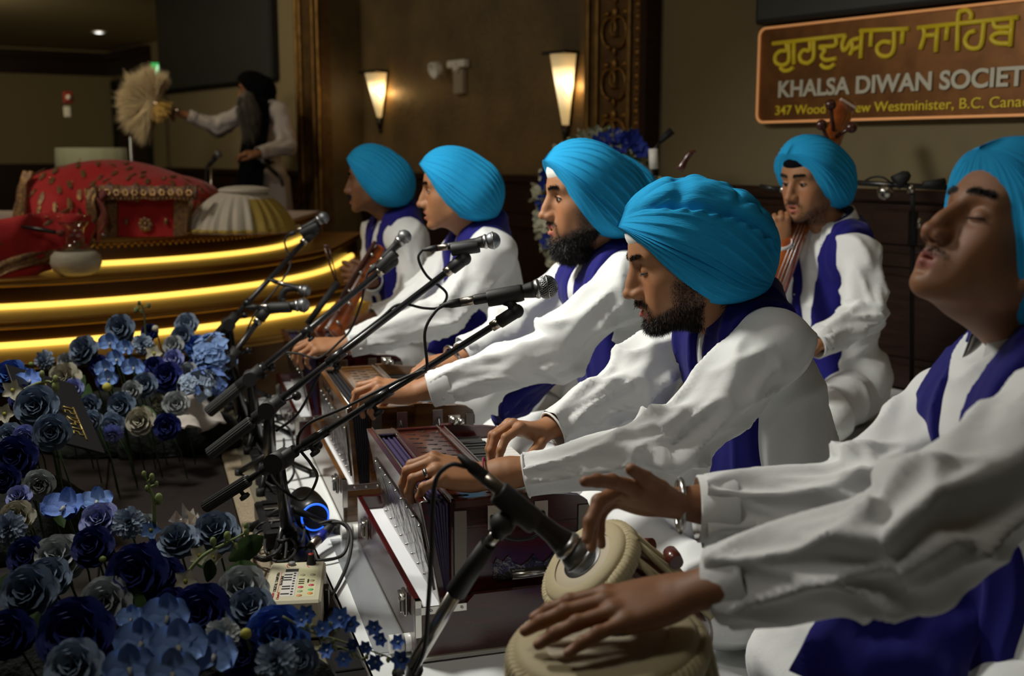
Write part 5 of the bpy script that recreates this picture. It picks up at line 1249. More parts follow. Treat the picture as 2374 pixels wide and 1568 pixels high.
h3, HM3 = harmonium(c3, A_, 'golden brown harmonium with NAGI lettering, second from the camera', m_bw, m_bw2, m_bellk, felt=m_orange, lettering='NAGI', foot=.050)
h2, HM2 = harmonium(c2_, A_, 'dark red harmonium farthest from the camera, under the young singer', m_rw, m_rw2, m_bell)
# green note tucked on the front harmonium
mb = MB(); mb.box(xf(HM4, (.27, .150, .3045))[0], (.075, .055, .002), HM4[:3, :3]@rotm('Z', 8)); o = mb.obj('paper_note', mat('pale_green_paper', (.45, .62, .40), rough=.8)); tag(o, 'pale green paper note lying on the front harmonium beside the hand', 'note')
# clear guard strip with end rollers lying before the front harmonium
q0, q1 = PZ(822, 1232, .02), PZ(942, 1490, .02); th = thing('page_strip', 'long clear strip with white end rollers on the sheet before the front harmonium', 'strip', tuple(q0))
mb = MB(); d_ = nrm(q1-q0); sd = np.cross(d_, (0, 0, 1)); mb.box((q0+q1)/2-sd*.02-np.array([0, 0, .012]), (.0025, np.linalg.norm(q1-q0), .010), np.stack([sd, d_, np.cross(sd, d_)], 1)); mb.obj('metal_edge', m_blk, th)
mb = MB(); mb.box((q0+q1)/2+sd*.022-np.array([0, 0, .016]), (.08, np.linalg.norm(q1-q0), .0015), np.stack([sd, d_, np.cross(sd, d_)], 1)); mb.obj('clear_strip', mat('clear_film', (.8, .82, .85), rough=.1, trans=.9), th)
for q in (q0, q1):
    mb = MB(); mb.tube([q-sd*.028, q+sd*.004], .018, 18); mb.tube([q+sd*.006, q+sd*.034], .018, 18); mb.obj('roller', mat('translucent_white', (.75, .75, .72), rough=.35), th)
for i in range(3):
    mb = MB(); mb.sphere(q0+(q1-q0)*(.1+.38*i)-sd*.02-np.array([0, 0, .006]), .003, 6, 4); mb.obj('rivet', m_chrome, th)
# ---------------------------------------------------------------- drums
m_skinh = mat('drum_skin', (.58, .50, .36), rough=.6, noise=(5, (.48, .40, .27), .6)); m_strap = mat('hide_strap', (.50, .42, .25), rough=.7, bump=(60, .4, .002)); m_syahi = mat('black_paste', (.012, .011, .012), rough=.35)
m_brass = mat('nickel_drum_shell', (.35, .33, .30), rough=.22, metal=1); m_dwood = mat('dark_drum_wood', (.10, .02, .012), rough=.3, coat=.4); m_ring = mat('blue_ring_cloth', (.03, .02, .25), rough=.8)
def drum(name, label, top, nz, R_, H_, shell, m_shell, nstrap, blocks, syahi, lace=3):
    """top: centre of the head; nz: its normal"""
    M = framez(top, nz, (1, 0, 0)); th = thing(name, label, 'drum', tuple(top-nrm(nz)*H_))
    mb = MB(); mb.lathe([(r, z) for r, z in shell], 40, M); mb.obj('shell', m_shell, th)
    mb = MB(); mb.lathe([(0.0005, .002), (R_*.5, .002), (R_*.94, .0), (R_, -.006), (R_*1.02, -.016)], 48, M, close=True); hd = mb.obj('head', m_skinh, th)
    mb = MB(); mb.lathe([(R_*.70, .0035), (R_*.95, .0035), (R_*1.02, -.004), (R_*1.03, -.018)], 48, M, close=True); mb.obj('head_border', m_strap, hd)
    mb = MB(); c_ = xf(M, (syahi[0], syahi[1], .0))[0]; M2 = M.copy(); M2[:3, 3] = c_; mb.lathe([(.0005, .0062), (syahi[2]*.6, .006), (syahi[2], .0034)], 32, M2, close=True); mb.obj('tuning_paste', m_syahi, hd)
    mb = MB()                                    # twisted lacing round the rim
    for st_ in range(lace):
        pts = []
        for i in range(161):
            a = 2*PI*i/160; ph = a*26+st_*2*PI/lace; pts.append(xf(M, ((R_*1.035+.0085*math.cos(ph))*math.cos(a), (R_*1.035+.0085*math.cos(ph))*math.sin(a), -.020+.0115*math.sin(ph)))[0])
        mb.tube(pts, .0060, 6, False)
    mb.obj('braided_rim', m_strap, th)
    zb = -H_*.86; rb = np.interp(-zb, [-z for r, z in shell], [r for r, z in shell])+.012; zs = [-.024, -H_*.3, -H_*.6, zb]
    me = None
    for i in range(nstrap):
        a0 = 2*PI*i/nstrap; a1 = a0+PI/nstrap
        for aa, ab in ((a0, a1), (a0+2*PI/nstrap, a1)):
            mb = MB(); P_ = []
            for z_ in zs:
                f_ = (z_-zs[0])/(zb-zs[0]); a = aa+(ab-aa)*f_; rr_ = np.interp(-z_, [-z for r, z in shell], [r for r, z in shell])+(.012 if z_ > -.03 else .006); P_.append(xf(M, (rr_*math.cos(a), rr_*math.sin(a), z_))[0])
            mb.tube(P_, .0052, 6, flat=.5); mb.obj('tension_strap', m_strap, th)
    for i in range(blocks):
        a = 2*PI*(i+.3)/blocks; z_ = -H_*.42; rr_ = np.interp(-z_, [-z for r, z in shell], [r for r, z in shell])+.020; c0 = xf(M, (rr_*math.cos(a-.16), rr_*math.sin(a-.16), z_))[0]; c1 = xf(M, (rr_*math.cos(a+.16), rr_*math.sin(a+.16), z_))[0]
        mb = MB(); mb.tube([c0, (c0+c1)/2, c1], [.012, .0135, .012], 12); mb.obj('tuning_block', m_dwood, th)
    return th, M
tb = P(1405, 1478, 1.40); bn = nrm([-.12, -.10, 1])
b_th, bM = drum('bass_drum', 'large pale-headed bass drum with braided rim under the flat hand, bottom edge', tb, bn, .118, .27, [(.112, -.002), (.128, -.05), (.135, -.10), (.128, -.16), (.10, -.22), (.07, -.262), (.05, -.27)], m_brass, 16, 0, (.02, .03, .035))
td_ = P(1352, 1300, 1.76); dn = nrm([-.62, -.26, .74])
d_th, dM = drum('treble_drum', 'small tilted treble drum with laced rim behind the near microphone ball', td_, dn, .079, .25, [(.074, -.002), (.080, -.04), (.092, -.10), (.100, -.17), (.098, -.22), (.085, -.25)], m_dwood, 16, 8, (0, 0, .036))
for nm, th_, c_, r0, lab in (('drum_ring', None, tb-bn*.275, .085, 'blue padded ring cushion under the large drum'), ('drum_ring', None, td_-dn*.235, .075, 'blue padded ring cushion under the small tilted drum')):
    c_ = c_.copy(); c_[2] = .035; mb = MB(); mb.tube([c_+np.array([math.cos(a)*r0, math.sin(a)*r0, 0]) for a in np.linspace(0, 2*PI, 33)], .033, 12, False); o = mb.obj(nm, m_ring); tag(o, lab, 'cushion')
# small hammer beside the drum
th = thing('tuning_hammer', 'small steel tuning hammer lying by the drummer between drum and knee', 'hammer', tuple(PZ(1790, 1530, .0)))
q0 = PZ(1735, 1470, .06); q1 = PZ(1790, 1555, .03); mb = MB(); mb.tube([q0, q1], .007, 8); mb.obj('handle', m_dwood, th); mb = MB(); d_ = np.cross(nrm(q1-q0), (0, 0, 1)); mb.tube([q0-d_*.028, q0+d_*.028], .011, 10); mb.obj('steel_head', m_chrome, th)
# ---------------------------------------------------------------- bowed instrument of the farthest musician and long neck of the right-hand one
m_ow = mat('orange_lacquer', (.42, .10, .015), rough=.22, coat=.6, noise=(6, (.20, .035, .008), .8, (1, 1, 4))); m_ow2 = mat('dark_lacquer', (.06, .015, .01), rough=.3, coat=.4)
th = thing('bowed_lute', 'orange-brown bowed string instrument with shiny pegs held by the farthest musician', 'instrument', tuple(P(795, 730, 4.38)))
mb = MB(); ax0, ax1 = P(884, 572, 4.40), P(770, 760, 4.28); d_ = nrm(ax1-ax0); s_ = nrm(np.cross(d_, (0, 1, 0))); f_ = np.cross(d_, s_)
prof = [(0, .020), (.06, .036), (.14, .044), (.22, .040), (.28, .046), (.34, .062), (.42, .068), (.48, .050), (.50, .01)]
V = []; nn = 20
for t, w_ in prof:
    for k in range(nn): a = 2*PI*k/nn; V.append(ax0+d_*t+s_*w_*math.cos(a)*.85+f_*w_*.42*math.sin(a))
mb.add(V, [(i*nn+k, i*nn+(k+1) % nn, (i+1)*nn+(k+1) % nn, (i+1)*nn+k) for i in range(len(prof)-1) for k in range(nn)]); V0 = MB(); mb.obj('body', m_ow, th)
fs_ = -1 if f_[1] > 0 else 1
mb = MB(); mb.box(ax0+d_*.13-s_*.028+f_*fs_*.02, (.26, .014, .03), np.stack([d_, s_, f_], 1), .003); mb.obj('fingerboard', m_ow2, th)
for i in range(9):
    mb = MB(); q = ax0+d_*(.05+.042*i)+s_*(.010 if i % 2 else -.014)+f_*fs_*(.022+.012*min(1, i/5)); mb.sphere(q, .0085, 8, 6); mb.obj('peg', m_chrome, th)
th = thing('bow', 'thin brown bow standing upright left of the farthest musician', 'bow', tuple(P(720, 750, 4.2)))
mb = MB(); mb.tube([P(752, 570, 4.25), P(765, 615, 4.25), P(779, 655, 4.25)], .004, 6); mb.tube([P(762, 572, 4.25), P(783, 655, 4.25)], .0025, 5); mb.tube([P(750, 570, 4.25), P(763, 571, 4.25)], .006, 6); mb.obj('stick', m_ow2, th)
mb = MB(); mb.tube([P(783, 655, 4.25), P(712, 752, 4.20)], [.014, .012], 10); mb.obj('grip', m_blkm, th)
th = thing('long_neck_lute', 'orange wooden long-necked lute with dark pegs rising behind the right-hand musician', 'instrument', tuple(P(1800, 660, 3.98)))
ax0, ax1 = P(1794, 672, 3.80), P(1962, 240, 4.42); d_ = nrm(ax1-ax0); s_ = nrm(np.cross(d_, (0, 1, 0))); f_ = np.cross(s_, d_); Ln = np.linalg.norm(ax1-ax0)
mb = MB(); R3 = np.stack([s_, f_, d_], 1)
V = []
for t, w_ in ((-.35, .044), (0, .040), (.3, .036), (.7, .034), (.86, .032), (.93, .036), (1.0, .040)):
    for k in range(12): a = 2*PI*k/12; V.append(ax0+d_*Ln*t+s_*w_*max(-1, min(1, 1.25*math.cos(a)))+f_*w_*.55*max(-1, min(1, 1.25*math.sin(a))))
mb.add(V, [(i*12+k, i*12+(k+1) % 12, (i+1)*12+(k+1) % 12, (i+1)*12+k) for i in range(6) for k in range(12)]+[tuple(range(72, 84))]); mb.obj('neck', m_ow, th)
mb = MB(); fsg = -1 if f_[1] > 0 else 1; mb.box(ax0+d_*Ln*.98+f_*fsg*.016, (.07, .02, .012), R3, .003); mb.obj('bone_cap', mat('bone', (.6, .5, .4), rough=.4), th)
for px, py in ((1926, 243), (1905, 290), (1974, 296)):
    mb = MB(); q = P(px, py, 4.22); c_ = ax0+d_*((q-ax0)@d_); mb.tube([c_, q], [.009, .006], 8); mb.sphere(q, (.022, .018, .020), 12, 8); mb.obj('peg', m_ow2, th)
for x_ in (-.012, 0, .012):
    mb = MB(); mb.tube([ax0+s_*x_+f_*fsg*.026, ax1+s_*x_-d_*.03+f_*fsg*.026], .0012, 4); mb.obj('string', m_chrome, th)
mb = MB(); mb.box(ax0+d_*Ln*.38+f_*fsg*.03, (.02, .012, .075), R3, .003); mb.obj('inlay', mat('pearl_inlay', (.7, .65, .55), rough=.3), th)
th = thing('scroll_headstock', 'small dark carved scroll of an instrument sticking up behind the front singer turban', 'instrument', tuple(P(1590, 380, 4.0)))
mb = MB(); mb.tube(spline([P(1575, 395, 4.0), P(1592, 366, 4.0), P(1602, 355, 4.0), P(1612, 350, 4.0)], 4), [.013]*3+[.010]*6+[.006]*4, 10); mb.obj('scroll', m_ow2, th)

# ---------------------------------------------------------------- microphones, stands, cables
m_mic = mat('mic_black', (.014, .014, .015), rough=.45, bump=(400, .3, .001)); m_xlr = mat('xlr_nickel', (.52, .47, .40), rough=.28, metal=1)
m_mesh = mat('mic_grille', (.50, .50, .50), rough=.32, metal=1); m_meshd = mat('mic_grille_dark', (.05, .05, .052), rough=.7, metal=.2); m_meshg = mat('mic_grille_grey', (.20, .21, .22), rough=.45, metal=.8)
m_rub = mat('rubber_black', (.016, .016, .016), rough=.6); m_knurl = mat('ribbed_grip', (.02, .02, .02), rough=.55)
m_pole = mat('satin_black_tube', (.02, .02, .021), rough=.28, spec=.6, metal=.3)
def microphone(tail, ball, rb, label, wire=False, cable=None, clip=True, grip_at=.55, s=1.0):
    """tail: cable end of the body; ball: centre of the grille"""
    d = nrm(ball-tail); L = np.linalg.norm(ball-tail); th = thing('microphone', label, 'microphone', tuple(tail)); M = framez(tail, d, (0, 0, 1)); r1 = rb*.92; k = rb/.026
    mb = MB(); mb.lathe([(.0035*k, -.078*k), (.0075*k, -.058*k), (.0095*k, -.052*k), (.0100*k, -.030*k)], 14, M); mb.obj('cable_boot', m_rub, th)
    mb = MB(); mb.lathe([(.0100*k, -.030*k), (.0102*k, -.002*k), (.0098*k, .0)], 18, M); mb.obj('plug', m_xlr, th)
    Lb = L-rb*1.0
    mb = MB(); mb.lathe([(.0108*k, 0), (.0118*k, .003), (.0120*k, Lb*.25), (.0150*k, Lb*.74), (.0152*k, Lb*.80), (.0185*k, Lb*.93), (.0195*k, Lb)], 24, M); mb.obj('handle', m_mic, th)
    mb = MB(); mb.lathe([(.0185*k, Lb-.004*k), (.0225*k, Lb+.003*k), (.0225*k, Lb+.007*k), (.0200*k, Lb+.010*k)], 28, M); mb.obj('collar_ring', m_mesh, th)
    g = MB(); V = []; nu, nv = (44, 22) if wire else (24, 14)
    def gp(u, v, e=0.):                                   # u angle, v 0 base .. 1 pole: flattened ball
        t = v*PI*.74; r_ = rb*math.sin(PI*.26+t)*1.0; z_ = L-rb*math.cos(PI*.26+t)*.92; r_ = r_*(1+e/rb); return xf(M, (r_*math.cos(u), r_*math.sin(u), z_+e*.5))[0]
    for j in range(nv+1):
        for i in range(nu): V.append(gp(2*PI*i/nu, j/nv, -.0016 if wire else 0))
    g.add(V, [(j*nu+i, j*nu+(i+1) % nu, (j+1)*nu+(i+1) % nu, (j+1)*nu+i) for j in range(nv) for i in range(nu)]); gr = g.obj('grille', m_meshd if wire else m_meshg, th)
    if wire:
        w_ = MB()
        for sgn in (1, -1):
            for i in range(30): w_.tube([gp(2*PI*i/30+sgn*v*1.25, v, .0002) for v in np.linspace(.02, .93, 15)], .00075, 4, False)
        o = w_.obj('grille_wires', m_mesh, gr); o['kind'] = 'stuff'
    mb = MB(); mb.tube([gp(2*PI*i/36, .355, .0007) for i in range(37)], .0017*k, 6, False); mb.obj('grille_band', m_mesh, gr)
    return th
def stand(rear, front, label, r=.008, base=None, pivot=None, grip=.24, sleeve=None, clip_to=None, chrome=False, basez=0.0, pole_r=None, legs=True):
    th = thing('microphone_stand', label, 'stand', tuple(base) if base is not None else tuple(rear)); d = nrm(front-rear)
    mb = MB(); mb.tube([rear+d*.0, front], r, 14); mb.obj('boom', m_pole, th)
    mb = MB(); g0, g1 = rear-d*.005, rear+d*grip; M = framez(g0, d); n = 30; Lg = np.linalg.norm(g1-g0)
    V = []; nn = 36
    for z_ in (0, .004, Lg-.004, Lg):
        rr_ = (r*1.9 if 0 < z_ < Lg else r*1.5)
        for k in range(nn): a = 2*PI*k/nn; q = rr_+(.0007 if k % 2 else -.0007); V.append(xf(M, (q*math.cos(a), q*math.sin(a), z_))[0])
    mb.add(V, [(i*nn+k, i*nn+(k+1) % nn, (i+1)*nn+(k+1) % nn, (i+1)*nn+k) for i in range(3) for k in range(nn)]+[tuple(range(nn-1, -1, -1)), tuple(range(3*nn, 4*nn))], False); mb.obj('ribbed_counterweight', m_knurl, th)
    for t in (sleeve or []):
        mb = MB(); c0 = rear+(front-rear)*t[0]; c1 = rear+(front-rear)*t[1]; mb.tube([c0, c1], r*1.55, 14); mb.obj('clutch', m_pole, th)
        mb = MB(); q = c0+d*.01; k_ = nrm(np.cross(d, (0, 1, 0))); k_ = k_ if k_[2] < 0 else -k_; mb.tube([q, q+k_*.024], .005, 8); mb.lathe([(.004, 0), (.011, .002), (.012, .009), (.009, .011)], 14, framez(q+k_*.020, k_)); mb.obj('thumb_screw', m_rub, th)
    # clip holder at the front
    mb = MB(); mb.tube([front-d*.01, front+d*.012], r*1.5, 14); mb.obj('thread_ring', m_xlr, th)
    if clip_to is not None:
        c0, cd, cr = clip_to; up_ = nrm(c0-front)
        mb = MB(); mb.tube([front+d*.008, front+d*.05], r*1.9, 14); mb.tube([front+d*.048, (front+d*.05+c0)/2, c0-up_*cr*.6], [r*1.9, r*1.3, r*1.6], 12); mb.sphere(front+d*.05, r*2.1, 12, 8); mb.obj('swivel', m_rub, th)
        mb = MB(); M = framez(c0-cd*.035, cd, (0, 0, 1)); mb.lathe([(cr*1.10, 0), (cr*1.24, .004), (cr*1.28, .066), (cr*1.16, .072), (cr*1.02, .071), (cr*1.0, .002)], 20, M, close=True); mb.obj('clip', m_rub, th)
    if base is not None:
        pr = pole_r or r*1.6; pv = rear+(front-rear)*pivot; b = np.array(base, float)
        mb = MB(); mb.tube([b+np.array([0, 0, .01]), b+(pv-b)*.55, pv-np.array([0, 0, .0])], [pr*1.35, pr*1.3, pr], 14); mb.obj('upright', m_pole, th)
        mb = MB(); sx = nrm(np.cross(d, (0, 0, 1))); mb.tube([pv-sx*.03, pv+sx*.03], .022, 18); mb.tube([pv-sx*.042, pv-sx*.03], .014, 14); mb.tube([pv-d*.045, pv+d*.045], r*2.0, 14); mb.obj('tilt_joint', m_rub, th)
        mb = MB(); q = pv-sx*.035; e = q+nrm(np.array([.6, -.1, .25]))*.075; mb.tube([q, e], .0035, 8); mb.sphere(e, .0125, 12, 8); mb.obj('lever', m_blk, th)
        if legs:
            for k in range(3):
                a = k*2*PI/3+.5; mb = MB(); e = b+np.array([math.cos(a)*.13, math.sin(a)*.13, 0]); e[2] = basez+.012; mb.tube([b+np.array([0, 0, .09]), e], .009, 8); mb.obj('leg', m_pole, th)
                mb = MB(); mb.tube([e-np.array([0, 0, .010]), e+np.array([0, 0, .010])], .012, 8); mb.obj('rubber_foot', m_rub, th)
        mb = MB(); mb.lathe([(.045, 0), (.045, .010), (.03, .02), (.018, .06), (.017, .09)], 20, framez((b[0], b[1], basez), (0, 0, 1))); mb.obj('base', m_blk, th)
    return th
def cable(pts, r, label, m=None, name='microphone_cable', n=8):
    mb = MB(); mb.tube(spline(pts, n), r, 8); o = mb.obj(name, m or m_rub); tag(o, label, 'cable'); return o
# 1 front boom and its microphone
d6 = 2.22; mic6t = P(1098, 696, d6); mic6b = P(1268, 666, d6)
microphone(mic6t, mic6b, S(27, d6), 'sharpest microphone with bright wire-mesh ball, before the bowed singer', wire=True)
stand(P(478, 1175, 2.38), P(1150, 752, d6), 'nearest long black boom stand running up to the mesh-ball microphone', r=.0068, base=PZ(668, 1255, .0), pivot=.27, grip=.125, sleeve=[(.105, .155), (.36, .445), (.58, .66)], clip_to=(P(1170, 686, d6), nrm(mic6b-mic6t), .0135))
cable([P(1036, 706, d6), P(1010, 722, d6-.01), P(985, 770, d6-.02), P(990, 850, d6-.03), P(975, 862, d6), P(930, 880, d6), P(800, 945, d6+.04), P(712, 985, d6+.10), P(690, 1030, d6+.12), P(720, 1075, 2.33), P(735, 1110, 2.35), P(700, 1160, 2.36), P(640, 1120, 2.38), P(618, 1060, 2.40)], .0032, 'cable looping from the mesh-ball microphone down its boom')
# 2
d5 = 2.85; t_, b_ = P(1038, 572, d5), P(1142, 558, d5)
microphone(t_, b_, S(20, d5), 'grey-ball microphone on the second boom, before the bearded singer')
stand(P(487, 1052, 2.85), P(1040, 628, d5), 'second black boom stand, ending at the microphone before the bearded singer', r=.0085, base=PZ(628, 1120, .0), pivot=.25, grip=.14, sleeve=[(.50, .57)], clip_to=(P(1078, 575, d5), nrm(b_-t_), .0135))
cable([P(980, 578, d5), P(970, 600, d5), P(990, 640, d5), P(1035, 680, d5), P(1020, 712, d5), P(985, 715, d5), P(925, 706, d5), P(880, 740, d5), P(760, 835, d5), P(735, 880, d5), P(690, 960, d5), P(640, 1000, d5)], .0034, 'cable hanging from the second boom microphone in a loose loop')
# 3
d4_ = 3.45; t_, b_ = P(888, 600, d4_), P(938, 549, d4_)
microphone(t_, b_, S(17, d4_), 'grey-ball microphone pointing up before the young profile singer')
stand(P(484, 955, 3.35), P(880, 630, d4_), 'third black boom stand, ending before the young profile singer', r=.0095, base=PZ(596, 1030, .0), pivot=.24, grip=.15, sleeve=[(.28, .33), (.55, .6)], clip_to=(P(897, 605, d4_), nrm(b_-t_), .0135))
cable([P(868, 612, d4_), P(850, 640, d4_), P(838, 700, d4_), P(815, 760, d4_), P(790, 790, d4_), P(740, 830, d4_), P(690, 820, d4_), P(650, 822, d4_), P(610, 860, d4_)], .0036, 'cable dropping from the third microphone to its boom')
# 4 and 5 pair, 6 tall one at the back
d3_ = 3.75; t_, b_ = P(620, 711, d3_), P(703, 708, d3_)
microphone(t_, b_, S(17, d3_), 'microphone lying level at the left, lower of the two close together')
stand(P(484, 900, 3.7), P(598, 745, d3_), 'short black boom stand carrying the lower level microphone at left', r=.010, base=PZ(566, 985, .0), pivot=.42, grip=.16, clip_to=(P(650, 713, d3_), nrm(b_-t_), .015))
t_, b_ = P(660, 660, 3.95), P(708, 675, 3.95)
microphone(t_, b_, S(14, 3.95), 'microphone sloping down, upper of the two close together at left')
stand(P(452, 835, 4.0), P(705, 560, 4.15), 'tall thin black boom stand at the far left of the row', r=.0095, base=PZ(548, 935, .0), pivot=.30, grip=.17, clip_to=(P(718, 532, 4.15), nrm(P(750, 505, 4.15)-P(690, 537, 4.15)), .0135), sleeve=[(.45, .5)])
t_, b_ = P(700, 530, 4.15), P(750, 505, 4.15)
microphone(t_, b_, S(14, 4.15), 'farthest microphone on a boom, in front of the carved pilaster')
mb = MB(); mb.tube(spline([P(660, 700, 3.95), P(652, 690, 3.95), P(662, 672, 3.95), P(680, 668, 3.95)], 5), .012, 8); o = mb.obj('gooseneck', m_rub); tag(o, 'short curved black gooseneck holding the upper sloping microphone', 'holder')
cable([P(674, 540, 4.15), P(660, 560, 4.15), P(668, 590, 4.15), P(672, 620, 4.1), P(640, 670, 4.05), P(590, 730, 4.0), P(560, 800, 4.0)], .0036, 'cable winding round the tall far-left boom')
# 7 near microphone over the drums, chrome stand
d7 = 1.60; t_, b_ = P(1160, 1137, d7), P(1342, 1288, d7)
microphone(t_, b_, S(44, d7)*1.0, 'large blurred microphone over the drums, nearest to the camera')
cable([P(1082, 1083, d7), P(1045, 1078, d7), P(1012, 1110, d7), P(1003, 1180, d7), P(1000, 1290, d7), P(993, 1400, d7+.03), P(985, 1500, d7+.06), P(960, 1562, d7+.1)], .0036, 'cable arching down from the near drum microphone')
th = thing('microphone_stand', 'chrome-legged stand with black grip holding the near drum microphone', 'stand', tuple(PZ(935, 1590, 0)))
a_, b0_, c0_, e0_ = P(1180, 1205, d7), P(1132, 1262, d7+.02), P(1058, 1372, d7+.06), P(955, 1548, d7+.14)
mb = MB(); mb.tube([a_, P(1150, 1240, d7)], .013, 14); mb.sphere(P(1165, 1215, d7), .019, 14, 8); mb.obj('swivel', m_rub, th)
mb = MB(); M = framez(P(1190, 1170, d7)-nrm(P(1342, 1288, d7)-P(1160, 1137, d7))*.03, nrm(P(1342, 1288, d7)-P(1160, 1137, d7))); mb.lathe([(.0165, 0), (.0185, .004), (.019, .07), (.017, .075)], 20, M); mb.tube([P(1205, 1180, d7), a_], [.012, .014], 10); mb.obj('clip', m_rub, th)
mb = MB(); mb.tube([P(1150, 1240, d7), b0_], .0085, 14); mb.tube([c0_-nrm(e0_-c0_)*.0, e0_], .0115, 16); mb.obj('chrome_tube', m_chrome, th)
mb = MB(); mb.tube([b0_, c0_], [.0125, .0165], 16); mb.obj('black_grip', m_rub, th)
mb = MB(); mb.tube([e0_, e0_+nrm(e0_-c0_)*.05], .020, 14); mb.sphere(P(925, 1562, d7+.15), .012, 10, 6); mb.obj('base_clutch', m_rub, th)
bz_ = e0_.copy(); bz_[2] = .0
mb = MB(); mb.lathe([(.09, 0), (.09, .008), (.03, .02), (.016, .06)], 24, framez((bz_[0]-.03, bz_[1]-.05, .0), (0, 0, 1))); mb.tube([e0_, (bz_[0]-.03, bz_[1]-.05, .05)], .014, 10); mb.obj('round_base', m_blk, th)
# far small ones
p0, p1 = P(480, 432, 6.6), P(507, 357, 6.6)
th = thing('dais_microphone', 'small microphone on a thin stem behind the golden dais, beside the standing man', 'microphone', tuple(P(475, 445, 6.6)))
mb = MB(); mb.tube(spline([P(476, 450, 6.6)*[1, 1, 0]+[0, 0, .606], P(478, 400, 6.6), P(485, 380, 6.6)], 5), .008, 8); mb.tube([P(483, 385, 6.6), P(500, 364, 6.6)], [.012, .018], 12); mb.obj('stem', m_blkm, th); mb = MB(); mb.sphere(P(506, 358, 6.6), .024, 12, 8); mb.obj('grille', m_meshg, th)
mb = MB(); q_ = P(488, 445, 6.6); mb.tube([(q_[0], q_[1], .606), P(489, 380, 6.6)], .006, 6); mb.obj('thin_rod', m_xlr, th)
th = thing('spare_microphone', 'black microphone pointing up in the gap right of the carved pilaster', 'microphone', tuple(P(1515, 420, 4.9)))
mb = MB(); mb.tube([P(1530, 328, 4.9), P(1558, 303, 4.9)], [.012, .017], 12); mb.obj('handle', m_blkm, th); mb = MB(); mb.tube([P(1531, 328, 4.9), P(1518, 345, 4.9), P(1512, 440, 4.9), P(1512, 700, 4.9)], .007, 8); mb.obj('stem', m_blk, th); mb = MB(); mb.tube([P(1514, 345, 4.9), P(1516, 392, 4.9)], .020, 12); mb.obj('white_label_sleeve', m_white, th)
# horizontal boom and gear behind the right-hand musician
th = thing('horizontal_boom', 'black horizontal boom with hanging gear behind the right-hand musician', 'stand', tuple(P(2030, 700, 4.2)))
mb = MB(); mb.tube([P(1762, 432, 4.45), P(1815, 441, 4.4)], .009, 8); mb.obj('arm', m_pole, th); mb = MB(); mb.tube([P(1985, 424, 4.25), P(2225, 437, 4.15)], .010, 10); mb.obj('boom', m_pole, th)
mb = MB(); mb.sphere(P(1815, 440, 4.38), .014, 8, 6); mb.sphere(P(2052, 446, 4.2), .030, 14, 8); mb.obj('glass_knob', m_chrome, th)
mb = MB(); mb.tube([P(2112, 428, 4.2), P(2112, 448, 4.2)], .015, 10); mb.obj('clamp', m_xlr, th)
mb = MB(); mb.tube(spline([P(2000, 424, 4.25), P(2020, 412, 4.25), P(2045, 411, 4.2), P(2066, 424, 4.2)], 5), .004, 6); mb.tube([P(2076, 424, 4.2), P(2100, 408, 4.2), P(2108, 403, 4.2)], [.030, .022, .012], 10); mb.tube([P(2140, 428, 4.17), P(2190, 424, 4.17)], [.012, .018], 8); mb.obj('cloth_wrap', m_blkm, th)
mb = MB(); mb.tube([P(2118, 490, 4.2), P(2115, 570, 4.2)], .018, 10); mb.tube([P(2116, 440, 4.2), P(2116, 900, 4.2)*[1, 1, 0]+[0, 0, .01]], .009, 8); mb.lathe([(.12, 0), (.12, .01), (.02, .03)], 20, framez(P(2116, 900, 4.2)*[1, 1, 0]+[0, 0, .002], (0, 0, 1))); mb.obj('upright', m_blkm, th)
mb = MB(); mb.tube([P(2131, 505, 4.18), P(2130, 530, 4.18)], .010, 8); mb.obj('silver_plug', m_xlr, th)
# ---- gear on the stage edge
p = PZ(700, 1190, .0); th = thing('portable_speaker', 'black rounded portable speaker with glowing blue ring, among the mic stand feet', 'speaker', tuple(p))
c_ = PZ(731, 1200, .046); ax = nrm(c_-PZ(676, 1112, .05)+np.array([.02, 0, -.012])); K_ = .66; M = framez(c_-ax*.20*K_, ax)
mb = MB(); mb.lathe([(r_*K_, z_*K_) for r_, z_ in [(.005, -.03), (.045, -.022), (.060, .0), (.066, .06), (.066, .15), (.060, .185), (.052, .195)]], 32, M); mb.obj('body', m_blk, th)
mb = MB(); mb.lathe([(r_*K_, z_*K_) for r_, z_ in [(.052, .194), (.050, .200), (.0005, .199)]], 32, M, close=True); mb.obj('grille', m_blkm, th)
mb = MB(); mb.tube([xf(M, (.052*K_*math.cos(a), .052*K_*math.sin(a), .198*K_))[0] for a in np.linspace(0, 2*PI, 41)], .0028, 8, False); mb.obj('glowing_ring', mat('blue_ring_light', (.05, .2, 1), emit=(.02, .14, 1), estr=1.1), th)
for i, (x, y, lab) in enumerate(((752, 1235, 'black and nickel cable plug with dark blue collar beside the drone box'), (668, 1195, 'second nickel cable plug lying among the stand feet'))):
    th = thing('cable_plug', lab, 'plug', tuple(PZ(x, y, .02))); q0 = PZ(x+22, y-20, .045); q1 = PZ(x-30, y+32, .03); d_ = nrm(q1-q0); M = framez(q0, d_); Lq = np.linalg.norm(q1-q0)
    mb = MB(); mb.lathe([(.004, 0), (.010, .012), (.012, Lq*.45)], 16, M); mb.obj('boot', m_rub, th); mb = MB(); mb.lathe([(.0125, Lq*.45), (.0125, Lq*.72)], 16, M); mb.obj('blue_collar', mat('dark_blue_plastic', (.02, .03, .30), rough=.4), th); mb = MB(); mb.lathe([(.011, Lq*.72), (.0115, Lq*.74), (.0115, Lq), (.009, Lq)], 16, M); mb.obj('nickel_shell', m_xlr, th)
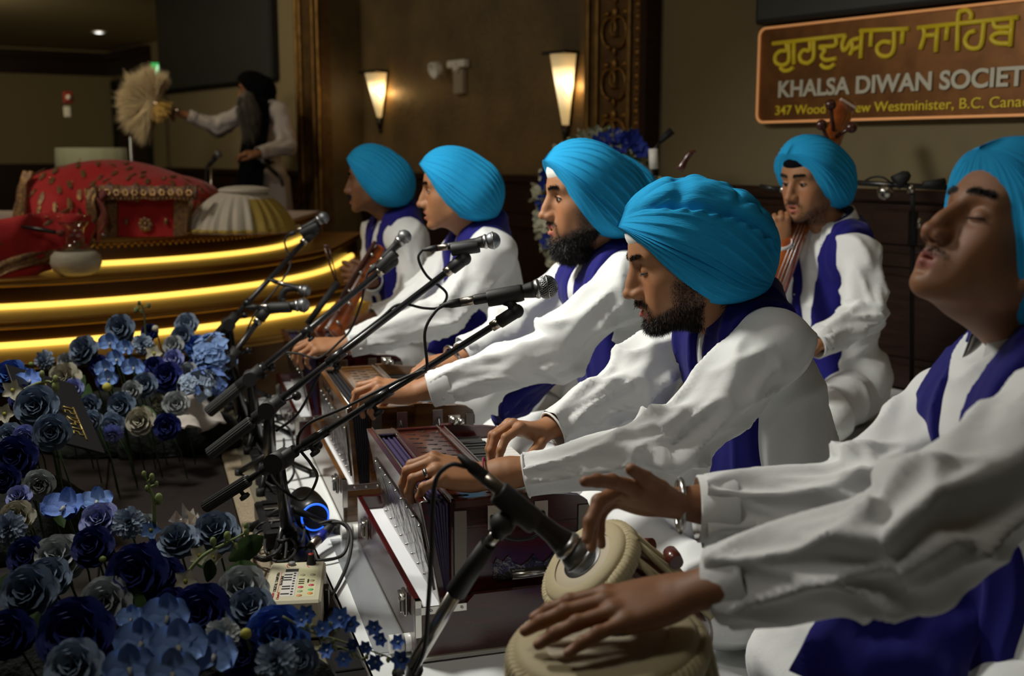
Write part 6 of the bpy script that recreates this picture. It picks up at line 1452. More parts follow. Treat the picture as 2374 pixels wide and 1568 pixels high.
cable([PZ(740, 1215, .05), PZ(775, 1208, .06), PZ(805, 1225, .05), PZ(806, 1262, .03), PZ(790, 1290, .01), PZ(745, 1300, .01), PZ(700, 1298, .01), PZ(665, 1270, .012)], .0042, 'black cable loop over the stage edge, inner of two beside the drone box')
cable([PZ(770, 1212, .06), PZ(800, 1215, .06), PZ(815, 1245, .05), PZ(808, 1300, .02), PZ(785, 1355, .01), PZ(762, 1392, .012)], .0042, 'black cable loop over the stage edge, outer of two, ending behind the drone box')
r = np.random.RandomState(11)
for i in range(7):
    c_ = np.array([rng.uniform(612, 690), rng.uniform(985, 1290)]); pts = []
    for k in range(9): a = k*.85+i; pts.append(PZ(c_[0]+math.cos(a)*(26+3*k), c_[1]+math.sin(a)*(22+4*k), .012+.028*r.rand()+.02*(k % 2)))
    cable(pts, .0036, 'tangled black cable between the feet of the mic stands', name='coiled_cable')['group'] = 'tangled cables along the stage edge'
# black power block under the front stand
th = thing('junction_box', 'open black junction box with shiny sockets on the stage edge behind the drone box', 'box', tuple(PZ(640, 1230, 0))); mb = MB()
c_ = EP(0, 0, 0); bb = PZ(640, 1215, .03); mb.box(bb, (.26, .085, .05), ER, .006); mb.obj('case', m_blk, th)
for i in range(5): mb = MB(); mb.box(bb+np.append(ED*(-.1+.05*i), .028), (.026, .05, .006), ER, .002); mb.obj('socket', m_chrome if i % 2 else m_blk, th)
# drone box
th = thing('drone_box', 'small cream electronic drone box printed DIGITAL TANPURA RAAGINI, with two knobs', 'device', tuple(PZ(680, 1400, 0)))
m_cream = mat('cream_plastic', (.56, .52, .38), rough=.45, spec=.4); TZ = .085
k1, k2, k3, k4 = PZ(629, 1305, TZ), PZ(753, 1300, TZ), PZ(746, 1392, TZ), PZ(614, 1398, TZ)
xa = nrm(k2-k1); ya = np.array([-xa[1], xa[0], 0]); wX = np.linalg.norm(k2-k1)*1.02; wY = abs((k1-k4)@ya); o4 = k4*[1, 1, 0]
o4 = k1-ya*wY; o4[2] = 0; B = np.eye(4); B[:3, 0] = xa; B[:3, 1] = ya; B[:3, 3] = o4
mb = MB(); mb.box(xf(B, (wX/2, wY/2, TZ/2+.002))[0], (wX, wY, TZ-.004), B[:3, :3], .005); mb.obj('case', m_cream, th)
def on(u, v): return xf(B, (u*wX, v*wY, TZ-.001))[0]
def flat(mb, u0, u1, v0, v1, h=.0008): mb.box(xf(B, ((u0+u1)/2*wX, (v0+v1)/2*wY, TZ+h/2-.0008))[0], (abs(u1-u0)*wX, abs(v1-v0)*wY, h+.001), B[:3, :3])
m_ink = mat('black_print', (.02, .02, .02), rough=.5); m_rink = mat('red_print', (.45, .04, .03), rough=.5)
mb = MB(); flat(mb, .29, .53, .12, .72, .0006); mb.obj('white_keyboard_print', mat('white_print', (.62, .60, .56), rough=.5), th)
mb = MB(); flat(mb, .30, .53, .73, .80); 
for i, v in enumerate((.18, .30, .36, .52, .58, .65)): flat(mb, .295, .44, v-.012, v+.012, .0012)
for i in range(9): flat(mb, .46, .50, .15+i*.065, .175+i*.065, .0012)
mb.obj('keyboard_print', m_ink, th)
mb = MB(); flat(mb, .55, .88, .10, .82, .0005); mb.obj('pale_panel', mat('pale_yellow_panel', (.60, .58, .36), rough=.5), th)
for u, v, c in ((.62, .33, (.55, .05, .10)), (.80, .37, (.55, .05, .10)), (.80, .26, (.10, .50, .15)), (.62, .23, (.30, .38, .2)), (.80, .17, (.75, .25, .05)), (.62, .13, (.6, .25, .1)), (.80, .48, (.35, .30, .16)), (.80, .63, (.35, .33, .22)), (.62, .63, (.38, .36, .22))):
    mb = MB(); mb.lathe([(.0058, 0), (.0058, .0016), (.003, .0024), (.0003, .0025)], 16, framez(on(u, v), (0, 0, 1))); mb.obj('button', mat('btn%s' % str(c), c, rough=.4), th)
mb = MB()
for v in (.42, .47, .52): flat(mb, .57, .67, v-.012, v+.012)
for u, v in ((.62, .78), (.62, .71), (.72, .76), (.71, .68)): mb.lathe([(.004, 0), (.004, .001), (.0003, .001)], 12, framez(on(u, v), (0, 0, 1)))
flat(mb, .72, .75, .43, .52); flat(mb, .66, .665, .12, .8, .0003); mb.obj('button_print', m_ink, th)
mb = MB(); mb.tube([on(.36+.055*math.cos(a), .91+.075*math.sin(a)) for a in np.linspace(1.7, 4.6, 12)], .0016, 6); mb.tube([on(.73+.055*math.cos(a), .90+.075*math.sin(a)) for a in np.linspace(1.7, 4.6, 12)], .0016, 6); flat(mb, .235, .243, .22, .74, .0005); mb.obj('red_scale', m_rink, th)
mb = MB(); mb.lathe([(.008, 0), (.008, .006), (.006, .008), (.0003, .008)], 16, framez(on(.39, .91), (0, 0, 1))); mb.obj('grey_knob', mat('grey_knob', (.20, .20, .20), rough=.5), th)
mb = MB(); mb.lathe([(.0105, 0), (.0100, .005), (.007, .011), (.0068, .022), (.0065, .023)], 18, framez(on(.74, .92), (0, 0, 1))); kb = mb.obj('volume_knob', m_rub, th); mb = MB(); mb.lathe([(.0062, .0228), (.0055, .0245), (.0003, .0248)], 16, framez(on(.74, .92), (0, 0, 1)), close=True); mb.obj('red_cap', mat('red_cap', (.6, .05, .04), rough=.5), kb)
def prn(txt, u, v0, v1, hu, m):                        # text running away from the camera (rotated a quarter turn)
    Mt = np.eye(4); Mt[:3, 0] = ya; Mt[:3, 1] = -xa; Mt[:3, 2] = (0, 0, 1); Mt[:3, 3] = on((u+hu), v0)+np.array([0, 0, .0012]); text_obj('lettering', txt, Mt, (v1-v0)*wY, hu*wX, m, th, .0006, .01)
prn('DIGITAL TANPURA', .155, .25, .72, .052, m_ink); prn('RAAGINI', .245, .40, .62, .048, m_ink); prn('Indian', .135, .05, .22, .055, m_rink); prn('Classical', .235, .06, .22, .045, m_rink)
mb = MB(); mb.sphere(xf(B, (wX*.86, -.001, TZ*.72))[0], .0035, 8, 6); mb.obj('screw', m_blk, th); mb = MB(); mb.box(xf(B, (wX+.004, wY*.55, .04))[0], (.012, .035, .05), B[:3, :3], .002); mb.obj('switch', m_blk, th)

# ---------------------------------------------------------------- flowers: every bloom is a thing, every petal a part
FM = {}
def fmat(c, c2=None, key=None):
    k = (c, c2)
    if k not in FM: FM[k] = mat('petal_%d' % len(FM), c, rough=.7, noise=(30, c2 or tuple(x*.7 for x in c), .6), bump=(50, .3, .002))
    return FM[k]
SLATE = (.16, .22, .32); NAVY = (.008, .016, .16); SKY = (.16, .30, .66); CREAM = (.50, .47, .36); ICE = (.30, .38, .50); LILAC = (.30, .34, .66); WHITE_ = (.42, .45, .46); MID = (.05, .14, .50); LEAF = (.03, .07, .015); GREENB = (.16, .22, .04); YEL = (.45, .42, .06)
PM = {}
def petal_me(kind, m):
    k = (kind, m.name)
    if k in PM: return PM[k]
    V = []; nu, nv = (7, 6)
    for j in range(nv):
        v = j/(nv-1)
        for i in range(nu):
            u = i/(nu-1)*2-1
            if kind == 'rose':     # cupped, outward rolled lip; base at origin, grows +z, outside towards +x
                w_ = .62*math.sin(PI*(.16+.70*v))**.7; x = .10+.26*math.sin(v*1.7)*(1-.45*u*u)+(.16*max(0, v-.75)*4 if v > .75 else 0)*.8-.025*math.cos(u*6)*v*v; z = v*.95-.10*max(0, v-.8)*5*.5-.10*u*u*v
                V.append((x, u*w_, z))
            elif kind == 'orchid':
                w_ = .50*math.sin(PI*(.08+.80*v)**.8)**.6*(1 if v < .98 else .6); V.append((.02+.10*math.sin(v*PI)-.14*u*u*v+.03*math.sin(u*5), u*w_, v))
            elif kind == 'leaf':
                w_ = .22*math.sin(PI*min(.999, .03+.96*v))**.8; V.append((.12*v*v-.10*abs(u)*w_*2, u*w_, v))
            elif kind == 'strip':
                w_ = .13*math.sin(PI*(.15+.75*v))**.5; V.append((.15*v*v-.1*u*u*.3, u*w_, v))
            else:                  # star: pointed
                w_ = .26*math.sin(PI*(.12+.86*v))**.8; V.append((.25*v*v-.08*u*u, u*w_, v))
    F = [(j*nu+i, j*nu+i+1, (j+1)*nu+i+1, (j+1)*nu+i) for j in range(nv-1) for i in range(nu-1)]
    me = np_mesh('petal', V, F); me.materials.append(m); PM[k] = me; return me
def add_petal(parent, me, M, name='petal'):
    o = bpy.data.objects.new(name, me); C.objects.link(o); o.parent = parent; o.matrix_parent_inverse = parent_world(parent).inverted(); o.matrix_basis = Matrix(M.tolist()); return o
def pmat(F, az_, tilt, s, r0=0., z0=0., wx=1.):
    a = np.eye(4); a[:3, :3] = rotm('Z', math.degrees(az_))@rotm('Y', tilt); a[:3, 3] = np.array([math.cos(az_)*r0, math.sin(az_)*r0, z0]); b = np.diag([s, s*wx, s, 1.]); return F@a@b
def stem_(th, p, n, R):
    if p[2] < .05: return
    q0 = p-nrm(n)*R*.45; q1 = np.array([q0[0]*.98, q0[1]+.05, q0[2]*.5]); q2 = np.array([q0[0]*.97, q0[1]+.07, .003]); mb = MB(); mb.tube([q0, q1, q2], .0022, 5); mb.obj('stem', fmat(LEAF), th)
def rose(p, n, R, c, label, c2=None, open_=1., group=None, cat='flower', name='rose'):
    F = framez(p, n); th = thing(name, label, cat, tuple(p-nrm(n)*R*.6), 0, group); m = fmat(c, c2); me = petal_me('rose', m); k = 0
    for ring, (cnt, tilt, s, z) in enumerate(((3, -14, .52, -.05), (4, -2, .66, -.12), (5, 10, .80, -.22), (6, 26*open_, .92, -.34), (7, 46*open_, .98, -.42), (7, 66*open_, .95, -.46))):
        for i in range(cnt):
            a = 2*PI*(i+.5*(ring % 2)+.13*math.sin(k*7))/cnt; add_petal(th, me, pmat(F, a, tilt+5*math.sin(k*3.3), R*s*(1+.06*math.sin(k*5)), R*.02*ring, R*z, 1.15)); k += 1
    mb = MB(); mb.sphere(p-F[:3, 2]*R*.35, R*.30, 10, 6); mb.obj('calyx', fmat(LEAF), th); stem_(th, p, n, R)
    return th
def orchid(p, n, R, label, c=SKY, group='large sky-blue orchid blooms', up=(0, 0, 1)):
    x = np.array(up, float); F = framez(p, n, x); th = thing('orchid', label, 'flower', tuple(p-nrm(n)*R*.2), 0, group); m = fmat(c, (.24, .36, .72)); me = petal_me('orchid', m)
    for a, s, w_, t in ((0, .95, .85, 68), (2*PI*.33, .95, .75, 66), (-2*PI*.33, .95, .75, 66), (PI*.46, 1.0, 1.35, 74), (-PI*.46, 1.0, 1.35, 74)): add_petal(th, me, pmat(F, a, t, R*s, R*.02, R*(.05 if w_ > 1 else 0), w_))
    mb = MB(); mb.sphere(p+F[:3, 2]*R*.12-F[:3, 0]*R*.10, (R*.10,)*3, 10, 6); mb.tube([p+F[:3, 2]*R*.1, p+F[:3, 2]*R*.22-F[:3, 0]*R*.28], [R*.10, R*.05], 8); mb.obj('lip', fmat((.42, .42, .34), (.30, .26, .34)), th); stem_(th, p, n, R*.2)
    return th
def mum(p, n, R, c, label, group=None, name='carnation'):
    F = framez(p, n); th = thing(name, label, 'flower', tuple(p-nrm(n)*R*.5), 0, group); m = fmat(c); me = petal_me('strip', m); k = 0
    for ring in range(7):
        cnt = 6+ring*3; tilt = 6+ring*15
        for i in range(cnt): k += 1; add_petal(th, me, pmat(F, 2*PI*(i+.4*(ring % 2))/cnt+.1*math.sin(k*3), tilt+6*math.sin(k*1.7), R*(.95+.1*math.sin(k*2.3)), R*.03, -R*.1, 1.3))
    stem_(th, p, n, R); return th
def star(p, n, R, c, label, group, cen=YEL, k5=5):
    F = framez(p, n); th = thing('star_flower', label, 'flower', tuple(p), 0, group); me = petal_me('star', fmat(c))
    for i in range(k5): add_petal(th, me, pmat(F, 2*PI*i/k5, 58, R, R*.04, 0, 1.5))
    mb = MB(); mb.sphere(p+F[:3, 2]*R*.15, R*.18, 8, 6); mb.obj('centre', fmat(cen), th); return th
def leaf(p, d, L, c=LEAF, label='green leaf between the flowers', up=(0, 0, 1), group='green leaves in the flower bank'):
    d = nrm(d); me = petal_me('leaf', fmat(c, (.06, .12, .02))); F = framez(p, d, up); M = F@np.diag([L, L, L, 1.]); o = bpy.data.objects.new('leaf', me); C.objects.link(o); o.matrix_basis = Matrix(M.tolist()); tag(o, label, 'leaf', group); return o
def sprig(pts, r, buds, label, c=GREENB, rb=.008, name='bud_sprig'):
    th = thing(name, label, 'sprig', tuple(pts[0])); mb = MB(); sp = spline(pts, 6); mb.tube(sp, [r*(1-.5*i/len(sp)) for i in range(len(sp))], 6); mb.obj('stem', fmat(c), th)
    for t, off, s_ in buds:
        q = np.array(sp[min(len(sp)-1, int(t*(len(sp)-1)))]); e = q+np.array(off); mb = MB(); mb.tube([q, e], [r*.6, r*.5], 5); mb.sphere(e, (rb*s_*.8, rb*s_*.8, rb*s_*1.2), 8, 6); mb.obj('bud', fmat(c, (.25, .28, .08)), th)
    return th
def hydr(p, R, c, label, group=None, n=26, seed=0):
    th = thing('floret_cluster', label, 'flower', tuple(p), 0, group); r = np.random.RandomState(seed); me = petal_me('star', fmat(c, ICE))
    for i in range(n):
        d = nrm(r.randn(3)+np.array([0, -.5, .5])); q = p+d*R*.75; F = framez(q, d)
        for k in range(4): add_petal(th, me, pmat(F, PI/2*k+i, 66, R*.30, 0, 0, 1.8))
    return th
cv = np.array([0, -.9, .45])
def toward(px, py, d, dx=0, dz=.4): return nrm([dx, -1, dz])
# far bank (pixel, depth, radius px)
FAR = [('rose', 275, 760, 3.62, 33, SLATE, (0, .25), 'dusty blue rose highest above the far flower bank'), ('rose', 188, 810, 3.50, 35, SLATE, (-.3, .5), 'dusty blue rose, second from top of the far bank, left'),
 ('rose', 432, 750, 3.9, 26, ICE, (.2, .3), 'pale ice-blue rose at the top right of the far bank'), ('rose', 422, 778, 3.8, 26, SLATE, (.1, .2), 'blue-grey rose just below the pale top right rose'), ('mum', 103, 835, 3.4, 24, ICE, (-.6, .3), 'small pale blue carnation on a bare stem at the left of the far bank'),
 ('rose', 145, 875, 3.30, 38, CREAM, (-.1, .5), 'large cream rose in the middle left of the far bank'), ('rose', 168, 900, 3.15, 24, LILAC, (.1, .3), 'violet-blue open rose touching the black card'), ('rose', 285, 778, 3.65, 22, ICE, (.0, .2), 'ice-blue rose directly under the highest rose'),
 ('mum', 330, 798, 3.6, 24, ICE, (.1, .4), 'pale blue carnation right of the orchids in the far bank'), ('star', 358, 820, 3.55, 22, CREAM, (.0, .3), 'cream star flower with yellow heart beside the orchids'), ('rose', 400, 832, 3.55, 24, LILAC, (0, .3), 'lilac-blue anemone-like rose in the far bank'),
 ('rose', 385, 872, 3.45, 36, NAVY, (0, .35), 'big navy rose right of centre in the far bank'), ('rose', 435, 862, 3.6, 24, WHITE_, (.2, .4), 'whitish round rose behind the lowest boom ends'), ('rose', 333, 892, 3.35, 30, SLATE, (.1, .3), 'grey-blue rose below the orchids'),
 ('rose', 303, 905, 3.3, 24, WHITE_, (-.1, .2), 'pale grey half-open rose below the orchids'), ('rose', 277, 940, 3.25, 33, SLATE, (-.1, .2), 'grey-blue rose low in the middle of the far bank'), ('rose', 322, 976, 3.2, 34, CREAM, (0, .25), 'dull cream rose lowest in the far bank'),
 ('rose', 408, 936, 3.35, 30, WHITE_, (.3, .2), 'grey-white tight rose at the right end of the far bank'), ('rose', 368, 934, 3.38, 18, CREAM, (0, .2), 'small beige rosebud between navy and white roses'), ('rose', 385, 990, 3.2, 32, NAVY, (.1, .1), 'navy rose hanging low at the bench edge'),
 ('rose', 258, 985, 3.15, 28, ICE, (-.1, -.1), 'pale green-white rose drooping low in the far bank'), ('mum', 262, 1005, 3.1, 24, LILAC, (0, -.5), 'lilac carnation hanging face down at the bench edge'), ('rose', 205, 940, 3.05, 26, SLATE, (-.2, .1), 'dark teal-grey rose directly right of the black card'),
 ('rose', 212, 975, 3.0, 24, ICE, (-.2, .0), 'shadowed grey rose low beside the black card'), ('rose', 150, 838, 3.6, 22, WHITE_, (-.2, .4), 'dim white rose behind the second dusty rose'), ('rose', 465, 840, 3.7, 26, NAVY, (.2, .3), 'navy rose behind the boom at the right of the far bank'),
 ('rose', 345, 770, 3.8, 20, NAVY, (0, .3), 'small navy rose at the back of the far bank'), ('rose', 400, 800, 3.75, 24, WHITE_, (0, .4), 'white ruffled rose below the top right pair'), ('mum', 480, 880, 3.6, 22, SLATE, (.3, .3), 'grey-blue carnation behind the boom ends'),
 ('rose', 225, 845, 3.5, 24, NAVY, (0, .3), 'navy rose left of the far orchids'), ('rose', 245, 880, 3.4, 26, NAVY, (0, .3), 'dark navy rose filling the gap under the far orchids'), ('rose', 355, 850, 3.5, 26, NAVY, (0, .4), 'navy rose above the big navy rose'), ('rose', 450, 800, 3.8, 26, MID, (.1, .4), 'mid-blue rose beside the far boom')]
def dist(kind, px, py, d, rp, c, dr, lab, **k):
    p = P(px, py, d); R = S(rp, d); n = nrm([dr[0], -1, dr[1]])
    if kind == 'rose': return rose(p, n, R*1.0, c, lab, **k)
    if kind == 'mum': return mum(p, n, R, c, lab)
    if kind == 'star': return star(p, n, R, c, lab, None)
for a in FAR: dist(*a)
OR = [(255, 795, 3.5, 26, 'sky-blue orchid bloom at top left of the far orchid spray'), (293, 808, 3.48, 24, 'sky-blue orchid bloom at top right of the far orchid spray'), (272, 833, 3.42, 26, 'sky-blue orchid bloom in the middle of the far spray'), (246, 856, 3.36, 26, 'sky-blue orchid bloom lower left in the far spray, lip showing'), (310, 852, 3.4, 28, 'sky-blue orchid bloom lower right in the far spray'), (252, 878, 3.3, 24, 'lowest sky-blue orchid bloom of the far spray, over the yellow bud')]
for x, y, d, r_, lab in OR: orchid(P(x, y, d), nrm([rng.uniform(-.3, .3), -1, rng.uniform(.1, .4)]), S(r_, d), lab)
# left side bank
LEFT = [('rose', 80, 940, 2.62, 50, SLATE, (.1, .35), 'large sharp dusty blue rose left of the black card'), ('rose', 118, 1002, 2.5, 44, SLATE, (.25, .2), 'dark dusty rose overlapping the card edge'), ('rose', 20, 870, 2.9, 40, MID, (0, .5), 'mid-blue loose bloom at the left edge'), ('orc', 70, 885, 2.85, 34, MID, (0, .5), 'dark blue orchid bloom above the left roses'),
 ('star', 30, 905, 2.75, 26, CREAM, (.2, .3), 'cream star flower near the left edge, upper'), ('star', 12, 960, 2.7, 26, CREAM, (.1, .3), 'cream star flower near the left edge, lower'), ('rose', 20, 1010, 2.55, 32, ICE, (0, .3), 'small pale rose at the left edge under the dusty rose'), ('rose', 30, 1060, 2.4, 52, NAVY, (.1, .3), 'big navy rose at the left edge'),
 ('rose', 55, 1015, 2.5, 30, LILAC, (.1, .1), 'lilac-grey petals below the large dusty rose'), ('rose', 90, 1125, 2.3, 36, WHITE_, (.3, .1), 'greyish white rose turned sideways, below the navy rose'), ('rose', 40, 1150, 2.2, 30, LILAC, (-.1, .8), 'closed lilac rosebud with green sepals'), ('rose', 45, 920, 2.8, 30, NAVY, (0, .3), 'navy rose behind the cream star flowers'),
 ('rose', 10, 1110, 2.35, 34, NAVY, (0, .3), 'navy rose cut by the left edge')]
for a in LEFT:
    if a[0] == 'orc': orchid(P(a[1], a[2], a[3]), nrm([.1, -.6, .8]), S(a[4], a[3]), a[7], MID, None)
    else: dist(*a)
# near bank
NEAR = [('rose', 60, 1372, 1.80, 68, SLATE, (.0, .55), 'large grey-blue rose low at the left edge of the near bank'), ('rose', 240, 1395, 1.78, 62, WHITE_, (.1, .45), 'large grey-white crumpled rose left of the near orchids'), ('rose', 165, 1470, 1.66, 92, NAVY, (.0, .5), 'very large navy rose in the lower left'), ('rose', 165, 1545, 1.50, 70, ICE, (0, .6), 'grey-blue rose cut by the bottom edge'),
 ('rose', 130, 1290, 1.95, 62, WHITE_, (0, .95), 'flat grey-white rose seen edge-on in the near bank'), ('mum', 20, 1225, 2.05, 40, ICE, (.1, .5), 'pale blue carnation at the left edge of the near bank'), ('rose', 35, 1198, 2.15, 42, CREAM, (0, .6), 'cream ruffled rose at the left edge'), ('orc', 150, 1180, 2.1, 55, MID, (-.1, .8), 'blue orchid bloom on top of the near bank, left'),
 ('orc', 225, 1165, 2.15, 40, SKY, (.1, .7), 'blue orchid petal standing up at the back of the near bank'), ('rose', 228, 1205, 2.05, 48, LILAC, (0, .9), 'lilac rose on a green stem, top of the near bank'), ('mum', 298, 1212, 2.02, 38, ICE, (.3, .6), 'pale blue carnation next to the lilac rose'), ('rose', 335, 1215, 2.1, 26, WHITE_, (.2, .6), 'small white bloom right of the pale carnation'),
 ('star', 350, 1230, 1.98, 26, SKY, (.2, .5), 'small light-blue star flower beside the tall sprig'), ('rose', 410, 1248, 1.95, 48, SLATE, (0, 1.6), 'upright closed slate-blue rosebud'), ('rose', 498, 1230, 2.0, 56, SLATE, (.2, 1.1), 'slate rose seen from the side at the right of the near bank'), ('rose', 210, 1265, 1.9, 50, NAVY, (0, .6), 'dark navy rose behind the flat white rose'),
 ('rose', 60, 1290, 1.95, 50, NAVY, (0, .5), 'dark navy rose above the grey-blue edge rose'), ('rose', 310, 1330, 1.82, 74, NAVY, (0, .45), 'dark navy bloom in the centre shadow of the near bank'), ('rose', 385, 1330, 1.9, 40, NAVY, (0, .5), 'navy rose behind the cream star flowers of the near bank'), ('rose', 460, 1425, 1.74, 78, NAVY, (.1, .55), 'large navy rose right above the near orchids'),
 ('rose', 560, 1365, 1.82, 62, WHITE_, (.2, .8), 'pale white rose behind the blue bud, beside the drone box'), ('rose', 580, 1410, 1.76, 60, SLATE, (.2, 1.2), 'half-open blue bud leaning to the drone box'), ('rose', 640, 1475, 1.66, 78, MID, (.25, .6), 'mid-blue open rose at the right of the near bank'), ('rose', 690, 1530, 1.6, 50, SLATE, (.4, .5), 'grey-blue rose behind the delphinium sprays'),
 ('mum', 640, 1535, 1.50, 52, ICE, (0, .6), 'round pale blue pompon at the bottom edge'), ('mum', 515, 1478, 1.62, 46, WHITE_, (.2, .9), 'grey-white curled carnation behind the near orchids'), ('rose', 395, 1405, 1.8, 46, NAVY, (0, .5), 'navy rose behind the top near orchid'), ('rose', 15, 1470, 1.7, 60, NAVY, (0, .4), 'navy rose in the lower left corner'), ('rose', 110, 1335, 1.9, 52, SLATE, (.2, .9), 'shadowed slate rose between grey and white roses'),
 ('mum', 350, 1290, 1.95, 40, NAVY, (0, .6), 'dark navy carnation under the small star flower'), ('rose', 560, 1520, 1.62, 56, NAVY, (.2, .5), 'navy rose between the orchids and the pompon')]
for a in NEAR:
    if a[0] == 'orc': orchid(P(a[1], a[2], a[3]), nrm([a[6][0], -.6, a[6][1]]), S(a[4], a[3]), a[7], a[5], None)
    else: dist(*a)
for x, y, d, r_, lab in [(390, 1430, 1.70, 62, 'top near orchid bloom, its upper petal standing free'), (330, 1490, 1.62, 66, 'near orchid bloom at the left of the lower cluster'), (415, 1500, 1.58, 72, 'largest near orchid bloom in the centre of the cluster'), (500, 1520, 1.58, 66, 'near orchid bloom at the right of the lower cluster'), (300, 1550, 1.5, 66, 'near orchid bloom cut by the bottom edge, left'), (400, 1562, 1.48, 66, 'near orchid bloom cut by the bottom edge, centre'), (305, 1435, 1.7, 36, 'small near orchid bloom left of the top one')]:
    orchid(P(x, y, d), nrm([rng.uniform(-.25, .35), -.85, rng.uniform(.4, .7)]), S(r_, d), lab, (.19, .33, .66))
for x, y, d, r_, lab in [(462, 1288, 1.90, 26, 'cream star flower, upper of the pair under the green sprig'), (495, 1292, 1.88, 22, 'yellow-hearted cream star flower facing right'), (430, 1348, 1.84, 30, 'cream star flower, lower left of the pair under the green sprig')]:
    star(P(x, y, d), nrm([.2, -1, .5]), S(r_, d), CREAM, lab, None)
# sprays of small blue delphinium
for i, (x, y, r_) in enumerate([(712, 1425, 26), (748, 1460, 24), (790, 1435, 30), (812, 1448, 24), (868, 1455, 22), (885, 1480, 22), (925, 1490, 22), (850, 1500, 20), (760, 1510, 22), (795, 1530, 22), (872, 1535, 24), (930, 1530, 26), (820, 1495, 18), (700, 1440, 20)]):
    star(P(x, y, 1.62-.004*(i % 5)), nrm([rng.uniform(-.6, .6), -1, rng.uniform(-.1, .8)]), S(r_, 1.62), MID, 'small blue delphinium floret on the sprays beside the front harmonium', 'blue delphinium florets at the bottom', ICE, 6)
for i, pts in enumerate(([(655, 1430), (720, 1465), (800, 1490), (890, 1520), (950, 1545)], [(700, 1520), (780, 1500), (850, 1535)], [(740, 1470), (810, 1440)])):
    sprig([P(x, y, 1.64) for x, y in pts], .0022, [(t, (rng.uniform(-.01, .01), 0, rng.uniform(-.01, .012)), .7) for t in np.linspace(.2, .95, 9)], ['long green delphinium stem with pale buds', 'short lower delphinium stem with pale buds', 'short upper delphinium stem with pale buds'][i], (.14, .17, .07), .006)
sprig([P(358, 1215, 1.98), P(356, 1165, 1.98), P(348, 1130, 1.98), P(340, 1115, 1.98)], .004, [(.3, (.010, 0, .012), 1.2), (.55, (-.008, 0, .01), .7), (.7, (.012, 0, .006), .6), (.9, (.008, 0, .01), .8), (1., (-.004, 0, .012), .7)], 'tall pale green bud sprig standing against the dark bench', (.20, .26, .09))
sprig([P(425, 1340, 1.85), P(470, 1290, 1.86), P(520, 1262, 1.88), P(566, 1238, 1.9)], .0035, [(.5, (.0, 0, .014), .9), (.7, (.006, 0, .014), 1.), (.8, (.008, 0, -.01), .7), (.95, (.01, 0, .006), .8), (1., (.004, 0, .014), .7)], 'pale green bud sprig over the cream star flowers', (.18, .24, .07))
sprig([P(338, 790, 3.7), P(336, 745, 3.7), P(332, 720, 3.7), P(330, 710, 3.7)], .004, [(.5, (-.02, 0, .02), .8), (.8, (.02, 0, .01), .8), (.7, (-.025, 0, 0), .9), (1., (-.01, 0, .01), .7)], 'thin dark green sprig rising above the far bank', (.06, .08, .03), .010)
sprig([P(55, 905, 2.75), P(85, 890, 2.78), P(110, 885, 2.8), P(120, 888, 2.8)], .005, [(.5, (.0, 0, .02), .8), (.8, (.015, 0, -.012), 1.1), (1., (.01, 0, .01), .8)], 'pale green bud sprig across the left roses', (.18, .22, .08), .011)
for x, y, d, s_, lab in ((248, 898, 3.25, 11, 'yellow-green round bud below the far orchids'), (68, 868, 2.9, 11, 'yellow-green bud above the left roses'), (570, 1470, 1.6, 14, 'yellow-green bud at the right of the near orchids'), (360, 762, 3.7, 8, 'white round bud at the top of the far bank'), (238, 1298, 1.88, 9, 'small green bud on a stem behind the white crumpled rose'), (72, 845, 3.0, 6, 'tiny green bud above the left bank')):
    p = P(x, y, d); th = thing('bud', lab, 'bud', tuple(p)); mb = MB(); mb.sphere(p, S(s_, d), 12, 8); mb.obj('bud_head', fmat(YEL if 'yellow' in lab else (GREENB if 'green' in lab else CREAM)), th); stem_(th, p, (0, -1, 0), S(s_, d))
for i, (x, y, d, dx, dy, L) in enumerate([(530, 1300, 1.92, 45, -30, .075), (520, 1330, 1.88, 40, -8, .06), (480, 1350, 1.84, 8, -35, .045), (310, 1360, 1.8, 8, 60, .075), (345, 1345, 1.82, 10, 60, .07), (205, 890, 3.3, -6, 40, .06), (195, 870, 3.35, -12, 30, .06), (250, 1400, 1.8, -60, 20, .07), (20, 1330, 1.9, -20, 40, .06), (330, 940, 3.3, 20, 25, .06), (120, 1160, 2.2, 20, 40, .05), (440, 1270, 1.95, 20, 20, .05), (500, 1400, 1.8, 10, 30, .05), (90, 1420, 1.75, -20, 30, .07), (400, 905, 3.5, 10, 30, .07)]):
    a = P(x, y, d); b = P(x+dx, y+dy, d-.01); leaf(a, b-a, L*1.25, LEAF if i % 2 else (.04, .08, .02), ['broad green leaf reaching towards the drone box, upper', 'broad green leaf reaching towards the drone box, lower'][i] if i < 2 else 'green leaf tucked between the blooms', (0, -1, .3), None if i < 2 else 'green leaves tucked between the blooms')
hydr(P(480, 905, 3.55), .09, MID, 'mid-blue hydrangea-like cluster under the boom ends', seed=1); hydr(P(500, 830, 3.75), .10, SKY, 'light blue floret cluster beside the stand feet', seed=2); hydr(P(455, 900, 3.45), .07, ICE, 'pale floret cluster low at the right end of the far bank', seed=3)
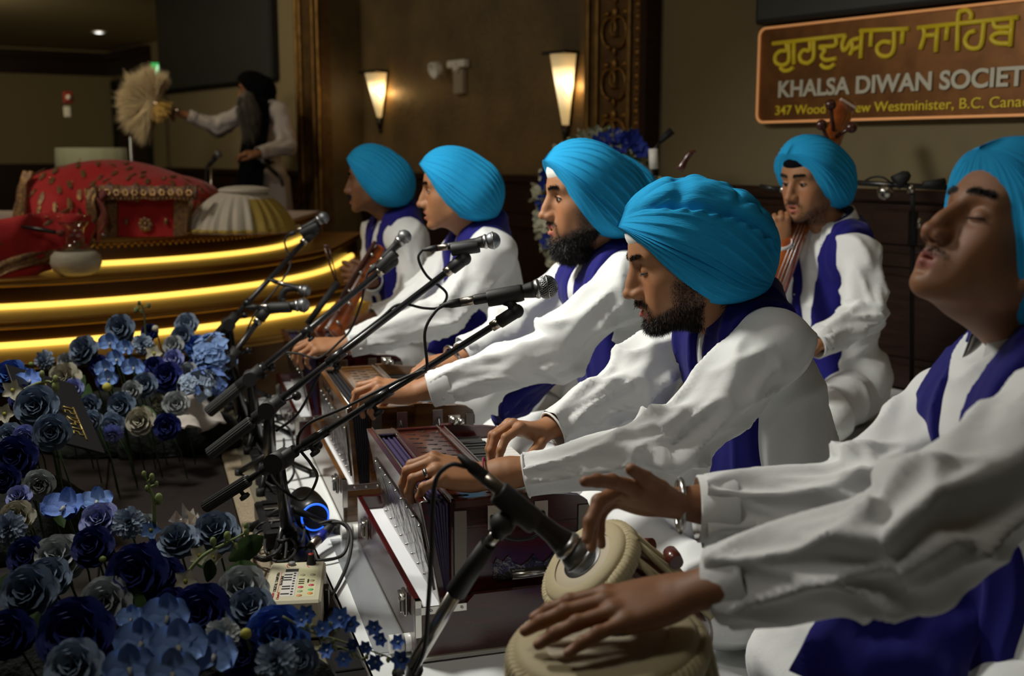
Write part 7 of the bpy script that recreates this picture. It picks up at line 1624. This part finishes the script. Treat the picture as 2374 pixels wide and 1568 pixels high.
# stems/foam mounds that carry the blooms
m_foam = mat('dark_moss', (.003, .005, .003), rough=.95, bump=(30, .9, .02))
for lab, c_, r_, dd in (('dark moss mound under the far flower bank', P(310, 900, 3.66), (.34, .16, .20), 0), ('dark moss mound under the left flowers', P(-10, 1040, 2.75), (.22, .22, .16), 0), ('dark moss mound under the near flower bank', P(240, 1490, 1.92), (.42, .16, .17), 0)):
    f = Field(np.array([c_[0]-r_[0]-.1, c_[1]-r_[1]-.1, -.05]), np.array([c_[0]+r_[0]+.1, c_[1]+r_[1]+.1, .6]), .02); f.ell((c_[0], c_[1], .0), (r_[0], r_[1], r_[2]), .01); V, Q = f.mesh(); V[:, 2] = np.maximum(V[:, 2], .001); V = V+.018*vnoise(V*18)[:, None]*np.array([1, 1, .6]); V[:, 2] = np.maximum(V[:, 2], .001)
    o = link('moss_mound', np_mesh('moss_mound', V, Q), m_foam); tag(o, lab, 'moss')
# white tulle and clear wrap
m_tulle = mat('white_tulle', (.42, .38, .34), rough=.8)
o = ribbon('tulle', [P(400, 985, 3.3), P(440, 965, 3.35), P(470, 955, 3.45), P(500, 950, 3.5)], .12, .004, m_tulle, None, .008, axis=(0, 1, .3)); tag(o, 'crumpled off-white tulle at the right end of the far flower bank', 'cloth')
mb = MB(); V = []; r = np.random.RandomState(2)
for j in range(6):
    for i in range(10): V.append(PZ(395+i*12, 1190+j*9, .03)+r.randn(3)*.012)
mb.add(V, [(j*10+i, j*10+i+1, (j+1)*10+i+1, (j+1)*10+i) for j in range(5) for i in range(9)], False); o = mb.obj('cellophane', mat('cellophane', (.8, .8, .8), rough=.08, trans=.95)); tag(o, 'crumpled clear cellophane behind the near flower bank', 'wrapping')
# black card with gold Gurmukhi
th = thing('name_card', 'leaning black card with faint gold Gurmukhi letters between the flower banks', 'sign', tuple(P(170, 1080, 2.6)))
k1, k2, k3, k4 = P(142, 878, 2.95), P(168, 905, 2.98), P(222, 1060, 2.7), P(120, 1150, 2.45)
ctr = (k2+k4)/2; ux = nrm(P(222, 1030, 2.75)-P(165, 900, 2.97)); uy = nrm(P(105, 1040, 2.62)-P(190, 980, 2.85)); uy = nrm(uy-ux*ux.dot(uy)); nz = np.cross(ux, uy); nz = nz if nz[1] < 0 else -nz
M = np.eye(4); M[:3, 0] = ux; M[:3, 1] = uy; M[:3, 2] = nz; M[:3, 3] = P(165, 893, 2.98)
mb = MB(); mb.box(xf(M, (.165, .085, 0))[0], (.34, .19, .006), M[:3, :3], .001); mb.obj('board', mat('black_card', (.006, .007, .010), rough=.45), th)
mb = MB(); sgn = 1 if nz@np.cross(ux, uy) > 0 else 1
def cardstroke(pts): mb.tube([xf(M, (x, y, .0045*(1 if np.cross(ux, uy)@nz > 0 else 1)))[0] for x, y in pts], .0022, 6)
for row, (y0, xs) in enumerate(((.030, (.15, .175, .20, .225, .25, .275)), (.085, (.05, .075, .10, .125, .15, .175)))):
    cardstroke([(xs[0]-.01, y0), (xs[-1]+.02, y0)])
    for i, x in enumerate(xs):
        v = [[(x, y0), (x, y0+.03)], [(x, y0), (x+.002, y0+.014), (x-.010, y0+.016), (x-.010, y0+.028), (x+.006, y0+.030)], [(x, y0), (x, y0+.03), (x+.012, y0+.018), (x+.012, y0)], [(x-.004, y0), (x-.008, y0+.014), (x+.008, y0+.014), (x+.008, y0+.03)]][(i+row) % 4]
        cardstroke(v)
mb.obj('gold_lettering', mat('gold_ink', (.30, .22, .06), rough=.4, metal=.5), th)

# ---------------------------------------------------------------- floral wreath behind the bearded singer
c_ = P(1388, 470, 5.25); th = thing('flower_wreath', 'oval wreath of white blossoms with blue flowers on top, behind the bearded singer', 'wreath', (c_[0], c_[1], 0.0)); r = np.random.RandomState(4); mb = MB()
pc = petal_me('strip', fmat((.62, .62, .46)))
Vp = np.array([v.co[:] for v in pc.vertices]); Fp = [tuple(p.vertices) for p in pc.polygons]
for i in range(900):
    a = 2*PI*r.rand() if i % 2 else PI+r.randn()*.75; rx, rz = S(112, 5.25), S(160, 5.25); q = c_+np.array([math.cos(a)*rx, 0, math.sin(a)*rz-.05])+r.randn(3)*np.array([.022, .02, .022])+np.array([0, -.02, 0])
    n_ = nrm(r.randn(3)+np.array([0, -1.2, .1])); F = framez(q, n_)
    for k in range(5): M = pmat(F, 2*PI*k/5, 50, .05, 0, 0, 2.2); mb.add(xf(M, Vp), Fp)
o = mb.obj('white_blossoms', fmat((.62, .62, .46)), th); o['kind'] = 'stuff'
mb = MB(); mb.tube([c_+np.array([math.cos(a)*S(112, 5.25), .03, math.sin(a)*S(160, 5.25)-.05]) for a in np.linspace(0, 2*PI, 33)], .03, 8, False); mb.tube([c_+np.array([0, .05, -.3]), np.array([c_[0], c_[1]+.05, .0])], .012, 8); mb.tube([c_+np.array([-.1, .05, -.3]), np.array([c_[0]-.2, c_[1]+.05, .0])], .012, 8); mb.obj('frame', fmat(LEAF), th)
bl = petal_me('star', fmat((.008, .03, .32)))
for i, (x, y) in enumerate([(1400, 325), (1425, 318), (1452, 322), (1475, 335), (1488, 350), (1440, 338), (1410, 345), (1270, 400), (1266, 425), (1272, 560), (1268, 500), (1465, 318), (1385, 335), (1262, 470)]):
    q = P(x, y, 5.18); F = framez(q, nrm([r.randn()*.3, -1, r.randn()*.3]))
    b = bpy.data.objects.new('blue_flower', None); C.objects.link(b); b.parent = th; b.matrix_parent_inverse = parent_world(th).inverted()
    mb = MB(); V = np.array([v.co[:] for v in bl.vertices]); Fq = [tuple(p.vertices) for p in bl.polygons]
    for k in range(6): mb.add(xf(pmat(F, 2*PI*k/6, 55, .045, 0, 0, 1.6), V), Fq)
    bpy.data.objects.remove(b); mb.obj('blue_flower', fmat((.008, .03, .32)), th)
for i in range(10):
    q = P(1275+rng.uniform(-8, 230), 340+rng.uniform(-20, 40), 5.22); M = framez(q, nrm([rng.uniform(-1, 1), -.3, rng.uniform(-.2, 1)]))@np.diag([.09, .09, .09, 1.]); add_petal(th, petal_me('leaf', fmat((.10, .14, .02))), M, 'leaf')
for i in range(6):
    q = P(1285+rng.uniform(-12, 12), 385+i*12, 5.2); M = framez(q, nrm([rng.uniform(-.6, .3), -.3, rng.uniform(.2, 1)]))@np.diag([.08, .08, .08, 1.]); add_petal(th, petal_me('leaf', fmat((.10, .14, .02))), M, 'leaf')
# ---------------------------------------------------------------- the standing attendant with his whisk
d8 = 8.4
JM = J_(head=(588, 208, d8), neck=(604, 240, d8+.05), pel=(616, 420, d8+.05), shN=(652, 262, d8-.14), shF=(574, 256, d8+.24), elN=(664, 340, d8-.25), elF=(505, 296, d8+.20), wrN=(600, 356, d8-.45), wrF=(437, 268, d8+.10))
gl = -.40
kn = [np.array([JM['pel'][0]-.02, JM['pel'][1]-.10, .02]), np.array([JM['pel'][0]-.02, JM['pel'][1]+.12, .02])]; an = [q+np.array([.03, 0, -.38]) for q in kn]
man, im = build_person(dict(J=JM, seed=21, face=az(8), pitch=6, hscale=.98, h=.014, hres=.0045, k=.98, stand=True, knees=kn, ankles=an, shirtmat=mat('pale_kurta_cloth', (.50, .46, .46), rough=.85, bump=(7, .35, .012)),
    label='standing man in black turban with long grey beard, holding out the whisk', scarfmat=m_blackcloth, scarf=True, scarfp=(.06, .05, .09, .09, -.9),
    head=dict(beard='full', stub=.7, beardlen=.02, nstr=2500, turban=dict(layers=9, top=.92), turbanmat=m_blackcloth, lid=0, hairmat=m_greyhair, skin=(.30, .13, .06), nape=False),
    handN=dict(x=(-1, -.2, .05), z=(0, -.4, 1), side=1, curls=KEYS, h=.005), handF=dict(x=(-1, -.1, .35), z=(.2, -.4, 1), side=-1, curls=((50, 60, 30),)*4, h=.005, s=1.05)))
# long beard, vest front, kurta skirt, shoulder strap
f = Field(P(588, 330, d8)-.4, P(588, 210, d8)+.4, .012); 
for a, b, ra, rb in (((572, 228), (576, 258), .045, .055), ((576, 258), (578, 295), .055, .035), ((578, 292), (574, 315), .035, .010)): f.cap(P(*a, d8-.24), P(*b, d8-.24), ra, rb, .03)
V, Q = f.mesh(); N = vnormals(V, Q); V = V+N*(ridge(V*[40, 40, 5], 2)*.012)[:, None]; link('long_beard', np_mesh('long_beard', V, Q), m_greyhair, man)
V2, F2 = strands(V, N, np.ones(len(V)), 1500, .07, .0018, 3, lambda b, n: n*.3+np.array([0, 0, -1.]), .15); link('beard_strands', np_mesh('beard_strands', V2, F2), m_greyhair, man)
o = ribbon('vest', [P(598, 225, d8-.15), P(596, 280, d8-.20), P(588, 340, d8-.21), P(582, 400, d8-.21), P(576, 450, d8-.22), P(572, 560, d8-.22)], [.14, .17, .17, .18, .19, .22], .03, m_blackcloth, man, .008, axis=(1, 0, 0))
f = Field(np.array([JM['pel'][0]-.35, JM['pel'][1]-.35, -.32]), np.array([JM['pel'][0]+.35, JM['pel'][1]+.35, .80]), .014)
f.cap(JM['pel'], JM['pel']*[1, 1, 0]+[.01, 0, -.12], .17, .21, .02); V, Q = f.mesh(); N = vnormals(V, Q); V = V+N*(ridge(V*[7, 7, 1.2], 4)*.03)[:, None]; link('kurta_skirt', np_mesh('kurta_skirt', V, Q), MATS['pale_kurta_cloth'], man)
mb = MB(); mb.tube([P(607, 372, d8-.22), P(628, 392, d8-.20), P(650, 412, d8-.16)], .015, 6, flat=.4); mb.tube([P(648, 405, d8-.17), P(656, 432, d8-.16)], .012, 6); mb.obj('black_strap', m_blk, man)
f = [JM['ankle'] if 'ankle' in JM else None]
for q in an: mb = MB(); mb.sphere(q+np.array([-.06, 0, .0]), (.13, .05, .035), 14, 8); mb.obj('shoe', m_blk, man)
# whisk
th = thing('whisk', 'cream long-haired ceremonial whisk fanning out in the standing man hand', 'whisk', tuple(P(405, 252, d8)))
mb = MB(); h0, h1 = P(412, 257, d8+.02), P(348, 237, d8-.02); mb.tube([h0, h0+(h1-h0)*.3, h0+(h1-h0)*.6, h1], [.013, .016, .013, .022], 10); mb.sphere(h0, .02, 10, 6); mb.obj('silver_handle', mat('aged_silver', (.45, .35, .30), rough=.3, metal=1), th)
r = np.random.RandomState(8); n = 5200; ctr = P(352, 238, d8); an_ = r.uniform(math.radians(58), math.radians(262), n); L = .245*(.72+.45*r.rand(n))*(1+.05*np.sin(an_*9)+.04*np.sin(an_*23)); dep = r.randn(n)*.26
d = np.stack([np.cos(an_), dep, np.sin(an_)], 1); d /= np.linalg.norm(d, axis=1)[:, None]; d[:, 0] *= .93
b = ctr+r.randn(n, 3)*.012; sag = np.stack([np.zeros(n), np.zeros(n), -np.ones(n)], 1)*.05*r.rand(n)[:, None]
Vs = []; side = np.cross(d, np.array([0, 1, 0])+r.randn(n, 3)*.3); side /= np.linalg.norm(side, axis=1)[:, None]
b0_, b1_, b2_ = b, b+d*(L*.5)[:, None]+sag*.3, b+d*L[:, None]+sag
Vs = np.stack([b0_-side*.0012, b0_+side*.0012, b1_+side*.0038, b1_-side*.0038, b2_], 1).reshape(-1, 3); q = np.arange(n)*5
o = link('whisk_hair', np_mesh('whisk_hair', Vs, [tuple(t) for t in np.stack([q, q+1, q+2, q+3], 1)]+[tuple(t) for t in np.stack([q+3, q+2, q+4], 1)]), mat('cream_hair', (.66, .53, .33), rough=.7), th); o['kind'] = 'stuff'
n = 700; an_ = r.uniform(math.radians(275), math.radians(350), n); d = np.stack([np.cos(an_), r.randn(n)*.2, np.sin(an_)], 1); L = .13*(.6+.5*r.rand(n)); b = ctr+r.randn(n, 3)*.01; side = np.cross(d, [0, 1, 0]); e = b+d*L[:, None]
Vs = np.stack([b-side*.002, b+side*.002, e+side*.003, e-side*.003], 1).reshape(-1, 3); o = link('golden_tuft', np_mesh('golden_tuft', Vs, (np.arange(n)[:, None]*4+np.arange(4)).astype(int)), mat('golden_hair', (.45, .27, .05), rough=.6), th); o['kind'] = 'stuff'
# ---------------------------------------------------------------- bangles, ring, wrist thread
def ringat(name, c, d, r, t, m, label, parent=None, cat='bracelet', flat=1.):
    M = framez(c, d); mb = MB(); mb.tube([xf(M, (r*math.cos(a), r*math.sin(a)*flat, 0))[0] for a in np.linspace(0, 2*PI, 41)], t, 8, False); return mb.obj(name, m, parent)
ringat('steel_bangle', P(1577, 1172, 1.66), nrm(P(1622, 1180, 1.66)-P(1568, 1160, 1.66))+np.array([.1, 0, .35]), .040, .0042, m_steel, None, g5)
ringat('steel_bangle', P(1050, 833, 3.13), J3['wrF']-J3['elF'], .038, .005, m_steel, None, g3)
ringat('red_wrist_thread', P(1128, 1100, 2.17), J4['wrN']-J4['elN'], .036, .0022, mat('maroon_thread', (.25, .02, .05), rough=.7), None, g4, flat=.9)
# finger ring on the near hand of the front singer

def fpt(i, cu, sp, t):
    (bx, by, bz), ls, r_ = FING[i]; a = math.radians(cu[0]); s = math.radians(sp); q = np.array([bx, by, bz]); return q+t*ls[0]*np.array([math.cos(a)*math.cos(s), math.cos(a)*math.sin(s), -math.sin(a)]), np.array([math.cos(a)*math.cos(s), math.cos(a)*math.sin(s), -math.sin(a)])
hm = frame(P(1118, 1106, 2.17), P(1010, 1082, 2.15)-P(1118, 1106, 2.17), (-.1, -.35, 1)); hm[:3, :3] *= 1.1
q_, d_ = fpt(2, (38, 55, 25), -4, .42); q_ = q_*[1, -1, 1]; d_ = d_*[1, -1, 1]; Mr = framez(xf(hm, q_)[0], hm[:3, :3]@d_); mb = MB(); mb.lathe([(.0112, -.0035), (.0118, -.0035), (.0118, .0035), (.0112, .0035)], 24, Mr, close=True); mb.obj('finger_ring', m_steel, g4)

# hanging ends of the long blue scarves
def scarf_end(par, pts, wid, depth_dir=(1, 0, 0), ruf=.006): ribbon('scarf_end', pts, wid, .008, m_scarf, par, ruf, axis=depth_dir, waves=13)
scarf_end(g5, [P(2205, 1300, 1.56), P(2160, 1380, 1.52), P(2095, 1470, 1.48), P(2040, 1560, 1.44), P(2010, 1640, 1.42)], [.12, .16, .19, .21, .22])
scarf_end(g3, [P(1318, 850, 3.10), P(1280, 885, 3.06), P(1225, 925, 3.00), P(1165, 962, 2.95), P(1150, 975, 2.94)], [.14, .17, .17, .14, .10], (.7, 0, .7), .008)
scarf_end(g2, [P(1085, 690, 3.84), P(1072, 740, 3.82), P(1055, 790, 3.80), P(1045, 830, 3.78)], [.10, .14, .16, .17])
scarf_end(g4, [P(1640, 1090, 2.42), P(1625, 1140, 2.40), P(1615, 1200, 2.38)], [.12, .15, .16])
